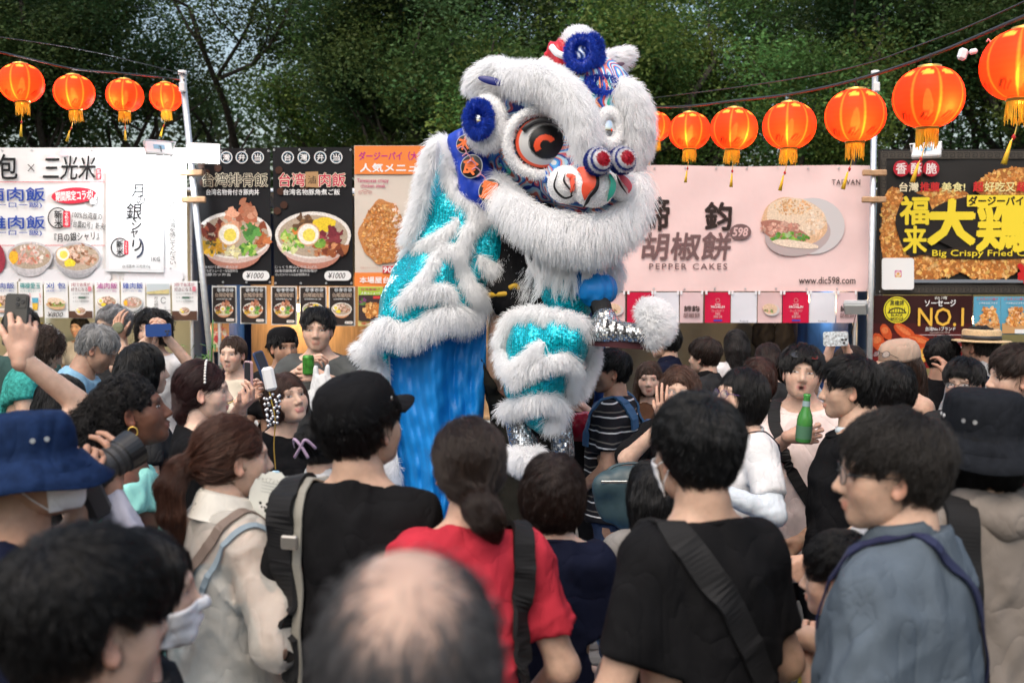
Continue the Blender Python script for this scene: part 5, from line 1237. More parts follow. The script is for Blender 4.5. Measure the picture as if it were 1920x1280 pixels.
    # clothes
    def clothes(name, infl, sleeve, hem, neckr, material, loose=0., neckz=1.440, wav=.0035, vneck=0., off=None, srad=.014, k=.05, zhi=1.49, seed=None):
        c = SDF(); c.u(torso_sdf([(z, a + loose * (1 - np.clip((z - .9) / .45, 0, 1)), b_ + loose * .8 * (1 - np.clip((z - .9) / .45, 0, 1)), cc) for z, a, b_, cc in rings], Rl, piv, infl, hem - .02, zhi))
        for s_, q in A.items():
            sg = math.copysign(1, q['S'][0])
            c.u(cap(Tl((sg * .05, -.015, 1.400)), q['S'] - npa(0, 0, .006), .045 + infl, .046 + infl), k)
            if sleeve > 0:
                f1 = min(1, sleeve); e1 = q['S'] + (q['E'] - q['S']) * f1; c.u(cap(q['S'], e1, .047 + infl * .8, (.043 + srad + infl * .5)), .035)
                if sleeve > 1: e2 = q['E'] + (q['W'] - q['E']) * min(1, sleeve - 1); c.u(cap(q['E'], e2, .046 + srad + infl * .4, .034 + srad * .9), .025)
        for s_, q in A.items():
            if 0 < sleeve:
                if sleeve <= 1: pt = q['S'] + (q['E'] - q['S']) * sleeve; ax_ = unit(q['E'] - q['S'])
                else: pt = q['E'] + (q['W'] - q['E']) * min(1, sleeve - 1); ax_ = unit(q['W'] - q['E'])
                def fcut(P, pt=pt, ax_=ax_, S=q['S']):
                    rel = P - pt; al = rel @ ax_; rad = np.linalg.norm(rel - al[:, None] * ax_, axis=1); return np.where(rad < .13, al, np.minimum(al, -.02))
                c.cut(fcut, .006)
        def hemcut(P): q = (P - piv) @ Rl + piv; return hem - q[:, 2] + .004 * np.sin(q[:, 0] * 30)
        c.cut(hemcut, .006)
        ncut = lambda P: (lambda q: q[:, 2] - (neckz - .30 * (q[:, 1] + .01) - 7. * np.maximum(np.abs(q[:, 0]) - .085, 0)**2 * -1))((P - piv) @ Rl + piv)
        if off is None: c.cut(ncut, .004)
        if vneck: c.sub(cap(Tl((0, .09, 1.45)), Tl((0, .16, 1.45 - vneck)), .05, .012), .006)
        if off is not None: c.cut(lambda P: ((P - piv) @ Rl + piv)[:, 2] - off - .01 * np.sin(P[:, 0] * 22), .006)
        w1 = waves(seed or rnd.randint(1, 9999), wav, (.09, .22), 5, (1, 1, .45)); c.add(w1); w2 = folds(rnd.randint(1, 9999), wav * 1.15); c.add(w2)
        V_, F_ = surf(c, vox); o_ = obj(name, mesh_np(name, V_, F_, True), material, root); p.cl = c
        if off is None and not vneck and d < 4.5:
            zz_ = [r[0] for r in rings]; loop = []
            for a in np.linspace(0, 2 * math.pi, 37):
                z_ = neckz
                for _ in range(6):
                    y_ = (np.interp(z_, zz_, [r[2] for r in rings]) + infl * .9) * math.sin(a) + np.interp(z_, zz_, [r[3] for r in rings]); z_ = .5 * z_ + .5 * (neckz - .30 * (y_ + .01))
                loop.append(Tl(((np.interp(z_, zz_, [r[1] for r in rings]) + infl * .9) * math.cos(a), y_, z_ - .002)))
            mb = MB(); mb.tube(loop, .0075, 6, cap=False); mb.build("neckband", material, o_, smooth=True)
        return o_
    if top:
        t = dict(top); p.top = clothes(t.get('name', 'shirt'), t.get('infl', .016) * .8, t.get('sleeve', .70), t.get('hem', .80), t.get('neckr', .062 if sx_ == 'm' else .060), t['m'], t.get('loose', .03 if sx_ == 'm' else .018), wav=t.get('wav', .0055), neckz=1.462 if t.get('collar') else 1.440, vneck=t.get('vneck', 0), off=t.get('off'), srad=t.get('srad', .009), seed=t.get('seed'))
        if t.get('collar'):
            mb = MB(); ring, F_ = [], []
            n = 24; hgt = t.get('collar_h', .045)
            for j, (rr, dz) in enumerate(((nr * 1.22, .0), (nr * 1.18, hgt * .6), (nr * 1.24, hgt), (nr * 1.42, hgt * .75), (nr * 1.7, .0), (nr * 1.75, -.012))):
                for i in range(n):
                    a = 2 * math.pi * i / n + math.pi / 2; gap = max(0, math.cos(a - math.pi / 2)) ** 8; ring.append(nb + npa(rr * math.cos(a) * 1.05, rr * math.sin(a) + .008 + .02 * gap, dz + .022 - .035 * gap - .012 * math.sin(a)))
            F_ = [(j * n + i, j * n + (i + 1) % n, (j + 1) * n + (i + 1) % n, (j + 1) * n + i) for j in range(5) for i in range(n)]
            mb.add(ring, F_); mb.build("collar", t['collar'], p.top, smooth=True)
    if bottom is not False:
        bm = bottom or cloth("black_trousers", (.02, .02, .022)); c = SDF()
        for s_ in (-1, 1): c.u(cap((s_ * .085, 0, .88), (s_ * .10, .005, .48), .086 * scale_w, .074), .04); c.u(cap((s_ * .10, .005, .48), (s_ * .105, -.008, .07), .074, .062), .02)
        c.u(torso_sdf(rings, Rl, piv, .002, .80, .98), .05); c.cut(lambda P: .06 - P[:, 2], .005); c.add(waves(rnd.randint(1, 9999), .004, (.08, .2)))
        V_, F_ = surf(c, .026); obj("trousers", mesh_np("trousers", V_, F_, True), bm, root)
        for s_ in (-1, 1):
            mb = MB(); mb.box((s_ * .112, .06, .012), (.10, .27, .022), bev=.008); mb.tube([(s_ * .108, -.05, .05), (s_ * .11, .06, .05), (s_ * .115, .165, .035)], [.05, .05, .034], 10); mb.build("shoe", mat("shoe_grey", (.12, .12, .13), .6), root, smooth=False)
    # hair
    if hair:
        style, hc_ = hair[0], hair[1]; tk = hopt.get('t', .013) * .75; hs = hair_volume(style, tk, hopt)
        ms, mc = hmat(hc_); g = np.random.default_rng(rnd.randint(1, 10 ** 6))
        if style != 'bald':
            hs2 = hair_volume(style, tk, hopt)
            if hopt.get('lump', 1): hs2.add(waves(rnd.randint(1, 999), .0022 * hopt.get('lump', 1), (.018, .045), 6, (1, 1, .5)))
            V_, F_ = surf(hs2, .0062 if near else (.0085 if d < 4.2 else .011), pad=.01)
            ho = obj("hair", mesh_np("hair", hc + (V_ * head) @ Rh.T, F_, True), mc, root)
            nst = int(hopt.get('n', 6500 if near else (3400 if d < 4.6 else 1400)) * (1.6 if near else 1.2)); rad = (.00033 if near else (.00055 if d < 4.2 else .0009)) * hopt.get('rad', 1)
            gl = Rh.T @ npa(0, 0, -1); Pst = grow(hs2, V_, F_, flow_field(style, gl, hopt), nst, hopt.get('sl', .07 if style == 'short' else .11), g, 7 if near else 5, hopt.get('fuzz', .011 if style == 'short' else .007), hopt.get('curl', 0), hopt.get('lift', .004 if style == 'short' else .001), hopt.get('noise', .16 if style == 'short' else .07))
            strands("strands", hc + (Pst * head) @ Rh.T, rad, ms, ho)
        p.hairobj = ho if style != 'bald' else None
    p.sex, p.nr, p.nb, p.head, p.body = sx_, nr, nb, head, body
    return p

def strap(p, pts, w, material, th=.004, name="strap", off=.006):
    """a band that follows the clothes; pts in the person's space"""
    Q = np.array(spline(pts, 14)); c = p.cl
    for _ in range(4): v = c(Q); G = c.grad(Q, .008); Q = Q - G * np.clip(v - off, -.05, .05)[:, None] * .8
    for _ in range(8): Q[1:-1] = .25 * Q[:-2] + .5 * Q[1:-1] + .25 * Q[2:]
    v = c(Q); G = c.grad(Q, .012); Q = Q - G * np.minimum(v - off, 0)[:, None]
    T = np.gradient(Q, axis=0); T /= np.maximum(np.linalg.norm(T, axis=1, keepdims=True), 1e-9); S = np.cross(T, G); S /= np.maximum(np.linalg.norm(S, axis=1, keepdims=True), 1e-9)
    V = np.stack([Q - S * w / 2, Q + S * w / 2, Q + S * w / 2 + G * th, Q - S * w / 2 + G * th], 1).reshape(-1, 3); n = len(Q)
    Fs = [(4 * i + k, 4 * i + (k + 1) % 4, 4 * i + 4 + (k + 1) % 4, 4 * i + 4 + k) for i in range(n - 1) for k in range(4)] + [(3, 2, 1, 0), tuple(4 * (n - 1) + k for k in range(4))]
    return obj(name, mesh_np(name, V, Fs, False), material, p.root)

m_frame = mat("glasses_frame", (.02, .02, .02), .3); m_frameg = mat("metal_frame", (.35, .33, .3), .3, metal=.8); m_lens = clear_mat("clear_lens", (.95, .97, 1), .88); m_sun = mat("dark_lens", (.012, .012, .014), .12, spec=.6)
def glasses(p, m=None, dark=False, lift=0, fwd=.004, rx=.0235, rz=.018, tilt=0., th=.0014, name="glasses"):
    """two rims, bridge, arms; head space"""
    Mt = rotx(tilt); pv = npa(0, .0, .0); mb = MB(); LS = []; T = lambda q: p.hw(Mt @ (npa(*q) + npa(0, 0, lift)))
    for s in (-1, 1):
        c = npa(s * .034, .096 + fwd, .000); n = 18
        loop = [T(c + npa(rx * math.cos(a), -.006 * abs(s * rx * math.cos(a) + s * .0) / rx * (1 if s * math.cos(a) > 0 else 0), rz * math.sin(a))) for a in np.linspace(0, 2 * math.pi, n + 1)]
        mb.tube(loop, th, 5, cap=False); ml = MB(); ml.add(loop[:-1], [tuple(range(n))]); LS.append(ml)
        mb.tube([T((s * .058, .090 + fwd, .004)), T((s * .071, .075, .006)), T((s * .077, .0, .004)), T((s * .074, -.018, -.012))], th, 5)
    mb.tube([T((-.011, .098 + fwd, .004)), T((0, .101 + fwd, .006)), T((.011, .098 + fwd, .004))], th, 5)
    o = mb.build(name, m or m_frame, p.root, smooth=True); [ml.build("lens", m_sun if dark else m_lens, o) for ml in LS]; return o

def lathe_head(p, prof, m, name, n=36, sy=1.22, c=(0, -.015, 0), tilt=0., wob=.0, parent=None, thick=.0025):
    V, Fs = [], []; k = len(prof); Mt = rotx(tilt)
    for r, z in prof:
        for i in range(n):
            a = 2 * math.pi * i / n; q = 1 + wob * (math.sin(3 * a + z * 40) + .6 * math.sin(5 * a + 2 + z * 60)) * (r > .08); V.append(p.hw(Mt @ npa(r * q * math.cos(a), r * q * math.sin(a) * sy, z + wob * .35 * math.sin(4 * a + 1) * (1 if r > .1 else .2)) + npa(*c)))
    Fs = [(j * n + i, j * n + (i + 1) % n, (j + 1) * n + (i + 1) % n, (j + 1) * n + i) for j in range(k - 1) for i in range(n)]
    V.append(np.mean(V[-n:], 0)); Fs += [((k - 1) * n + i, (k - 1) * n + (i + 1) % n, len(V) - 1) for i in range(n)]
    me = mesh_np(name, V, Fs, True); o = obj(name, me, m, parent or p.root); md = o.modifiers.new("thickness", 'SOLIDIFY'); md.thickness = thick; md.offset = 1; return o

def bucket_hat(p, m, tilt=0., brim=.055, drop=.045, h=.0, wob=.02):
    pr = [(.096 + brim, .028 - drop), (.096 + brim * .6, .028 - drop * .62), (.096 + brim * .15, .026), (.094, .032), (.093, .05), (.091, .09 + h), (.086, .118 + h), (.074, .130 + h), (.04, .135 + h), (.012, .136 + h)]
    o = lathe_head(p, pr, m, "bucket_hat", 44, 1.2, tilt=tilt, wob=wob)
    for f in (.12, .2, .28, .36, .44):
        r = .096 + brim * f; mb = MB(); ring = [p.hw(rotx(tilt) @ npa((r + .002) * math.cos(a), (r + .002) * math.sin(a) * 1.2, .0305 - drop * f * .98) + npa(0, -.015, 0)) for a in np.linspace(0, 6.2832, 40)]; mb.tube(ring, .0009, 4, cap=False); mb.build("stitching", m, o)
    for s in (-1, 1):
        for q in (.35, .62):
            a = q if s > 0 else math.pi - q
            for sy_ in (1, -1):
                mb = MB(); mb.lathe([(.001, .002), (.005, .002), (.0055, 0)], 10, p.hw(rotx(tilt) @ npa(.0935 * math.cos(a), .0935 * 1.2 * sy_ * math.sin(a), .075) + npa(0, -.015, 0)), p.Rh @ basis(npa(-math.sin(a), math.cos(a) * sy_, 0), npa(0, 0, 1), npa(math.cos(a), math.sin(a) * sy_, 0))); mb.build("eyelet", m_steel, o)
    return o

def ball_cap(p, m, back=False, tilt=0., brim=True, h=0., eyelets=False, name="cap", droop=.25, bl=.075, m2=None):
    o = lathe_head(p, [(.0905, .024), (.0925, .04), (.0915, .06), (.087, .09 + h), (.074, .113 + h), (.05, .127 + h), (.02, .132 + h)], m, name, 40, 1.2, tilt=tilt, wob=.008)
    s = -1 if back else 1; V, Fs = [], []; nu, nv = 18, 6
    for j in range(nv + 1):
        for i in range(nu + 1):
            a = -1 + 2 * i / nu; th = a * 1.05; e = j / nv; ext = bl * e * (1 - .55 * a * a) ; x = .0935 * math.sin(th); y = .0935 * 1.2 * math.cos(th) + ext; z = .030 + .004 * (1 - e) - droop * ext - .012 * a * a * e
            V.append(p.hw(rotx(tilt) @ npa(x, s * y, z) + npa(0, -.015, 0)))
    Fs = [(j * (nu + 1) + i, j * (nu + 1) + i + 1, (j + 1) * (nu + 1) + i + 1, (j + 1) * (nu + 1) + i) for j in range(nv) for i in range(nu)]
    q = obj("brim", mesh_np("brim", V, Fs, True), m2 or m, o); md = q.modifiers.new("thickness", 'SOLIDIFY'); md.thickness = .004
    mb = MB(); mb.lathe([(.001, .004), (.006, .003), (.008, 0)], 10, p.hw(rotx(tilt) @ npa(0, 0, .133 + h) + npa(0, -.015, 0)), p.Rh); mb.build("button", m, o, smooth=True)
    if eyelets:
        for a in (.5, 1.0, 2.1, 2.6):
            mb = MB(); mb.lathe([(.002, .002), (.005, .002), (.006, 0)], 12, p.hw(rotx(tilt) @ npa(.0925 * math.cos(a), .0925 * 1.2 * math.sin(a), .066) + npa(0, -.015, 0)), p.Rh @ basis(npa(-math.sin(a), math.cos(a), 0), npa(0, 0, 1), npa(math.cos(a), math.sin(a), 0))); mb.build("eyelet", m_frameg, o)
    return o

def face_mask(p, m=None, ear=True, drop=0.):
    """cloth mask over nose and chin with ear loops"""
    s = head_base(('f' if p.sex == 'f' else 'm') + 'c', 1)['sdf']; nu, nv = 22, 12
    U, Vv = np.meshgrid(np.linspace(-1, 1, nu + 1), np.linspace(-1, 1, nv + 1)); U, Vv = U.ravel(), Vv.ravel(); th = U * 1.12; z = -.062 - drop + Vv * (.048 - .012 * np.abs(U))
    D = np.stack([np.sin(th), np.cos(th), 0 * th], 1); Z = np.stack([0 * z, 0 * z, z], 1); lo, hi = np.full(len(z), .02), np.full(len(z), .16)
    for _ in range(14): mm = (lo + hi) / 2; ins = s(D * mm[:, None] + Z) < 0; lo = np.where(ins, mm, lo); hi = np.where(ins, hi, mm)
    V = [p.hw(q) for q in D * (np.maximum(lo, .062) + .006 + .006 * (1 - np.abs(U)) + .0012 * np.sin(Vv * 9))[:, None] + Z]
    Fs = [(j * (nu + 1) + i, j * (nu + 1) + i + 1, (j + 1) * (nu + 1) + i + 1, (j + 1) * (nu + 1) + i) for j in range(nv) for i in range(nu)]
    o = obj("face_mask", mesh_np("face_mask", V, Fs, True), m or cloth("mask_white", (.72, .72, .74), bump=.1), p.root); md = o.modifiers.new("thickness", 'SOLIDIFY'); md.thickness = .002; md.offset = 1
    for sg, i in ((-1, 0), (1, nu)):
        for j in (1, nv - 1):
            mb = MB(); e = p.hw((sg * .076, -.020, -.005 if j > 1 else -.03)); a = V[j * (nu + 1) + i]; mb.tube([a, (np.array(a) + e) / 2 + p.Rh @ npa(sg * .006, 0, 0), e], .0016, 5); mb.build("ear_loop", m_plastic_w, o)
    return o

def phone(name, label, c, up, face, m, w=.074, h=.15, th=.009, bumps=True, cat="phone", screen=(.02, .02, .025)):
    """a slab with rounded corners; `face` is the way its screen looks"""
    z = unit(up); y = unit(np.array(face) - z * np.dot(face, z)); x = np.cross(y, z); e = empty(name, c, label=label, cat=cat); M = basis(x, y, z)
    def slab(hx, hz, y0, y1, r):
        pts = []
        for cx, cz, a0 in ((hx - r, hz - r, 0), (-hx + r, hz - r, 90), (-hx + r, -hz + r, 180), (hx - r, -hz + r, 270)): pts += [(cx + r * math.cos(R(a0 + 18 * i)), cz + r * math.sin(R(a0 + 18 * i))) for i in range(6)]
        n = len(pts); V = [M @ npa(a, y0, b_) for a, b_ in pts] + [M @ npa(a, y1, b_) for a, b_ in pts]
        return V, [tuple(range(n)), tuple(range(2 * n - 1, n - 1, -1))] + [(i, n + i, n + (i + 1) % n, (i + 1) % n) for i in range(n)]
    b = MB(); b.add(*slab(w / 2, h / 2, -th / 2, th / 2, .011)); b.build("case", m, e)
    b = MB(); b.add(*slab(w / 2 - .004, h / 2 - .005, th / 2, th / 2 + .0008, .008)); b.build("screen", mat("phone_screen_%d" % int(sum(screen) * 99), screen, .12), e)
    if bumps:
        b = MB(); V, Fs = slab(.018, .018, -th / 2 - .002, -th / 2, .006); V = [v + M @ npa(w / 2 - .022, 0, h / 2 - .022) for v in V]; b.add(V, Fs); cb = b.build("camera_bump", m, e)
        for dx, dz in ((-.008, .008), (-.008, -.008), (.008, 0)):
            b = MB(); b.lathe([(.0065, -.002), (.0065, .0015), (.0045, .0018), (.001, .0005)], 14, M @ npa(w / 2 - .022 + dx, -th / 2 - .002, h / 2 - .022 + dz), M @ rotx(math.pi / 2)); b.build("lens", m_dark, cb, smooth=True)
    return e
# ------------------------------------------------------------------ the lion
def seq_mat(name, col, scale=130., metal=.55, rough=.28, tilt=.55, dark=.35):
    m = bpy.data.materials.new(name); m.use_nodes = True; nt = m.node_tree; L = nt.links.new; b_ = nt.nodes["Principled BSDF"]
    tc = nt.nodes.new("ShaderNodeTexCoord"); vo = nt.nodes.new("ShaderNodeTexVoronoi"); vo.inputs["Scale"].default_value = scale; vo.inputs["Randomness"].default_value = .35; L(tc.outputs["Object"], vo.inputs["Vector"])
    ge = nt.nodes.new("ShaderNodeNewGeometry"); sb = nt.nodes.new("ShaderNodeVectorMath"); sb.operation = 'SUBTRACT'; L(vo.outputs["Color"], sb.inputs[0]); sb.inputs[1].default_value = (.5, .5, .5)
    sc_ = nt.nodes.new("ShaderNodeVectorMath"); sc_.operation = 'SCALE'; L(sb.outputs[0], sc_.inputs[0]); sc_.inputs["Scale"].default_value = tilt
    ad = nt.nodes.new("ShaderNodeVectorMath"); L(ge.outputs["Normal"], ad.inputs[0]); L(sc_.outputs[0], ad.inputs[1]); no = nt.nodes.new("ShaderNodeVectorMath"); no.operation = 'NORMALIZE'; L(ad.outputs[0], no.inputs[0]); L(no.outputs[0], b_.inputs["Normal"])
    cr = nt.nodes.new("ShaderNodeValToRGB"); L(vo.outputs["Distance"], cr.inputs[0]); e = cr.color_ramp.elements; e[0].color = (*col, 1); e[0].position = .38; e[1].color = (*[c * dark for c in col], 1); e[1].position = .62; L(cr.outputs[0], b_.inputs["Base Color"])
    b_.inputs["Metallic"].default_value = metal; b_.inputs["Roughness"].default_value = rough; return m
def swirl_mat(name, cols, scale=9., dist=9.):
    m = bpy.data.materials.new(name); m.use_nodes = True; nt = m.node_tree; L = nt.links.new; b_ = nt.nodes["Principled BSDF"]
    tc = nt.nodes.new("ShaderNodeTexCoord"); nz = nt.nodes.new("ShaderNodeTexNoise"); nz.inputs["Scale"].default_value = scale; nz.inputs["Detail"].default_value = .6; nz.inputs["Distortion"].default_value = 1.2; L(tc.outputs["Object"], nz.inputs["Vector"])
    mu = nt.nodes.new("ShaderNodeMath"); mu.operation = 'MULTIPLY'; mu.inputs[1].default_value = dist; L(nz.outputs[0], mu.inputs[0]); wv = nt.nodes.new("ShaderNodeMath"); wv.operation = 'FRACT'; L(mu.outputs[0], wv.inputs[0])
    cr = nt.nodes.new("ShaderNodeValToRGB"); cr.color_ramp.interpolation = 'CONSTANT'; L(wv.outputs[0], cr.inputs[0]); e = cr.color_ramp.elements
    e[0].position, e[0].color = 0, (*cols[0], 1); e[1].position, e[1].color = 1 / len(cols), (*cols[1], 1)
    for i, c in enumerate(cols[2:], 2): q = e.new(i / len(cols)); q.color = (*c, 1)
    L(cr.outputs[0], b_.inputs["Base Color"]); b_.inputs["Roughness"].default_value = .5; return m
m_seq = seq_mat("turquoise_sequins", (.0, .56, .70), 130., .4); m_silver = seq_mat("silver_sequins", (.62, .64, .66), 110, .8, .25, .6, .3)
BLU, TEAL_, ORG = (.01, .05, .42), (.04, .50, .40), (.85, .10, .04)
m_pattern = swirl_mat("painted_swirls", [(.03, .16, .62), (.10, .40, .78), (.72, .74, .78), (.70, .12, .16), (.02, .05, .30), (.35, .62, .80), (.60, .62, .68), (.75, .20, .15)], 4.2, 5.0)
m_royal = mat("royal_satin", (.01, .045, .42), .35, var=.15, vscale=20, bump=.5, bscale=25, bdist=.01)
m_satin = mat("blue_satin", (.004, .20, .58), .45, var=.08, vscale=4, bump=.25, bscale=14, bdist=.010, spec=.4, stretch=(1, 1, 1.6))
m_furbase = mat("white_plush", (.84, .84, .85), .9, bump=.8, bscale=120, bdist=.01); m_fur = fur_mat("white_fur", (.96, .965, .975), .5); m_bluefur = hair_mat("blue_fur", (.010, .05, .42), .6, .3, .2)
m_vpaint = mat("lion_paint", vcol=True, rough=.4); m_mirror = mat("mirror", (.8, .82, .85), .06, metal=1)
lion = empty("lion_dance_costume", at(960, 1000, 4.7) * 1.0, label="white and turquoise lion dance costume with fur trim, reared up above the crowd", cat="lion costume"); lion.location = (0, 0, 0)
W = lambda x, y, d: np.array(at(x, y, d))
PX = 4.6 / F

def raycast(s, px, py, d0=3.8, d1=5.6):
    o, v = ray(px, py); t = d0
    for _ in range(60):
        h = float(s((o + v * t)[None])[0])
        if h < .001: break
        t += max(h * .8, .002)
        if t > d1: return None
    p = o + v * t; return p, s.grad(p[None])[0]

head = SDF(); head.u(ell(W(1062, 262, 4.82), (.30, .30, .36))); head.u(ell(W(1105, 185, 4.68), (.21, .2, .19)), .15); head.u(ell(W(1110, 345, 4.55), (.20, .17, .14)), .12); head.u(ell(W(940, 260, 4.95), (.16, .25, .26)), .15)
V_, F_ = surf(head, .018); lhead = obj("head", mesh_np("head", V_, F_), m_pattern, lion)
def on(s, px, py, dflt=4.6):
    r = raycast(s, px, py)
    return (r[0], r[1]) if r is not None else (W(px, py, dflt), npa(0, -1, 0))

FURN = [0]
def fur_on(s, V, Fq, n, L, parent, flow=(0, 0, -1), up=.7, fl=.8, noise=.35, rad=.0013, m=None, name="fur", clump=.5, droop=.35, k=5):
    g = np.random.default_rng(100 + FURN[0]); FURN[0] += 1
    P, _ = scatter(V, Fq, n, g); N = s.grad(P); f = np.asarray(flow(P) if callable(flow) else np.tile(np.array(flow, float), (n, 1)), float); f = f - N * (f * N).sum(1, keepdims=True)
    w = waves(50 + FURN[0], 1.0, (.035, .08), 4, (1, 1, 1)); cl = np.stack([w(P), w(P + .37), w(P + 1.1)], 1) * clump
    d = N * up + f * fl + g.normal(size=(n, 3)) * noise + cl * .45; d /= np.linalg.norm(d, axis=1, keepdims=True); ln = L * g.uniform(.5, 1.2, (n, 1)); out = [P - N * .004]
    for i in range(1, k): t = i / (k - 1); out.append(P + d * ln * t + npa(0, 0, -1) * ln * droop * t * t + f * ln * .3 * t * t)
    return strands(name, np.stack(out, 1), rad, m or m_fur, parent, .25)
def fur_tube(name, pts, rad, n, L, parent, flow=None, vox=.014, m=None, mb_=None, **k):
    """a stuffed plush roll along a path, with fur"""
    s = SDF(); Q = [np.array(p) for p in spline(pts, 4)]; rr = np.interp(np.linspace(0, 1, len(Q)), np.linspace(0, 1, len(rad)), rad) if not np.isscalar(rad) else np.full(len(Q), rad)
    for i in range(len(Q) - 1): s.u(cap(Q[i], Q[i + 1], rr[i], rr[i + 1]), .02)
    V, F_ = surf(s, vox); obj(name, mesh_np(name, V, F_), mb_ or m_furbase, parent)
    if flow is None: flow = (0, 0, -1)
    fur_on(s, V, F_, n, L, parent, flow, m=m, name=name + "_fur", **k); return s
def disc(name, c, nrm, rx, rz, colf, parent, dome=.0, n=40, k=14, mat_=None, up=(0, 0, 1), roll=0.):
    """a domed round panel; colf(u, v) gives its painted colour, u right, v up, each in -1..1"""
    nrm = unit(nrm); x = unit(np.cross(np.array(up, float), nrm)) * -1; x = unit(np.cross(nrm, npa(*up))) if False else unit(np.cross(npa(*up), nrm)); z = np.cross(nrm, x); V, C = [np.array(c) + nrm * dome], [colf(0, 0)]
    for j in range(1, k + 1):
        for i in range(n):
            a = 2 * math.pi * i / n; r = j / k; u, v = r * math.cos(a), r * math.sin(a); cr_, sr_ = math.cos(roll), math.sin(roll); U, Vv = u * cr_ - v * sr_, u * sr_ + v * cr_
            V.append(np.array(c) + x * u * rx + z * v * rz + nrm * dome * (1 - r * r)); C.append(colf(U, Vv))
    Fs = [(0, 1 + i, 1 + (i + 1) % n) for i in range(n)] + [(1 + (j - 1) * n + i, 1 + j * n + i, 1 + j * n + (i + 1) % n, 1 + (j - 1) * n + (i + 1) % n) for j in range(1, k) for i in range(n)]
    return obj(name, mesh_np(name, V, Fs, True, np.array(C)), mat_ or m_vpaint, parent)
def ring_pts(c, nrm, rx, rz, n=20):
    nrm = unit(nrm); x = unit(np.cross(npa(0, 0, 1), nrm)); z = np.cross(nrm, x); return [np.array(c) + x * rx * math.cos(a) + z * rz * math.sin(a) for a in np.linspace(0, 2 * math.pi, n + 1)]
def out_from(c):
    def f(P): d = P - np.array(c); return d / np.maximum(np.linalg.norm(d, axis=1, keepdims=True), 1e-6)
    return f
FACE = unit(npa(.34, -.92, -.12))

# eyes
def eye_cols(u, v):
    r = math.hypot(u, v); q = math.hypot(u - .12, v - .02); a = math.degrees(math.atan2(v - .02, u - .12))
    if r > .93: return (.015, .015, .018)
    if r > .84: return ORG if (u < .35 or v < 0) else (.55, .54, .54)
    if q > .66: return (.60, .60, .60)
    if q > .62: return (.2, .2, .2)
    if .19 < math.hypot(u - .05, v + .10) < .40 and -.6 * (u - .05) + .8 * (v + .10) > -.02: return (.85, .09, .03)
    return (.008, .008, .009)
for side, (px, py, rx, rz) in enumerate(((1015, 268, .130, .118), (1188, 258, .085, .10))):
    nrm = unit(FACE + npa(-.22 if side == 0 else .5, 0, .0)); c, _ = on(head, px, py); c = c + nrm * .03
    fur_tube("eye_surround", ring_pts(c - npa(.01, 0, .0), nrm, rx + .018, rz + .024, 22), .014, 3200 if side == 0 else 1200, .013, lhead, flow=out_from(c), noise=.3, fl=.4, droop=.15)
    disc("eyeball", c - nrm * .005, nrm, rx, rz, eye_cols, lhead, .055, 64, 40)
    if side == 0:
        lid = [c + nrm * .05 + npa(.11 * math.cos(a), 0, .1 * math.sin(a)) for a in np.linspace(.4, 2.6, 9)]
        b = MB(); b.tube(lid, .012, 8); b.build("eyelid", m_dark, lhead, smooth=True)
# brows, ears
def down_out(p): return lambda P: np.tile(npa(.25, -.1, -1), (len(P), 1))
c1, _ = on(head, 1030, 180)
fur_tube("brow", [W(948, 142, 4.62), W(992, 146, 4.50), W(1044, 165, 4.42), W(1080, 203, 4.36), W(1094, 252, 4.34), W(1092, 288, 4.36)], [.040, .055, .060, .052, .038, .018], 15000, .048, lhead, flow=(.35, -.3, -1), noise=.4, fl=.75, up=.75)
fur_tube("brow", [W(1152, 165, 4.56), W(1180, 180, 4.50), W(1195, 225, 4.50), W(1193, 270, 4.52), W(1184, 312, 4.54)], [.032, .048, .05, .042, .024], 8000, .044, lhead, flow=(.5, -.2, -1), noise=.4, fl=.7)
fur_tube("ear", [W(952, 128, 4.68), W(925, 130, 4.66), W(898, 145, 4.64), W(884, 160, 4.64)], [.028, .034, .030, .012], 4200, .042, lhead, flow=(-1, 0, -.35), noise=.4)
fur_tube("ear", [W(948, 172, 4.66), W(918, 170, 4.64), W(893, 165, 4.63)], [.016, .018, .008], 2000, .034, lhead, flow=(-1, 0, -.5), noise=.4)
disc("ear_lining", W(922, 152, 4.545), (-.1, -1, .1), .065, .018, lambda u, v: (.012, .02, .16), lhead, .006, roll=0, up=(.28, 0, 1))
fur_tube("ear", [W(1100, 128, 4.74), W(1135, 118, 4.70), W(1162, 108, 4.68), W(1178, 98, 4.68)], [.028, .032, .024, .01], 4000, .04, lhead, flow=(1, 0, .35), noise=.4)
disc("ear_lining", W(1150, 124, 4.62), (.2, -1, -.3), .055, .013, lambda u, v: (.16, .10, .14), lhead, .004, up=(-.25, 0, 1))
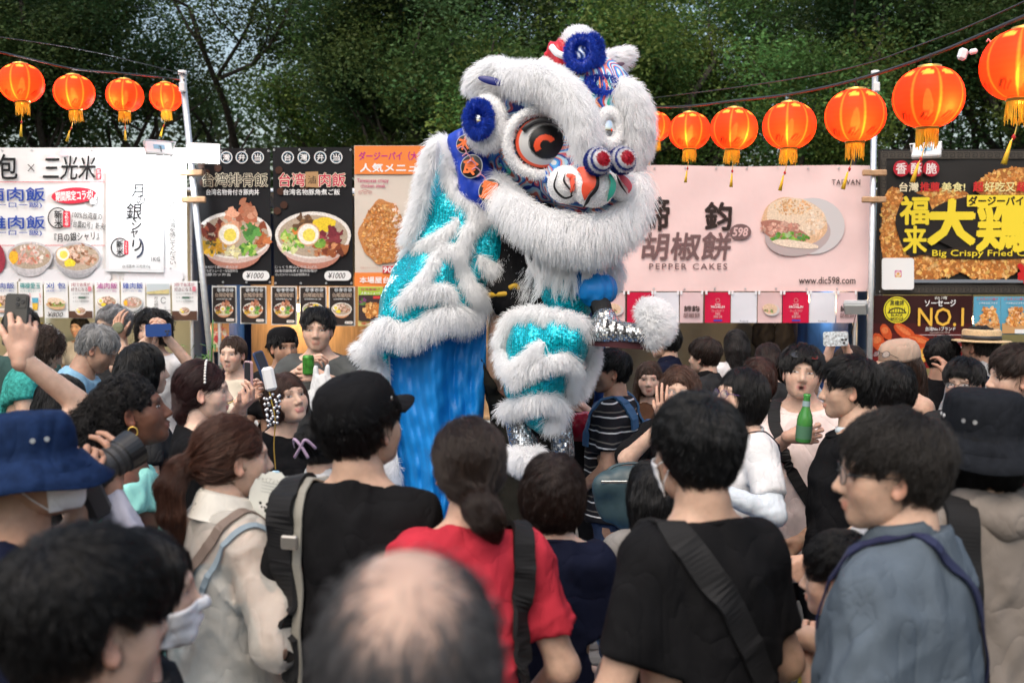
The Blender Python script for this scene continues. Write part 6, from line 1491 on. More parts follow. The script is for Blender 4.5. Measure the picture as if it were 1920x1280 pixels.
# horn and pompoms on top
s = SDF().u(ell(W(1052, 100, 4.60), (.075, .075, .06))); s.u(ell(W(1070, 117, 4.56), (.085, .06, .042)), .03); s.add(lambda P: .007 * np.sin(P[:, 0] * 130 + P[:, 2] * 40)); V_, F_ = surf(s, .009); obj("horn_ruffle", mesh_np("horn_ruffle", V_, F_), mat("red_satin", (.50, .012, .025), .4, bump=.4, bscale=40), lhead)
b = MB(); c = W(1055, 88, 4.545); b.tube(spline([c + npa(-.05, 0, .0), c + npa(-.02, -.03, -.04), c + npa(.05, -.05, -.06), c + npa(.10, -.03, -.05)], 5), [.016] * 16, 8); b.build("horn_piping", m_furbase, lhead, smooth=True)
fur_tube("horn_collar", [W(1018, 112, 4.58), W(1030, 124, 4.53), W(1058, 133, 4.50), W(1090, 136, 4.50)], .013, 1500, .018, lhead)
fur_tube("horn_crest", [W(1062, 82, 4.56), W(1078, 68, 4.56), W(1098, 72, 4.56), W(1112, 84, 4.58)], [.02, .03, .03, .02], 2200, .026, lhead, flow=(0, 0, 1))
for k, (px, py, d_, rx, rz, nn) in enumerate(((1089, 100, 4.47, .048, .060, (-.1, -1, .1)), (1113, 98, 4.53, .040, .060, (.75, -.7, .1)), (1128, 162, 4.50, .058, .036, (.3, -.9, .35)))):
    c = W(px, py, d_); nn = unit(npa(*nn)); fur_tube("blue_pompom", ring_pts(c, nn, rx, rz, 18), .010, 3000, .017, lhead, flow=out_from(c), m=m_bluefur, mb_=m_royal, droop=0., noise=.5, fl=.3, vox=.009)
    disc("pompom_centre", c - nn * .004, nn, rx * .8, rz * .8, (lambda u, v: ((.6, .65, .75) if math.sin(u * 9 + 3 * math.sin(v * 4)) > .3 else ((.02, .12, .5) if math.sin(u * 9 + 3 * math.sin(v * 4)) > -.5 else (.01, .02, .1)))) if k < 2 else (lambda u, v: (.70, .2, .1) if math.sin(u * 8) * math.sin(v * 7) > .4 else (.04, .46, .33)), lhead, .02, 32, 12)
b = MB(); c = W(1100, 84, 4.60); b.tube(spline([c + npa(-.02, 0, .0), c + npa(.02, -.02, .012), c + npa(.06, -.01, -.02), c + npa(.085, 0, -.08)], 5), .014, 6, flat=.3); b.build("pompom_band", mat("orange_ribbon", (.75, .1, .05), .5), lhead, smooth=True)
for i in range(6):
    t = i / 5; p_, n_ = on(head, 1030 + 62 * t, 131 + 8 * t + 4 * math.sin(3 * t)); disc("bead_mirror", p_ + n_ * .012, n_, .017, .017, lambda u, v: (.015, .015, .02) if .45 < math.hypot(u, v) < .95 else (.62, .68, .7), lhead, .008, 18, 8)
# forehead flames and swirls: raised painted strips
def strip(pts, w, col, name="painted_flame", lift=.006, s=head):
    Q, N_ = [], []
    for a in spline([npa(x, y, 0) for x, y in pts], 5): p_, n_ = on(s, a[0], a[1]); Q.append(p_ + n_ * lift); N_.append(n_)
    Q, N_ = np.array(Q), np.array(N_); T = np.gradient(Q, axis=0); T /= np.linalg.norm(T, axis=1, keepdims=True); S = np.cross(T, N_); ww = w * np.sin(np.linspace(.35, math.pi - .12, len(Q)))[:, None] / 2
    V = np.stack([Q - S * ww, Q + N_ * .004, Q + S * ww], 1).reshape(-1, 3); n = len(Q); b = MB(); b.add(V, [(3 * i + k, 3 * i + k + 1, 3 * i + 4 + k, 3 * i + 3 + k) for i in range(n - 1) for k in (0, 1)]); return b.build(name, mat("paint_%d_%d_%d" % tuple(int(99 * q) for q in col), col, .45), lhead, smooth=True)
CC = [(.03, .16, .62), (.70, .12, .1), (.72, .74, .78), (.05, .48, .38), (.30, .58, .8), (.75, .25, .1), (.02, .05, .28)]
for i in range(13):
    t = i / 12; x0 = 1095 + 55 * t; strip([(x0 + 8, 205 + 6 * math.sin(i * 2)), (x0 - 2, 190 - 5 * math.cos(i)), (x0 + 6, 172 - 8 * math.sin(i)), (x0 + 14 - 20 * t, 158 - 6 * (i % 3))], .022, CC[i % 7])
for i in range(12):
    y0 = 210 + 12 * i; strip([(938 - 3 * math.sin(i), y0), (950 + 8 * math.sin(i * 1.7), y0 + 14), (942 + 6 * math.cos(i), y0 + 26), (955, y0 + 38)], .020, CC[(i * 3) % 7])
for i in range(10): strip([(985 + 9 * i, 325 + 8 * math.sin(i)), (995 + 9 * i, 335 + 6 * math.cos(i * 2)), (1003 + 8 * i, 328), (1000 + 8 * i, 318)], .016, CC[(i * 2 + 1) % 7])
for i in range(9): strip([(1108 + 7 * i, 262 + 3 * (i % 2)), (1112 + 6 * i, 274), (1108 + 7 * i, 286), (1116 + 6 * i, 296)], .018, CC[(i * 2) % 7])
for i in range(7): strip([(1000 + 13 * i, 148), (1010 + 13 * i, 152 + 5 * (i % 2)), (1018 + 12 * i, 147), (1024 + 12 * i, 154)], .018, CC[(i * 4 + 1) % 7])
# forehead mirror
c, _ = on(head, 1139, 246); nn = unit(npa(.35, -.93, 0)); c = c + npa(0, -.07, 0)
fur_tube("mirror_surround", ring_pts(c, nn, .050, .070, 18), .014, 2200, .010, lhead, flow=out_from(c), vox=.01, droop=0.)
disc("forehead_mirror", c, nn, .045, .062, lambda u, v: (.8, .8, .8), lhead, .015, mat_=m_mirror)
# cheek ornament
c = W(912, 232, 4.60); nn = unit(npa(-.35, -.93, 0)); fur_tube("cheek_rosette", ring_pts(c, nn, .074, .102, 20), .020, 3000, .016, lhead, flow=out_from(c))
disc("rosette_panel", c, nn, .07, .095, lambda u, v: CC[int((math.atan2(v, u) + 3.15) * 2.2 + 4 * math.hypot(u, v)) % 5], lhead, .02)
c = W(897, 224, 4.52); fur_tube("blue_pompom", ring_pts(c, nn, .042, .062, 18), .013, 4200, .019, lhead, flow=out_from(c), m=m_bluefur, mb_=m_royal, droop=0.); disc("rosette_mirror", c, nn, .032, .05, lambda u, v: (.8, .8, .8), lhead, .01, mat_=m_mirror)
# lettered patches on the royal blue collar
s = SDF().u(cap(W(866, 268, 4.78), W(900, 352, 4.72), .07, .09)); s.u(cap(W(900, 352, 4.72), W(935, 388, 4.7), .09, .07), .05); s.add(waves(6, .006, (.05, .1))); V_, F_ = surf(s, .014); obj("collar", mesh_np("collar", V_, F_), m_royal, lion)
for ch, px, py, d_, r_ in (("木", 872, 270, 4.66, .045), ("食", 884, 312, 4.62, .056), ("置", 919, 358, 4.58, .058)):
    c = W(px, py, d_); nn = unit(npa(-.35, -.93, .1)); disc("letter_patch", c, nn, r_, r_, lambda u, v: (.012, .012, .014) if math.hypot(u, v) < .93 else (.6, .6, .62), lion, .012, 28, 10)
    cu = bpy.data.curves.new("lettering", 'FONT'); cu.body = ch; cu.resolution_u = 2; o = bpy.data.objects.new("lettering", cu); link(o); bpy.context.view_layer.update(); me = o.to_mesh(); V_ = np.array([v.co for v in me.vertices]); Fs_ = [tuple(q.vertices) for q in me.polygons]; bpy.data.objects.remove(o)
    a_, c_ = V_.min(0), V_.max(0); uv = (V_ - (a_ + c_) / 2) / (c_ - a_).max() * r_ * 1.35; x_ = unit(np.cross(npa(0, 0, 1), nn)); z_ = np.cross(nn, x_); ro = R(-14); VV, FF = [], []
    for q, (dx, dz) in enumerate(((0, 0), (.003, 0), (-.003, 0), (0, .003), (0, -.003))):
        U, Z = uv[:, 0] + dx, uv[:, 1] + dz; U, Z = U * math.cos(ro) - Z * math.sin(ro), U * math.sin(ro) + Z * math.cos(ro); VV.append(c + x_ * U[:, None] + z_ * Z[:, None] + nn * (.014 + .0001 * q)); FF += [tuple(i + q * len(uv) for i in f) for f in Fs_]
    obj("lettering", mesh_np("lettering", np.concatenate(VV), FF, False), mat("orange_print", (.80, .16, .03), .5), lion)
for i in range(7):
    p_ = W(866 + 9 * i, 288 + 13 * i, 4.60); b = MB(); b.tube(spline([p_ + npa(-.02, 0, .02), p_ + npa(0, -.006, .03), p_ + npa(.02, 0, .01), p_ + npa(.01, 0, -.01)], 4), .003, 5); b.build("collar_embroidery", mat("pink_thread", (.65, .3, .4), .5), lion)
# nose
def bulb(px, py, d_, r, ax=(1, .9, 1)):
    s = SDF().u(ell(W(px, py, d_), (r * ax[0], r * ax[1], r * ax[2]))); V, F_ = surf(s, .010); obj("nose_bulb", mesh_np("nose_bulb", V, F_), m_furbase, lhead); fur_on(s, V, F_, 1500, .006, lhead, out_from(W(px, py, d_)), name="nose_fur", droop=0., up=1); return s
s1 = bulb(1062, 346, 4.36, .082); s2 = bulb(1113, 350, 4.31, .094, (1, .9, .95)); s3 = bulb(1165, 344, 4.38, .07, (.8, .9, 1.1)); nose = SDF(); nose.u(s1); nose.u(s2, .01); nose.u(s3, .01); nose.u(head, .01)
def ncol(c): return c
for pts, w, col, sn in (([(1048, 325), (1042, 350), (1058, 368), (1075, 362), (1082, 345)], .012, (.01, .01, .012), nose), ([(1062, 330), (1075, 336), (1078, 352), (1072, 360)], .034, (.80, .10, .05), nose), ([(1060, 328), (1058, 340), (1066, 352), (1070, 358)], .009, (.01, .01, .012), nose),
                        ([(1088, 320), (1100, 326), (1106, 342), (1100, 356), (1098, 372)], .058, (.80, .09, .04), nose), ([(1102, 318), (1118, 330), (1118, 352), (1104, 370), (1096, 384)], .016, (.01, .01, .012), nose), ([(1096, 384), (1104, 374), (1108, 362)], .010, (.01, .01, .012), nose),
                        ([(1140, 330), (1146, 345), (1142, 362), (1136, 374)], .040, (.04, .46, .33), nose), ([(1160, 328), (1170, 338), (1178, 350), (1176, 360)], .030, (.75, .12, .16), nose), ([(1158, 330), (1164, 346), (1174, 362)], .009, (.01, .01, .012), nose), ([(1084, 388), (1090, 396), (1098, 400)], .03, (.7, .1, .12), nose)):
    strip(pts, w, col, "nose_swirl", .012, sn)
for px, py, d_ in ((1121, 303, 4.20), (1166, 301, 4.24)):
    c = W(px, py, d_); r = .056; nn = unit(npa(.38, -.9, .12)); x_ = unit(np.cross(npa(0, 0, 1), nn)); z_ = np.cross(nn, x_); s = SDF().u(ell(c, (r, r, r))); V, F_ = surf(s, .007); q = (V - c) @ nn / r
    def band(t): return (.012, .03, .22) if t < .25 else ((.62, .62, .66) if t < .5 else ((.012, .03, .22) if t < .66 else ((.66, .66, .7) if t < .84 else (.42, .01, .03))))
    ob = obj("nose_pompom", mesh_np("nose_pompom", V, F_, True, np.array([band(t) for t in q])), m_vpaint, lhead); g = np.random.default_rng(int(px)); P, _ = scatter(V, F_, 3800, g); N = (P - c) / np.linalg.norm(P - c, axis=1, keepdims=True); t = N @ nn
    for lo, hi, cc in ((-2, .25, (.012, .03, .22)), (.25, .5, (.64, .64, .68)), (.5, .66, (.012, .03, .22)), (.66, .84, (.66, .66, .7)), (.84, 2, (.42, .01, .03))):
        k = (t >= lo) & (t < hi); p0 = P[k]; d = N[k] + g.normal(size=(k.sum(), 3)) * .35; strands("pompom_fur", np.stack([p0, p0 + d * .003, p0 + d * .006], 1), .0010, hair_mat("pom_%d" % int(cc[0] * 1000 + cc[2] * 7), cc, .7, .2, .2), lhead)
# mouth fur and beard
fur_tube("jaw_roll", [W(936, 350, 4.62), W(956, 384, 4.50), W(1000, 412, 4.42), W(1055, 432, 4.36), W(1115, 436, 4.34), W(1163, 416, 4.38), W(1193, 378, 4.44), W(1196, 330, 4.52)], [.018, .030, .042, .052, .052, .044, .034, .022], 20000, .070, lhead, flow=(0, -.25, -1), noise=.35, fl=.9, up=.55, droop=.5)
fur_tube("cheek_roll", [W(930, 335, 4.66), W(950, 362, 4.60), W(985, 385, 4.55)], [.022, .028, .022], 3600, .05, lhead, flow=(-.6, 0, -1))
g = np.random.default_rng(9); K = []
for i in range(58):
    t = (i + .5) / 58; p0 = W(1002 + 122 * t, 448 + 5 * math.sin(t * 9), 4.44 + .05 * (i % 3)); L_ = g.uniform(.20, .31) * (1 - .45 * abs(t - .45)); sway = g.normal() * .03 + (t - .5) * .06; cv = g.normal() * .02
    for _ in range(34):
        j = g.normal(size=3) * npa(.004, .004, 0); e_ = g.normal() * .006; l2 = L_ * g.uniform(.8, 1.05); K.append([p0 + j + npa(sway * u * u + cv * math.sin(u * 5) + e_ * u, -.02 * math.sin(3 * u), -l2 * u) for u in np.linspace(0, 1, 7)])
strands("beard", np.array(K), .0011, m_fur, lhead, .5)

# ------------------------------------------------------------------ cape over the back, draped to the left
cape = SDF(); cape.u(cap(W(872, 320, 4.92), W(905, 470, 4.86), .17, .19)); cape.u(cap(W(860, 430, 4.88), W(810, 560, 4.82), .20, .21), .12); cape.u(cap(W(800, 560, 4.82), W(742, 625, 4.80), .17, .10), .12); cape.u(cap(W(742, 625, 4.80), W(708, 655, 4.80), .07, .04), .06); cape.u(cap(W(915, 450, 4.80), W(930, 500, 4.78), .12, .07), .08)
cape.add(waves(21, .012, (.10, .22), 6, (1, 1, .6)))
V_, F_ = surf(cape, .015); lcape = obj("cape", mesh_np("cape", V_, F_), m_seq, lion)
def band_on(s, name, pts, rad, n, L, parent, d0=4.6, lift=.0, **k):
    P = []
    for x, y in pts:
        r = raycast(s, x, y); P.append(r[0] + r[1] * lift if r is not None else None)
    ds = [float(p[1]) for p in P if p is not None] or [d0]; P = [p if p is not None else W(x, y, ds[0] + .1) for p, (x, y) in zip(P, pts)]
    return fur_tube(name, P, rad, n, L, parent, **k)
BA = dict(noise=.4, fl=.95, up=.42, droop=.35)
band_on(cape, "fur_trim", [(815, 268), (800, 320), (785, 385), (765, 445)], [0.018, 0.017, 0.017, 0.015], 5440, 0.045, lcape, flow=(-1, -.2, -.5), **BA)
band_on(cape, "fur_trim", [(838, 300), (850, 345), (880, 385), (915, 412)], [0.017, 0.018, 0.018, 0.017], 5440, 0.045, lcape, flow=(-.3, -.3, -1), **BA)
band_on(cape, "fur_trim", [(830, 262), (850, 285), (862, 320)], [0.017, 0.015, 0.013], 2720, 0.042, lcape, flow=(-1, 0, .5), **BA)
band_on(cape, "fur_trim", [(756, 478), (795, 458), (835, 438), (860, 412)], [0.012, 0.013, 0.013, 0.009], 4080, 0.038, lcape, flow=(.1, -.3, -1), **BA)
band_on(cape, "fur_trim", [(752, 565), (785, 535), (808, 500), (825, 470), (852, 468), (868, 500), (885, 540), (910, 560)], [0.012, 0.013, 0.013, 0.014, 0.014, 0.014, 0.015, 0.017], 8840, 0.045, lcape, flow=(.1, -.3, -1), **BA)
band_on(cape, "fur_trim", [(866, 468), (878, 430), (905, 402), (940, 408), (955, 440), (958, 482), (930, 505), (898, 480)], [0.012, 0.013, 0.013, 0.013, 0.014, 0.015, 0.015, 0.012], 8160, 0.045, lcape, flow=(.3, -.3, -1), **BA)
band_on(cape, "fur_trim", [(775, 535), (800, 548), (830, 540), (850, 560)], [0.010, 0.012, 0.013, 0.013], 3400, 0.042, lcape, flow=(-.2, -.3, -1), **BA)
band_on(cape, "fur_trim", [(690, 640), (722, 605), (760, 618), (795, 605), (838, 582), (875, 590), (908, 560)], [0.012, 0.015, 0.018, 0.018, 0.017, 0.017, 0.015], 10200, 0.060, lcape, flow=(-.1, -.3, -1), noise=.4, fl=1., up=.5, droop=.6)
# blue satin hanging below, sequin strip and white piping on its left edge
def satin(u, v):
    y = 590 + 460 * v; xl = 729 + 4 * v + 50 * v ** 2.2; xr = 912 - 40 * v ** 2
    x = xl + (xr - xl) * u; d_ = 4.86 + .04 * math.sin(u * 9 + 2.5 * u * u + 1.2 * v) * (1 - .3 * v) + .015 * math.sin(u * 23 + 3 * v + 1.2 * math.sin(6 * v + 5 * u)) + .004 * math.sin(u * 70 + 5 * math.sin(7 * v)) - .10 * math.sin(u * 3.14) + .008 * math.sin(v * 60 + 9 * u) * math.sin(u * 20)
    return tuple(W(x, y, d_))
V, Fs = sheet_grid(90, 60, satin); b = MB(); b.add(V, Fs); o = b.build("satin_lining", m_satin, lion, smooth=True); md = o.modifiers.new("thickness", 'SOLIDIFY'); md.thickness = .004
def edge(u, v):
    y = 625 + 425 * v; xl = 729 + 4 * v + 50 * v ** 2.2; return tuple(W(xl - 44 * u * (1 + .15 * math.sin(v * 20)), y, 4.90 + .03 * math.sin(9 * v) + .05 * u))
V, Fs = sheet_grid(6, 50, edge); b = MB(); b.add(V, Fs); o = b.build("sequin_strip", m_seq, lion, smooth=True); md = o.modifiers.new("thickness", 'SOLIDIFY'); md.thickness = .004
b = MB(); b.tube([W(729 + 4 * v + 50 * v ** 2.2, 625 + 425 * v, 4.84 + .02 * math.sin(9 * v)) for v in np.linspace(0, 1, 40)], .009, 6, flat=.5); b.build("piping", m_white_trim if 'm_white_trim' in globals() else mat("white_trim", (.7, .7, .7), .6), lion, smooth=True)
for pts in ([(672, 652), (690, 668), (712, 690), (700, 712)], [(700, 755), (720, 775), (728, 800), (716, 822)], [(712, 850), (730, 868), (735, 895), (722, 918)], [(735, 950), (752, 975), (750, 1005)]):
    fur_tube("fur_trim", [W(x, y, 4.84) for x, y in pts], [0.018, 0.023, 0.023, 0.014], 2720, 0.041, lion, flow=(-1, -.2, -.3), **BA)

# ------------------------------------------------------------------ lion legs
leg = SDF(); leg.u(ell(W(1022, 655, 4.50), (.17, .16, .20))); leg.u(ell(W(1055, 635, 4.42), (.13, .13, .11)), .06); leg.u(cap(W(1000, 720, 4.52), W(1020, 775, 4.55), .13, .09), .08); leg.add(waves(25, .007, (.08, .16)))
V_, F_ = surf(leg, .013); lleg = obj("leg_cover", mesh_np("leg_cover", V_, F_), m_seq, lion)
LB_ = dict(noise=.4, fl=.9, up=.42, droop=.35)
band_on(leg, "leg_fur", [(936, 640), (958, 598), (995, 585), (1040, 592), (1082, 602), (1104, 625)], [0.013, 0.015, 0.015, 0.015, 0.015, 0.013], 7480, 0.045, lleg, flow=(-.2, -.3, -.6), **LB_)
band_on(leg, "leg_fur", [(940, 655), (955, 690), (975, 682), (998, 660), (1022, 640)], [0.013, 0.014, 0.013, 0.012, 0.006], 5100, 0.042, lleg, flow=(-.5, -.3, -1), **LB_)
band_on(leg, "leg_fur", [(958, 712), (992, 690), (1032, 674), (1064, 670), (1076, 695), (1074, 735)], [0.013, 0.013, 0.014, 0.014, 0.013, 0.012], 6800, 0.042, lleg, flow=(.2, -.3, -1), **LB_)
band_on(leg, "leg_fur", [(1106, 630), (1110, 668), (1096, 708), (1084, 740)], [0.012, 0.012, 0.012, 0.010], 4080, 0.038, lleg, flow=(.9, -.2, -.4), **LB_)
band_on(leg, "leg_fur", [(942, 765), (972, 756), (1008, 746), (1042, 752), (1050, 775), (1026, 792)], [0.013, 0.015, 0.015, 0.015, 0.014, 0.010], 6800, 0.048, lleg, flow=(0, -.3, -1), **LB_)
# raised leg: gathered cuff, sock, sequined shoe with plush toe
sh = SDF().u(ell(W(1122, 545, 4.46), (.075, .075, .065))); sh.u(cap(W(1095, 525, 4.55), W(1118, 540, 4.48), .085, .08), .04); sh.add(lambda P: .005 * np.sin(P[:, 0] * 110 + P[:, 1] * 60)); V_, F_ = surf(sh, .01); obj("gathered_cuff", mesh_np("gathered_cuff", V_, F_), m_satin, lion)
fur_tube("leg_fur", [W(1135, 480, 4.60), W(1148, 505, 4.56), W(1142, 530, 4.54)], [0.023, 0.025, 0.018], 4000, 0.045, lion, flow=(.6, -.2, -1), **LB_)
fur_tube("leg_fur", [W(995, 500, 4.70), W(985, 530, 4.66), W(1005, 560, 4.62)], [0.023, 0.028, 0.023], 4000, 0.049, lion, flow=(-.3, -.2, -1), **LB_)
s = SDF().u(cap(W(1060, 560, 4.62), W(1085, 520, 4.60), .13, .12)); s.add(waves(3, .006, (.08, .15))); V_, F_ = surf(s, .014); obj("thigh_cover", mesh_np("thigh_cover", V_, F_), m_seq, lion)
b = MB(); P = [W(1124, 560, 4.44), W(1130, 580, 4.42), W(1134, 602, 4.40)]; b.tube(P, [.044, .042, .048], 18); o = b.build("sock", mat("ribbed_black", (.015, .015, .016), .8, bump=.8, bscale=120, stretch=(3, 3, .1)), lion, smooth=True)
s = SDF(); s.u(cap(W(1134, 598, 4.40), W(1136, 622, 4.38), .055, .06)); s.u(cap(W(1130, 622, 4.39), W(1208, 628, 4.28), .058, .046), .04); s.cut(lambda P: W(1160, 641, 4.36)[2] - P[:, 2], .006); V_, F_ = surf(s, .009); obj("shoe", mesh_np("shoe", V_, F_), m_silver, lion)
b = MB(); c = W(1166, 642, 4.35); n = 30; rim = []
for z in (.012, -.022):
    for i in range(n): a = 2 * math.pi * i / n; rim.append(c + npa(.150 * math.cos(a), -.055 * math.cos(a) + .052 * math.sin(a), z - .008 * math.cos(a)))
b.add(rim, [(i, (i + 1) % n, n + (i + 1) % n, n + i) for i in range(n)] + [tuple(range(n))[::-1], tuple(range(n, 2 * n))]); b.build("shoe_sole", mat("oxblood_sole", (.05, .008, .012), .7, bump=.5, bscale=90), lion)
for k in range(4):
    b = MB(); t = .25 + .16 * k; c0 = W(1140 + 16 * k, 604 + 6 * k, 4.34 - .02 * k); b.tube([c0 + npa(-.01, -.05, -.02), c0 + npa(0, 0, .012), c0 + npa(.01, .04, -.01)], .006, 6); b.build("shoe_lace", m_dark, lion, smooth=True)
fur_tube("toe_pompom", [W(1212, 580, 4.27), W(1228, 592, 4.25), W(1234, 612, 4.25), W(1222, 632, 4.26)], [.03, .044, .044, .024], 8000, .036, lion, flow=(1, -.1, 0.), noise=.4, fl=.5, droop=.2)
# lower foot of the lion among the crowd
s = SDF().u(cap(W(975, 790, 4.62), W(985, 840, 4.6), .07, .07)); s.u(cap(W(1050, 790, 4.6), W(1056, 850, 4.6), .055, .055), .01); V_, F_ = surf(s, .012); obj("boot_shaft", mesh_np("boot_shaft", V_, F_), m_silver, lion)
fur_tube("ankle_fur", [W(960, 850, 4.45), W(985, 862, 4.4), W(1010, 850, 4.45)], [0.023, 0.028, 0.023], 4800, 0.041, lion, flow=(0, 0, -1))

# ------------------------------------------------------------------ the dancer inside the head, in black
dn = SDF(); dn.u(cap(W(965, 400, 4.85), W(975, 540, 4.78), .16, .14)); dn.u(cap(W(975, 540, 4.78), W(1010, 575, 4.72), .15, .14), .08); dn.u(cap(W(935, 400, 4.85), W(985, 455, 4.72), .075, .055), .05); dn.u(cap(W(985, 455, 4.72), W(1020, 395, 4.62), .05, .04), .03); dn.u(cap(W(1000, 395, 4.9), W(1090, 440, 4.75), .07, .05), .05); dn.u(cap(W(1090, 440, 4.75), W(1110, 385, 4.62), .05, .04), .03)
dn.u(cap(W(1010, 575, 4.72), W(1040, 645, 4.48), .11, .075), .06); dn.u(cap(W(1040, 645, 4.48), W(1005, 800, 4.6), .07, .045), .04); dn.u(cap(W(1030, 560, 4.72), W(1110, 530, 4.52), .11, .07), .06); dn.u(cap(W(1110, 530, 4.52), W(1132, 600, 4.41), .06, .035), .04); dn.u(ell(W(975, 335, 4.85), (.085, .1, .12)), .05); dn.add(waves(40, .004, (.06, .12)))
V_, F_ = surf(dn, .015); da = empty("person", (0, 0, 0), label="lion dancer in black with a gold belt under the lion head", cat="person", group="lion dancers"); obj("body", mesh_np("body", V_, F_), cloth("dancer_black", (.010, .010, .011)), da)
b = MB(); c = W(975, 548, 4.78); b.tube([c + npa(.165 * math.cos(a), .15 * math.sin(a), .015 * math.cos(a)) for a in np.linspace(0, 6.283, 30)], .014, 8, cap=False); b.tube(spline([c + npa(0, -.15, 0), c + npa(.03, -.17, -.04), c + npa(.02, -.16, -.10)], 4), .012, 7); b.tube(spline([c + npa(0, -.15, 0), c + npa(-.02, -.17, .03), c + npa(-.05, -.16, .02)], 4), .012, 7); b.build("belt", mat("gold_sash", (.50, .30, .02), .5), da, smooth=True)
m_olive_dark = cloth("dark_olive", (.022, .021, .017))
q = person("lion dancer at the base gripping the gold belt with a raised arm", 990, 668, 5.0, 4, 'm', MID, ('short', BLACKH), top=dict(m=m_olive_dark, sleeve=1.75, infl=.022, srad=.02), arms={'L': dict(to=(925, 608, 4.78), px=True, pole=(-.5, -.3, -.8), dir=(.1, .1, 1), palm=(.6, .5, 0), world=True, curl=(.8, .8, .8, .8, .5), fine=1), 'R': dict(to=(1035, 630, 4.85), px=True, pole=(.6, -.3, -.8), curl=.7)}, group="lion dancers")
KD = 1.16
def ap(x, y, d): return at(x, y, d * KD)
# ------------------------------------------------------------------ the crowd
black = cloth("black", (.0085, .0085, .0095)); white = cloth("white", (.56, .56, .57)); charcoal = cloth("charcoal", (.028, .029, .031)); denim = cloth("denim", (.03, .045, .09)); m_navy = cloth("navy", (.007, .009, .022))
NG = "crowd with their backs to the camera"; BG_ = "onlookers in front of the stalls"; SG = "onlookers standing beside the lion"
m_blackstrap = mat("black_webbing", (.011, .011, .012), .7, bump=.4, bscale=300, spec=.2); m_leather = mat("dark_teal_leather", (.03, .055, .065), .4, var=.2, vscale=12, bump=.4, bscale=80); m_chrome = mat("chrome", (.7, .68, .62), .25, metal=1)
m_white_trim = mat("white_trim", (.7, .7, .7), .6)

# --- nearest row
q = person("person with short black hair and a bare ear, blurred in the bottom left corner", 138, 1000, 1.02, -42, 'm', LIGHT, ('short', BLACKH), dict(t=.017, n=6000), top=dict(m=black), group=NG)
q = person("person with parted black hair and white mask behind the blurred corner head", 250, 992, 1.4, -72, 'f', LIGHT, ('bob', BLACKH), dict(len=.13, part=1), top=dict(m=charcoal), group=NG); face_mask(q)
q = person("balding grey haired man blurred at the bottom centre", 762, 1012, .66, 2, 'm', (.42, .285, .225), ('short', (.055, .055, .06)), dict(t=.004, top=0, bald=True, n=5000, fuzz=.004, lump=.4), top=dict(m=cloth("dark_grey", (.05, .05, .055))), group=NG)
g = np.random.default_rng(4); hs = SDF().u(ell((0, -.015, .03), (.0765, .0955, .0885))); V_, F_ = surf(hs, .012)
P_ = grow(hs, V_, F_, flow_field('short', npa(0, 0, -1), {}), 9000, .045, g, 5, .003, 0, .002, .22); r0 = P_[:, 0]; dd = np.hypot(r0[:, 0] * 1.15, np.minimum(r0[:, 1] + .06, 0) * .8) + np.maximum(.085 - r0[:, 2], 0) * .8; P_ = P_[(r0[:, 2] > -.045) & (r0[:, 1] < .06) & (g.random(len(r0)) < np.clip((dd - .022) / .065, .04, 1))]
strands("strands", q.hc + (P_ * .95) @ q.Rh.T, .00038, hmat((.055, .055, .06))[0], q.hairobj)

q = person("man in a blue bucket hat and white mask aiming a camera", 22, 775, 1.74, -74, 'm', TAN, None, top=dict(m=m_navy, sleeve=.7), hpitch=10, arms={'L': dict(to=(208, 930, 1.98), px=True, pole=(.3, .6, -.8), dir=(.12, .1, 1), palm=(-.75, .2, .25), world=True, curl=(.45, .4, .4, .45, .2), fine=1, spread=.5), 'R': dict(to=(150, 935, 1.9), px=True, pole=(.4, -.2, -.9), curl=.6)}, group=NG)
bucket_hat(q, cloth("hat_blue", (.009, .021, .062), var=.25, vscale=40), tilt=-.12, brim=.062, drop=.06, h=-.006); face_mask(q)
sl = SDF(); a_ = q.A['L']; sl.u(cap(a_['E'], a_['E'] + (a_['W'] - a_['E']) * .96, .050, .034)); sl.u(cap(a_['S'] * .3 + a_['E'] * .7, a_['E'], .052, .050), .02); sl.add(waves(3, .004, (.03, .06), 5)); V_, F_ = surf(sl, .008); obj("arm_cover", mesh_np("arm_cover", V_, F_), cloth("lilac_grey", (.42, .42, .50)), q.root)
# camera with a long lens
ca = np.array(ap(150, 905, 1.93)); cb = np.array(ap(252, 838, 2.03)); ax = unit(cb - ca); e = empty("camera_with_lens", ca, label="black camera with a long lens held up by the man in the blue hat", cat="camera")
M_ = basis(*(lambda x, z: (x, np.cross(z, x), z))(unit(np.cross(npa(0, 0, 1), ax)), ax))
b = MB(); b.box((0, 0, -.03), (.135, .10, .06), M_, bev=.012); b.box(tuple(M_ @ npa(0, .055, -.03)), (.06, .03, .055), M_, bev=.01); b.build("camera_body", m_dark, e)
L_ = float(np.linalg.norm(cb - ca)); b = MB(); b.lathe([(.030, .0), (.034, .005), (.036, L_ * .45), (.0335, L_ * .46), (.0335, L_ * .52), (.038, L_ * .54), (.040, L_ * .8)], 28, rot=M_); b.build("lens_barrel", m_dark, e, smooth=False)
b = MB(); b.lathe([(.041, L_ * .72), (.043, L_ * .74), (.046, L_ * 1.0), (.043, L_ * 1.0), (.040, L_ * .8)], 28, rot=M_); b.build("lens_hood", mat("hood_black", (.012, .012, .013), .35), e, smooth=False)
for f in (.2, .3, .6):
    b = MB(); b.lathe([(.0375, L_ * f), (.039, L_ * f + .002), (.039, L_ * f + .014), (.0375, L_ * f + .016)], 28, rot=M_); b.build("grip_ring", mat("rubber", (.02, .02, .021), .8), e)

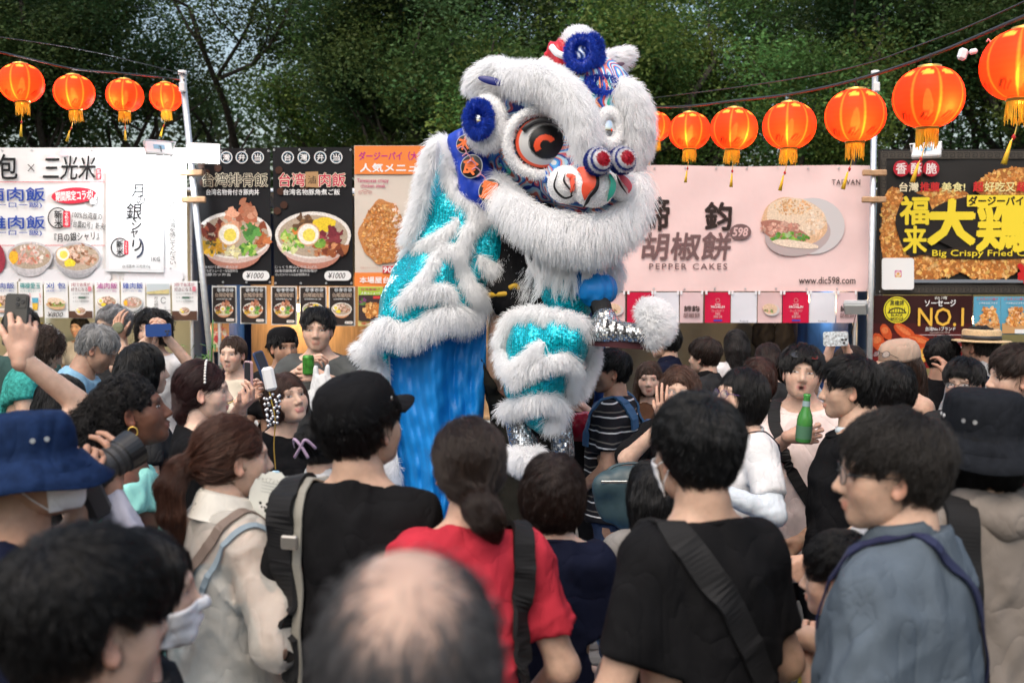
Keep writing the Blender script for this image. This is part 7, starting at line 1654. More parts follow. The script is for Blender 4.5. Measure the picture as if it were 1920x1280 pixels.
# woman in the sheer blouse
def sheer(name, col, a):
    m = cloth(name, col, bump=.4); nt = m.node_tree; tr = nt.nodes.new("ShaderNodeBsdfTransparent"); mx = nt.nodes.new("ShaderNodeMixShader"); mx.inputs[0].default_value = a
    out = nt.nodes["Material Output"]; nt.links.new(nt.nodes["Principled BSDF"].outputs[0], mx.inputs[1]); nt.links.new(tr.outputs[0], mx.inputs[2]); nt.links.new(mx.outputs[0], out.inputs[0]); return m
m_sheer = sheer("sheer_cream", (.58, .56, .52), .48)
q = person("woman with a brown ponytail and sheer cream blouse holding a panda fan", 425, 776, 2.15, -48, 'f', LIGHT, ('pony', (.075, .030, .018)), dict(t=.010, n=7000, tail=[(-.012, -.108, .002, .021), (-.02, -.15, -.015, .026), (-.02, -.178, -.07, .034), (-.02, -.175, -.15, .032), (-.02, -.155, -.225, .014)]), hyaw=-12, top=dict(m=cloth("camisole_blue", (.16, .24, .29)), name='camisole', sleeve=0, off=1.31, infl=-.006, loose=.0),
           arms={'R': dict(to=(560, 1020, 2.02), px=True, pole=(.35, -.25, -1), curl=(.6, .6, .6, .6, .3), fine=1, palm=(-1, .3, .2))}, bottom=cloth("slate_trousers", (.05, .06, .08)), group=NG)
A_ = q.A; c = SDF(); rg = [(z, a + .05 * (1 - np.clip((z - .85) / .5, 0, 1)), b_ + .05 * (1 - np.clip((z - .85) / .5, 0, 1)), cc) for z, a, b_, cc in RINGS['f']]; c.u(torso_sdf(rg, np.eye(3), npa(0, 0, .92), .022, .70, 1.47))
for s_, w in A_.items():
    sg = math.copysign(1, w['S'][0]); c.u(cap((sg * .05, -.015, 1.400), w['S'], .052, .054), .05); c.u(cap(w['S'], w['E'], .052, .058), .04); c.u(cap(w['E'], w['E'] + (w['W'] - w['E']) * .45, .058, .044), .03)
c.cut(lambda P: P[:, 2] - (1.455 - .2 * (P[:, 1] + .01)), .004); c.cut(lambda P: .72 - P[:, 2] + .01 * np.sin(P[:, 0] * 25), .006); c.add(waves(31, .006, (.08, .2), 6, (1, 1, .3))); c.add(folds(35, .008, (.08, .18), 5, (1, 1, .3)))
V_, F_ = surf(c, .0095); bl = obj("blouse", mesh_np("blouse", V_, F_), m_sheer, q.root); q.cl = c
mb = MB(); ring = []; n = 28
for rr, dz in ((.060, .0), (.058, .032), (.063, .052), (.074, .040), (.098, -.018), (.102, -.022)):
    for i in range(n): a = 2 * math.pi * i / n; ring.append(q.nb + npa(rr * math.cos(a) * 1.05, rr * math.sin(a) + .004, dz + .012 - .02 * math.sin(a)))
mb.add(ring, [(j * n + i, j * n + (i + 1) % n, (j + 1) * n + (i + 1) % n, (j + 1) * n + i) for j in range(5) for i in range(n)]); mb.build("collar", cloth("cream_collar", (.64, .62, .57)), bl, smooth=True)
strap(q, [(.12, .06, 1.41), (.11, -.02, 1.44), (.08, -.10, 1.36), (0, -.15, 1.22), (-.10, -.15, 1.05), (-.19, -.08, .92)], .028, mat("taupe_strap", (.16, .12, .10), .6), name="bag_strap")
strap(q, [(.15, .05, 1.38), (.15, -.03, 1.42), (.13, -.11, 1.33), (.10, -.13, 1.25)], .016, mat("blue_strap", (.20, .26, .31), .7), name="camisole_strap", off=.004)
mb = MB(); mb.tube([q.hw((-.012 + .022 * math.cos(a), -.112, .002 + .022 * math.sin(a))) for a in np.linspace(0, 6.283, 14)], .006, 6, cap=False); mb.build("hair_tie", m_dark, q.hairobj, smooth=True)
# paper fan
fc = ap(513, 938, 2.12); fan = empty("paper_fan", fc, (0, R(8), R(-14)), label="round white paper fan printed with pandas beside the ponytail woman", cat="fan")
b = MB(); n = 40; V = [(.068 * math.cos(2 * math.pi * i / n) * 1.0, y, .072 * math.sin(2 * math.pi * i / n) + (.004 * math.cos(9 * i))) for y in (-.001, .001) for i in range(n)]; b.add(V, [tuple(range(n))[::-1], tuple(range(n, 2 * n))] + [(i, (i + 1) % n, n + (i + 1) % n, n + i) for i in range(n)]); b.build("paper", mat("fan_paper", (.66, .68, .64), .6), fan)
b = MB(); b.box((0, .003, -.10), (.012, .004, .10), bev=.002); b.build("handle", m_woodclip, fan)
def flat_ell(mb, x, z, rx, rz, col, y): mb.add([(x + rx * math.cos(a), y, z + rz * math.sin(a)) for a in np.linspace(0, 6.283, 16)[:-1]], [tuple(range(15))[::-1]], col)
b = MB()
for k, (x, z) in enumerate(((-.025, -.022), (.022, .0), (.025, -.04))):
    flat_ell(b, x, z, .014, .011, (.7, .7, .68), -.0016); flat_ell(b, x - .009, z + .01, .004, .004, (.02, .02, .02), -.002); flat_ell(b, x + .009, z + .01, .004, .004, (.02, .02, .02), -.0021); flat_ell(b, x + .012, z - .006, .009, .006, (.02, .03, .02), -.0022); flat_ell(b, x - .004, z + .001, .0025, .003, (.03, .03, .03), -.0023); flat_ell(b, x + .004, z + .001, .0025, .003, (.03, .03, .03), -.0023)
for k in range(4): flat_ell(b, -.005, .012 - .008 * k + .03, .034, .0011, (.4, .42, .4), -.0017)
b.build("printed_pandas", m_print, fan, vcol=True, kind='stuff')
class _P: pass
fp = Print.__new__(Print); fp.root = fan; fp.d = 2.12 * KD; fp.o = fc; fp.k = 0; fp.L = lambda x, z: (x, z)
fp.txt("ジャイアントパンダ", -.045, .058, .045, .046, (.2, .2, .18), .0); fit_text()

q = person("man in a black cap with metal eyelets and a grey shoulder strap", 658, 716, 1.98, -14, 'm', MID, ('short', BLACKH), dict(t=.008, top=-.01), hyaw=-22, hpitch=12, top=dict(m=black), group=NG)
ball_cap(q, cloth("cap_black", (.008, .008, .009)), tilt=.06, h=.004, eyelets=True, droop=.12, bl=.085)
strap(q, [(-.12, .10, 1.30), (-.115, .04, 1.41), (-.11, -.04, 1.43), (-.12, -.11, 1.34), (-.125, -.14, 1.2), (-.12, -.14, 1.0)], .032, mat("grey_webbing", (.24, .23, .20), .6), name="shoulder_strap")
strap(q, [(-.15, .09, 1.30), (-.15, .03, 1.39), (-.15, -.05, 1.40), (-.165, -.11, 1.3), (-.17, -.13, 1.15), (-.16, -.13, 1.0)], .07, m_blackstrap, th=.012, name="backpack_strap")
mb = MB(); w = q.cl; c0 = npa(-.117, -.138, 1.335); mb.box(c0, (.042, .012, .032), bev=.004); mb.build("buckle", m_frameg, q.root)

q = person("woman with a low ponytail in a red T-shirt", 880, 782, 1.88, 6, 'f', LIGHT, ('lowpony', DKBR), dict(t=.013, n=7000, tail=[(.005, -.108, -.055, .024), (.012, -.135, -.065, .033), (.035, -.145, -.095, .032), (.052, -.125, -.135, .018)]), top=dict(m=cloth("red", (.42, .030, .048)), sleeve=.66, infl=.020), group=NG)
strap(q, [(.115, .09, 1.28), (.11, .03, 1.40), (.112, -.05, 1.41), (.125, -.11, 1.32), (.13, -.13, 1.15), (.12, -.13, .95)], .05, m_blackstrap, th=.012, name="backpack_strap")
q = person("short woman with a dark brown bob in a navy top", 1037, 850, 2.22, -4, 'f', LIGHT, ('bob', (.018, .010, .008)), dict(len=.125, t=.016, wide=.004, n=7000), top=dict(m=m_navy, infl=.02), group=NG)
mb = MB(); mb.tube(spline([q.nb + npa(-.10, .05, .03), q.nb + npa(-.075, -.03, .045), q.nb + npa(-.11, -.06, .0), q.nb + npa(-.15, -.09, -.06)], 5), [.02] * 5 + [.026] * 5 + [.03] * 5 + [.02], 8, flat=.5); mb.build("neck_towel", white, q.root, smooth=True)
q = person("man with thick black hair, white mask and black T-shirt", 1312, 742, 1.74, 27, 'm', MID, ('short', (.008, .0085, .0095)), dict(t=.017, n=8000, fuzz=.007), hyaw=-8, top=dict(m=black, infl=.018), group=NG, scale_w=.96); face_mask(q)
strap(q, [(-.10, .10, 1.34), (-.11, .02, 1.42), (-.095, -.06, 1.42), (-.03, -.13, 1.31), (.07, -.15, 1.15), (.16, -.12, 1.0)], .06, m_blackstrap, th=.006, name="sling_strap")
q = person("man with glasses in a slate grey polo shirt looking left", 1690, 772, 1.62, 48, 'm', MID, ('short', (.017, .014, .012)), dict(t=.015, n=8000, fuzz=.007, curl=.002, noise=.25), hyaw=30, top=dict(m=cloth("slate", (.085, .108, .135)), collar=cloth("slate_collar", (.070, .09, .112)), infl=.024, sleeve=.75, wav=.0055),
           arms={'R': dict(to=(1448, 1178, 1.95), px=True, pole=(.2, -.5, -.9), curl=.4)}, group=NG, scale_w=1.05); glasses(q, m_frame)
strap(q, [(-.10, .11, 1.28), (-.10, .04, 1.41), (-.06, -.05, 1.44), (.0, -.10, 1.38), (.08, -.14, 1.22), (.14, -.13, 1.02)], .020, mat("indigo_strap", (.012, .015, .05), .6), name="bag_strap")
q = person("person in a black bucket hat and taupe hoodie", 1848, 752, 1.95, 12, 'm', MID, ('bob', BLACKH), dict(len=.10, t=.006, top=-.02), top=dict(m=cloth("taupe", (.20, .175, .155)), sleeve=1.9, infl=.03, srad=.022), group=NG)
bucket_hat(q, cloth("hat_black", (.011, .0125, .016), var=.2, vscale=60), tilt=.05, brim=.055, drop=.062, h=.008, wob=.012)
hd = SDF(); hd.u(cap(q.nb + npa(-.09, -.04, .0), q.nb + npa(0, -.085, .005), .042, .05)); hd.u(cap(q.nb + npa(0, -.085, .005), q.nb + npa(.09, -.04, .0), .05, .042), .03); hd.u(cap(q.nb + npa(-.06, -.02, .02), q.nb + npa(.06, -.02, .02), .045), .03); hd.add(waves(8, .006, (.04, .09), 5)); V_, F_ = surf(hd, .009); obj("hood", mesh_np("hood", V_, F_), cloth("taupe", (1, 1, 1)), q.root)
strap(q, [(.12, .10, 1.30), (.12, .03, 1.41), (.12, -.05, 1.42), (.135, -.12, 1.32), (.14, -.15, 1.15), (.13, -.15, .95)], .075, m_blackstrap, th=.014, name="backpack_strap")
strap(q, [(-.12, .10, 1.30), (-.12, .03, 1.41), (-.12, -.05, 1.42), (-.135, -.12, 1.32), (-.14, -.15, 1.15), (-.13, -.15, .95)], .07, m_blackstrap, th=.014, name="backpack_strap")
q = person("tall man in a black T-shirt with a white towel collar looking left", 1602, 668, 3.1, 72, 'm', MID, ('short', BLACKH), dict(t=.016), hyaw=8, top=dict(m=black, infl=.03, sleeve=.85, loose=.03, srad=.024), scale_w=1.12, arms={'L': dict(to=(1522, 1052, 2.85), px=True, pole=(-.3, -.6, -.3), curl=.75, fine=1, palm=(.9, .2, 0))}, group=SG)
mb = MB(); mb.tube([q.nb + npa(.075 * math.cos(a), .068 * math.sin(a) - .005, .02 - .02 * math.sin(a)) for a in np.linspace(0, 6.283, 24)], .017, 8, cap=False); mb.build("neck_towel", cloth("towel_pale", (.55, .62, .66)), q.root, smooth=True)
q = person("person in a white T-shirt with red scribbles, mostly hidden by the slate polo", 1655, 812, 2.55, 70, 'f', LIGHT, ('short', BLACKH), top=dict(m=white), group=SG)
mb = MB(); G_ = q.cl
for k in range(3):
    pts = np.array([(-.17 + .02 * k, .05 - .025 * i, 1.30 - .06 * k + .02 * math.sin(i * 1.3 + k)) for i in range(9)]); 
    for _ in range(4): pts = pts - G_.grad(pts) * (G_(pts) - .002)[:, None]
    mb.tube(pts, .003, 5)
mb.build("red_print", mat("print_red", (.6, .12, .16), .7), q.root, kind='stuff')
q = person("child with black hair and a yellow top reaching out", 1588, 1004, 2.0, 64, 'm', LIGHT, ('short', BLACKH), dict(t=.018), top=dict(m=cloth("yellow", (.55, .42, .03)), sleeve=1.5), arms={'L': dict(to=(1515, 1246, 1.9), px=True, pole=(-.2, -.6, -.8), curl=.5, fine=1)}, group=NG, head=1.12)
q = person("woman with long straight black hair behind the man with the mask", 1222, 862, 2.6, 4, 'f', LIGHT, ('long', BLACKH), dict(len=.36), top=dict(m=cloth("stone_grey", (.20, .19, .18)), sleeve=1.6), group=NG)

# --- left side, middle distance
q = person("dark skinned woman with curly black hair looking up in a mint top", 222, 702, 2.5, -76, 'f', DARKS, ('puff', (.007, .006, .0065)), dict(t=.008, n=8000, curl=.006, fuzz=.012, lump=3, sl=.06, noise=.4, line=.056, tail=[(0, -.10, .035, .05), (0, -.15, -.01, .062), (0, -.165, -.08, .06), (0, -.15, -.16, .05), (0, -.14, -.23, .035)]), hpitch=14, gaze=(.2, .5), lipc=(.16, .06, .05), top=dict(m=cloth("mint", (.27, .62, .56), bump=.3), off=1.40, sleeve=.25, infl=.012, loose=.02), group=SG)
e = p_ear = q.hw((.080, -.008, -.045)); mb = MB(); mb.tube([q.hw((.081, -.006 + .014 * math.cos(a), -.052 + .016 * math.sin(a))) for a in np.linspace(0, 6.283, 18)], .0024, 6, cap=False); mb.build("earring", m_gold, q.root, smooth=True)
strap(q, [(.17, .04, 1.12), (.15, -.06, 1.12), (.05, -.13, 1.12), (-.08, -.13, 1.11), (-.16, -.04, 1.10)], .06, mat("dark_belt", (.03, .025, .025), .4), name="belt_bag_strap")
q = person("woman with a pearl headband and auburn braid filming on her phone", 372, 674, 3.15, -78, 'f', PALE, ('braid', AUB), dict(t=.014, n=4200, fringe=.018, tail=[(-.005, -.09, -.04, .028)] + [(.012 * (-1) ** k + .02, -.085 + .012 * k, -.075 - .035 * k, .030 - .002 * k) for k in range(7)]), top=dict(m=black, sleeve=.5), lipc=(.42, .10, .11),
           arms={'R': dict(to=(445, 772, 3.28), px=True, pole=(.4, -.3, -.9), curl=(.5, .5, .55, .6, .3), fine=1, palm=(-.2, 0, 1), world=True, dir=(.7, -.2, .6)), 'L': dict(to=(452, 752, 3.42), px=True, pole=(-.3, 0, -1), curl=.5, fine=1, dir=(.8, 0, .5), palm=(0, -1, .2), world=True)}, group=SG)
mb = MB(); me0 = None
for i, a in enumerate(np.linspace(-1.45, 1.45, 22)):
    b = MB(); r = .0055; b.lathe([(.0005, -r), (r * .7, -r * .7), (r, 0), (r * .7, r * .7), (.0005, r)], 10); 
    c0 = q.hw((.094 * math.sin(a), .012, .035 + .092 * math.cos(a)))
    if me0 is None: hb_ = b.build("pearl", mat("pearl", (.75, .73, .70), .25), q.hairobj, smooth=True); me0 = hb_.data; hb_.location = c0
    else: o = link(bpy.data.objects.new("pearl", me0), q.hairobj); o.location = c0
phone("pink_phone", "pink phone held up by the woman with the pearl headband", ap(466, 707, 3.3), (0, 0, 1), (-.7, -.6, 0), mat("rose_case", (.52, .33, .36), .4), bumps=False, h=.125, w=.06)
ph = phone("dark_blue_phone", "slim dark blue phone with a bead strap, raised above the looking up woman", ap(494, 690, 3.25), (-.38, 0, 1), (.9, -.5, 0), mat("navy_case", (.03, .06, .14), .3), w=.05, h=.135)
e = empty("bead_strap", ap(505, 735, 3.2), label="white phone charm with silver beads hanging from the slim phone", cat="charm"); mw = mat("white_charm", (.70, .70, .72), .35); ms_ = mat("silver_bead", (.65, .65, .68), .2, metal=.7)
b = MB(); b.box((0, 0, .05), (.045, .02, .09), roty(-.2), bev=.012); b.build("clip", mw, e)
g = random.Random(5); me0 = None
for i in range(34):
    b = MB(); r = .0065; b.lathe([(.0005, -r), (r * .7, -r * .7), (r, 0), (r * .7, r * .7), (.0005, r)], 8)
    if me0 is None: o = b.build("bead", ms_, e, smooth=True); me0 = o.data
    else: o = link(bpy.data.objects.new("bead", me0), e)
    t = i / 34; o.location = (.03 * math.sin(i * 1.1) * (1 - t * .5) + .01, .01 * math.cos(i), -.01 - .12 * t)
b = MB(); b.tube(spline([(.0, 0, .0), (.02, 0, -.1), (.015, 0, -.2), (.02, 0, -.29)], 5), .0025, 5); b.build("chain", m_gold, e)
b = MB(); b.box((.02, 0, -.33), (.03, .012, .07), bev=.004); b.build("tag", mat("tag_blue", (.3, .5, .65), .3), e)
q = person("woman with long straight black hair in a dark grey top behind the curly haired woman", 262, 641, 3.7, -55, 'f', LIGHT, ('long', BLACKH), dict(len=.24), top=dict(m=charcoal), group=SG)
q = person("woman with long black hair in black behind the blue bucket hat", 112, 700, 3.4, -35, 'f', LIGHT, ('long', BLACKH), dict(len=.26), top=dict(m=black), group=SG)
q = person("woman with short brown hair in a black V-neck looking up at the lion", 524, 700, 3.45, -152, 'f', LIGHT, ('bob', (.045, .022, .016)), dict(len=.085, t=.016, line=.055), hpitch=17, hyaw=14, hroll=6, gaze=(.3, .6), lipc=(.45, .13, .13), top=dict(m=black, vneck=.09, sleeve=1.0), group=SG)
q = person("woman with dark hair held by a lilac claw clip", 604, 768, 2.75, -20, 'f', LIGHT, ('bun', BLACKH), dict(t=.012, tail=[(-.01, -.10, -.02, .04), (-.02, -.12, .02, .035)]), top=dict(m=white, collar=white), group=NG)
mb = MB(); mm_ = mat("lilac_plastic", (.35, .25, .36), .35)
for k in range(2): mb.tube(spline([q.hw((-.05 + .09 * k, -.135, .0)), q.hw((-.035 + .05 * k, -.165, .035)), q.hw((-.005, -.165, .01)), q.hw((.02 - .06 * k, -.155, -.035))], 5), .006, 6)
mb.build("claw_clip", mm_, q.hairobj, smooth=True)
q = person("person raising a phone from beyond the left picture edge", -95, 640, 2.35, -25, 'm', LIGHT, ('short', BLACKH), top=dict(m=black, sleeve=.5), arms={'R': dict(to=(40, 672, 2.42), px=True, pole=(.3, .2, -1), dir=(.05, .1, 1), palm=(-.5, .8, 0), world=True, curl=(.55, .6, .6, .65, .5), fine=1, sh=(0, .05, .03))}, group=SG)
phone("black_phone", "black phone raised in a fist at the left picture edge", ap(30, 600, 2.44), (.05, .1, 1), (.2, .9, 0), mat("graphite_case", (.06, .058, .055), .35))
# --- onlookers in front of the left stalls
q = person("man in a dark teal T-shirt with his back turned at the left picture edge", 38, 577, 4.9, 12, 'm', MID, ('short', BLACKH), top=dict(m=cloth("dark_teal", (.045, .085, .08)), infl=.02), group=BG_)
q = person("woman with wavy brown hair in a patterned teal dress bending forward", 92, 612, 4.6, -70, 'f', MID, ('bob', (.04, .025, .018)), dict(len=.15, t=.022, curl=.006, lump=3), lean=12, hpitch=-22, top=dict(m=cloth("teal_dress", (.04, .26, .23), var=.5, vscale=60), sleeve=.25, infl=.024), group=BG_)
q = person("grey haired man in a light blue T-shirt bowing his head", 196, 611, 4.5, -78, 'm', TAN, ('short', GREYH), dict(t=.007, top=0), lean=14, hpitch=-26, stubble=.3, top=dict(m=cloth("light_blue", (.22, .40, .55))), group=BG_)
strap(q, [(-.1, .1, 1.35), (-.1, .02, 1.43), (-.08, -.06, 1.43), (-.1, -.12, 1.3), (-.12, -.13, 1.1)], .02, m_blackstrap, name="bag_strap")
q = person("grey haired man with glasses in charcoal wiping his cheek", 216, 572, 5.4, 158, 'm', MID, ('short', (.20, .20, .205)), dict(t=.016, curl=.003), hyaw=-8, top=dict(m=charcoal, infl=.022), arms={'L': dict(to=(224, 636, 5.25), px=True, pole=(-.6, .1, -.9), dir=(.05, .1, 1), palm=(0, -.9, 0), curl=.3, fine=1)}, group=BG_, stubble=.2); glasses(q, m_frame)
b = MB(); c0 = ap(221, 615, 5.2); b.lathe([(.002, -.012), (.03, -.01), (.038, 0), (.03, .012), (.002, .014)], 16, rot=rotx(1.3)); o = b.build("folded_cloth", cloth("sage_cloth", (.16, .17, .11)), smooth=True, label="folded olive cloth pressed to the grey haired man's cheek", cat="cloth"); o.location = c0
q = person("woman with curly dark hair in a white T-shirt taking a photo with a blue phone", 287, 580, 5.3, 176, 'f', LIGHT, ('bob', BLACKH), dict(len=.06, t=.024, curl=.008, lump=4, n=2600, fuzz=.012), top=dict(m=white), arms={'R': dict(to=(278, 636, 5.05), px=True, pole=(.8, .1, -.7), dir=(.25, -.1, 1), palm=(.6, 0, .2), world=True, curl=.5, fine=1), 'L': dict(to=(314, 634, 5.05), px=True, pole=(-.8, .1, -.7), dir=(-.25, -.1, 1), palm=(-.6, 0, .2), world=True, curl=.5, fine=1)}, group=BG_)
phone("blue_phone", "blue phone held sideways by the curly haired woman in white", ap(297, 619, 5.0), (1, 0, .04), (0, 1, 0), mat("cobalt_case", (.02, .06, .22), .3))
q = person("woman with tied back hair in a cream top and necklace", 438, 627, 5.2, 172, 'f', PALE, ('bun', (.05, .025, .015)), dict(t=.006), top=dict(m=cloth("cream", (.62, .56, .46)), sleeve=.35), blush=.4, group=BG_)
mb = MB(); loop = np.array([(.085 * math.cos(a), .05 + .085 * math.sin(a) * .9, 1.42 - .07 * (1 + math.sin(a))) for a in np.linspace(-.2, 3.34, 22)])
for _ in range(4): loop = loop - q.cl.grad(loop) * np.clip(q.cl(loop) - .003, -.03, .03)[:, None]
mb.tube(loop, .003, 5); mb.build("necklace", m_gold, q.root, smooth=True)
q = person("young man in a backward black cap and black shirt", 529, 616, 5.1, -155, 'm', TAN, ('short', BLACKH), dict(t=.006, top=-.01), hyaw=10, top=dict(m=black, vneck=.05), group=BG_, stubble=.15); ball_cap(q, cloth("cap_black", (1, 1, 1)), back=True, tilt=.12)
q = person("man in a dark grey T-shirt holding a green can", 596, 576, 4.9, 178, 'm', LIGHT, ('short', BLACKH), dict(t=.018), hyaw=6, top=dict(m=cloth("washed_grey", (.07, .075, .075)), infl=.026, loose=.03), scale_w=1.1, arms={'R': dict(to=(564, 694, 4.65), px=True, pole=(.8, -.3, -.5), dir=(.6, -.1, .6), palm=(1, .2, 0), world=True, curl=.55, fine=1), 'L': dict(to=(602, 704, 4.6), px=True, pole=(-.8, -.3, -.5), dir=(-.9, -.2, .1), palm=(0, 1, -.2), world=True, curl=.6, fine=1)}, group=BG_)
c0 = ap(578, 684, 4.58); e = empty("drink_can", c0, label="green drink can held by the man in dark grey", cat="can"); b = MB(); b.lathe([(.024, -.052), (.031, -.045), (.031, .04), (.027, .05), (.026, .052)], 20, closed=True); b.build("can_body", mat("green_can", (.05, .22, .03), .3, var=.5, vscale=40, metal=.3), e); b = MB(); b.lathe([(.026, .052), (.022, .050), (.001, .050)], 20); b.build("can_lid", m_chrome, e)
c0 = ap(604, 728, 4.55); bg_ = SDF().u(ell((0, 0, -.05), (.075, .045, .10))); bg_.u(cap((-.03, 0, .03), (-.035, 0, .11), .018, .012), .05); bg_.u(cap((.03, 0, .03), (.03, 0, .11), .018, .012), .05); bg_.add(waves(17, .006, (.03, .08), 6)); V_, F_ = surf(bg_, .008); o = obj("plastic_bag", mesh_np("plastic_bag", V_, F_), sheer("bag_film", (.72, .73, .74), .2), label="white plastic bag hanging from the can holder's hand", cat="bag"); o.location = c0

# --- beside and behind the lion
m_stripe = stripes_mat("striped_jersey", [(0, (.014, .014, .018)), (.42, (.62, .62, .63)), (.52, (.014, .014, .018)), (.78, (.13, .12, .11)), (.88, (.014, .014, .018))], .075)
q = person("man in a black and white striped T-shirt with a blue backpack", 1150, 654, 4.3, 74, 'm', TAN, ('short', BLACKH), dict(t=.014), hyaw=26, top=dict(m=m_stripe, infl=.024), scale_w=1.04, stubble=.1, bottom=denim, group=SG)
bl_ = mat("backpack_blue", (.035, .10, .21), .75, var=.1, bump=.3, bscale=200)
for s_ in (-1, 1): strap(q, [(s_ * .13, .12, 1.2), (s_ * .12, .10, 1.34), (s_ * .115, .02, 1.43), (s_ * .11, -.07, 1.42), (s_ * .11, -.13, 1.30)], .055, bl_, th=.012, name="backpack_strap")
bp = SDF().u(ell((0, -.19, 1.14), (.135, .075, .20))); bp.u(cap((0, -.2, .98), (0, -.2, 1.0), .085), .06); bp.add(waves(5, .003, (.06, .1))); V_, F_ = surf(bp, .014); e = obj("backpack", mesh_np("backpack", q.wld(V_), F_), bl_, label="blue backpack on the striped man's back", cat="backpack")
q = person("woman in black with a red handbag, half hidden by the lion leg", 1082, 690, 4.9, 150, 'f', LIGHT, ('long', DKBR), top=dict(m=black, sleeve=.5), arms={'L': dict(to=(1100, 768, 4.7), px=True, pole=(-.7, 0, -.7), curl=.4, fine=1)}, group=SG)
b = SDF().u(ell((0, 0, 0), (.10, .045, .085))); b.add(waves(9, .004, (.03, .06))); V_, F_ = surf(b, .01); o = obj("handbag", mesh_np("handbag", V_, F_), mat("red_patent", (.28, .01, .03), .2, coat=.5), label="shiny dark red handbag beside the striped man", cat="handbag"); o.location = ap(1094, 800, 4.6)
q = person("young woman with brown fringe looking at the camera", 1217, 676, 5.0, 172, 'f', PALE, ('long', (.05, .028, .019)), dict(len=.22, fringe=.02, front=True), top=dict(m=cloth("rust_brown", (.10, .05, .03))), lipc=(.5, .17, .16), group=SG)
q = person("woman with glasses and wavy brown hair covering her mouth", 1276, 684, 3.65, 158, 'f', LIGHT, ('long', (.06, .028, .018)), dict(len=.17, front=True, curl=.004, line=.07), hyaw=6, mouth='o', top=dict(m=black, sleeve=.95, infl=.02), scale_w=1.12, arms={'R': dict(to=(1246, 792, 3.45), px=True, pole=(.8, -.1, -.8), dir=(-.05, -.1, 1), palm=(.3, .9, 0), world=True, curl=.15, fine=1)}, group=SG); glasses(q, m_frameg, rx=.027, rz=.021)
bc = ap(1190, 935, 3.3); b = SDF(); b.u(ell((0, 0, 0), (.155, .05, .13))); b.u(cap((-.11, 0, .06), (.11, 0, .06), .048), .05); b.add(waves(12, .004, (.06, .12))); V_, F_ = surf(b, .011); e = empty("shoulder_bag", bc, label="dark teal leather shoulder bag below the clapping woman with glasses", cat="bag"); obj("bag_body", mesh_np("bag_body", V_, F_), m_leather, e)

b = MB(); b.tube(spline([(-.12, 0, .09), (-.08, .02, .125), (.0, .03, .135), (.08, .02, .125), (.12, 0, .09)], 4), .009, 6, flat=.5); b.build("handle", m_leather, e, smooth=True)
b = MB(); b.box((0, -.052, .075), (.27, .006, .012), bev=.002); b.build("zip", m_chrome, e)
q = person("man in a navy polo behind the silver shoe", 1252, 610, 5.9, 66, 'm', MID, ('short', BLACKH), dict(t=.014), top=dict(m=m_navy, collar=m_navy), group=BG_)
q = person("person with a black bowl cut and grey top facing away", 1325, 634, 5.3, 52, 'm', LIGHT, ('short', DKBR), dict(t=.022, ears_covered=True), top=dict(m=charcoal, collar=black), group=BG_)
q = person("woman with very long straight black hair facing the stall", 1381, 616, 6.2, 4, 'f', LIGHT, ('long', (.014, .012, .012)), dict(len=.38), top=dict(m=white), group=BG_)
q = person("woman with a chestnut bob behind the woman in white with glasses", 1424, 668, 4.3, 10, 'f', LIGHT, ('bob', (.04, .018, .014)), dict(len=.12), top=dict(m=black), group=SG)
q = person("person with dark brown hair up, just behind the chestnut bob", 1440, 642, 5.2, -10, 'f', LIGHT, ('bun', DKBR), dict(t=.014, tail=[(0, -.1, .02, .04), (0, -.12, .0, .04)]), top=dict(m=charcoal), group=BG_)
q = person("woman with a black bob and glasses gasping in a white T-shirt", 1402, 688, 3.25, 104, 'f', LIGHT, ('bob', BLACKH), dict(len=.145, t=.013, fringe=.012), hpitch=10, hyaw=4, mouth='o', gaze=(0, .5), top=dict(m=white, sleeve=.75, infl=.02, srad=.012), bottom=cloth("red_skirt", (.42, .012, .04)), arms={'L': dict(to=(1335, 915, 3.0), px=True, pole=(-.5, -.7, -.6), curl=.4)}, group=SG); glasses(q, mat("violet_frame", (.10, .05, .16), .3))
sl = SDF(); a_ = q.A['L']; sl.u(cap(a_['E'] * .75 + a_['S'] * .25, a_['E'], .050, .047)); sl.u(cap(a_['E'], a_['W'], .047, .033), .02); sl.add(waves(4, .003, (.03, .06))); V_, F_ = surf(sl, .011); obj("arm_cover", mesh_np("arm_cover", V_, F_), cloth("pale_blue_grey", (.48, .53, .58)), q.root)
strap(q, [(-.11, .10, 1.3), (-.11, .03, 1.41), (-.10, -.05, 1.42), (-.12, -.11, 1.3), (-.13, -.12, 1.1)], .014, m_navy, name="bag_strap")
q = person("man with sunglasses on his head holding a green bottle", 1507, 648, 3.65, 152, 'm', LIGHT, ('short', BLACKH), dict(t=.019, fringe=.004), hyaw=16, hpitch=6, hroll=-6, mouth='o', gaze=(.5, .5), top=dict(m=cloth("shell_pink", (.64, .54, .52)), infl=.026, sleeve=.8), scale_w=1.12, lipc=(.45, .17, .16), arms={'R': dict(to=(1482, 818, 3.36), px=True, pole=(.7, -.4, -.7), dir=(.9, -.2, .1), palm=(.1, 1, 0), world=True, curl=(.55, .55, .55, .55, .4), fine=1)}, group=SG)
glasses(q, m_frame, dark=True, lift=.0, tilt=.78, fwd=.022, rx=.027, rz=.022)
strap(q, [(.0 + .09, .13, 1.38), (.11, .03, 1.45), (.10, -.06, 1.42)], .05, m_blackstrap, name="sling_strap"); strap(q, [(.11, .05, 1.44), (.09, .12, 1.36), (.02, .16, 1.2), (-.08, .16, 1.04), (-.15, .12, .93)], .05, m_blackstrap, name="sling_strap")
bc = ap(1509, 792, 3.28); e = empty("beer_bottle", bc, (R(4), R(3), 0), label="green glass bottle in the hand of the man with sunglasses", cat="bottle")
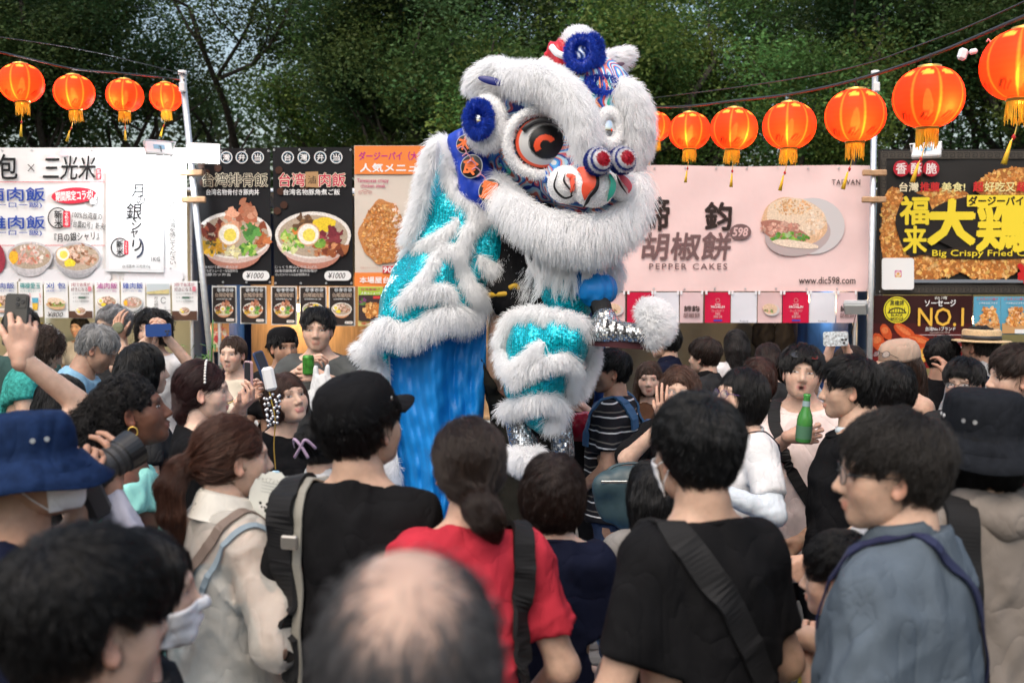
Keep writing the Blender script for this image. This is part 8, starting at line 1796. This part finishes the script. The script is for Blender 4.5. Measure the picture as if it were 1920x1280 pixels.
gm = bpy.data.materials.new("green_glass"); gm.use_nodes = True; gb = gm.node_tree.nodes["Principled BSDF"]; gb.inputs["Base Color"].default_value = (.10, .42, .10, 1); gb.inputs["Roughness"].default_value = .08; gb.inputs["Transmission Weight"].default_value = .45
b = MB(); b.lathe([(.001, -.075), (.028, -.075), (.030, -.07), (.030, .01), (.026, .03), (.014, .06), (.0125, .10), (.014, .102), (.014, .11), (.011, .112)], 24); b.build("glass", gm, e, smooth=True); b = MB(); b.lathe([(.0305, -.06), (.0306, -.01)], 24); b.build("label_band", mat("bottle_label", (.08, .20, .12), .4), e, smooth=True); b = MB(); b.lathe([(.0145, .064), (.0138, .085)], 20); b.build("neck_label", mat("bottle_neck_label", (.30, .42, .45), .4), e, smooth=True)
q = person("woman in pale blue lifting a phone over her face", 1592, 646, 4.5, 176, 'f', LIGHT, ('long', DKBR), dict(len=.2), hpitch=8, top=dict(m=cloth("ice_blue", (.45, .52, .60)), sleeve=.9), arms={'R': dict(to=(1552, 668, 4.2), px=True, pole=(.8, 0, -.7), dir=(.25, 0, 1), palm=(.9, .2, 0), world=True, curl=.5, fine=1), 'L': dict(to=(1592, 668, 4.2), px=True, pole=(-.8, 0, -.7), dir=(-.2, 0, 1), palm=(-.9, .2, 0), world=True, curl=.5, fine=1)}, group=SG)
phone("patterned_phone", "phone in a pale floral case held sideways above the tall man in black", ap(1567, 635, 4.15), (1, 0, .03), (0, 1, 0), mat("floral_case", (.50, .55, .58), .4, var=.6, vscale=90), w=.07, h=.12)
q = person("woman in a beige cap with glasses resting on the brim and a mask", 1688, 640, 4.1, 112, 'f', LIGHT, ('long', (.035, .02, .015)), dict(len=.30, t=.008, top=-.012), hpitch=-4, top=dict(m=cloth("camisole_white", (.55, .5, .45)), off=1.30, sleeve=0), group=SG); ball_cap(q, cloth("beige_cap", (.42, .31, .24)), tilt=-.06, bl=.08); glasses(q, m_frame, lift=.0, tilt=.55, fwd=.032); face_mask(q)
q = person("woman with a smooth black bob seen from behind beside the tall man in black", 1676, 676, 3.7, 22, 'f', LIGHT, ('bob', BLACKH), dict(len=.16), top=dict(m=black, off=1.36, sleeve=.3), group=SG)
q = person("man in a black shirt and sunglasses turning toward the sausage banner", 1766, 631, 4.9, -62, 'm', TAN, ('short', BLACKH), dict(t=.014), top=dict(m=black), group=BG_, arms={'R': dict(to=(1780, 705, 4.7), px=True, curl=.4)}); glasses(q, m_frame, dark=True)
q = person("bearded man in a straw boater hat and grey shirt", 1842, 612, 4.8, 14, 'm', TAN, ('short', (.02, .016, .014)), dict(t=.004, top=-.02), hyaw=20, stubble=.9, top=dict(m=cloth("pale_grey_shirt", (.36, .37, .38)), infl=.026, sleeve=.8, collar=cloth("pale_grey_shirt", (1, 1, 1))), group=BG_)
m_straw = mat("straw", (.50, .36, .20), .7, var=.3, vscale=120, bump=.8, bscale=240, stretch=(1, 1, 3)); o = lathe_head(q, [(.150, .026), (.147, .030), (.098, .034), (.096, .04), (.095, .088), (.090, .094), (.02, .096)], m_straw, "boater_hat", 40, 1.12, tilt=.02, thick=.004); lathe_head(q, [(.0985, .038), (.098, .062), (.092, .063), (.01, .063)], m_dark, "hat_band", 40, 1.12, tilt=.02, parent=o)
strap(q, [(-.12, .1, 1.32), (-.11, .02, 1.43), (-.06, -.08, 1.42), (.05, -.14, 1.25), (.15, -.12, 1.05)], .022, m_navy, name="bag_strap")
q = person("man with black hair and thin glasses peering past the bucket hat", 1810, 672, 3.85, 138, 'm', LIGHT, ('short', BLACKH), dict(t=.018, fringe=.004), top=dict(m=charcoal), group=SG); glasses(q, m_frame, rx=.025, rz=.015)
q = person("woman with short dark hair in maroon facing left at the right picture edge", 1915, 648, 3.25, 84, 'f', LIGHT, ('short', DKBR), dict(t=.018), top=dict(m=cloth("maroon", (.10, .012, .028)), sleeve=1.6), lipc=(.42, .15, .15), arms={'L': dict(to=(1890, 778, 3.1), px=True, pole=(-.4, -.8, -.5), curl=.4, fine=1)}, group=SG)
# --- stall keepers
q = person("stall keeper with dark hair behind the bun menu card", 150, 592, 8.95, 165, 'f', LIGHT, ('bob', BLACKH), dict(len=.12, n=500), top=dict(m=white), group="stall keepers")
q = person("stall keeper in dark clothes under the pink banner", 1455, 612, 9.2, 175, 'm', MID, ('short', BLACKH), dict(n=500), top=dict(m=black), group="stall keepers")
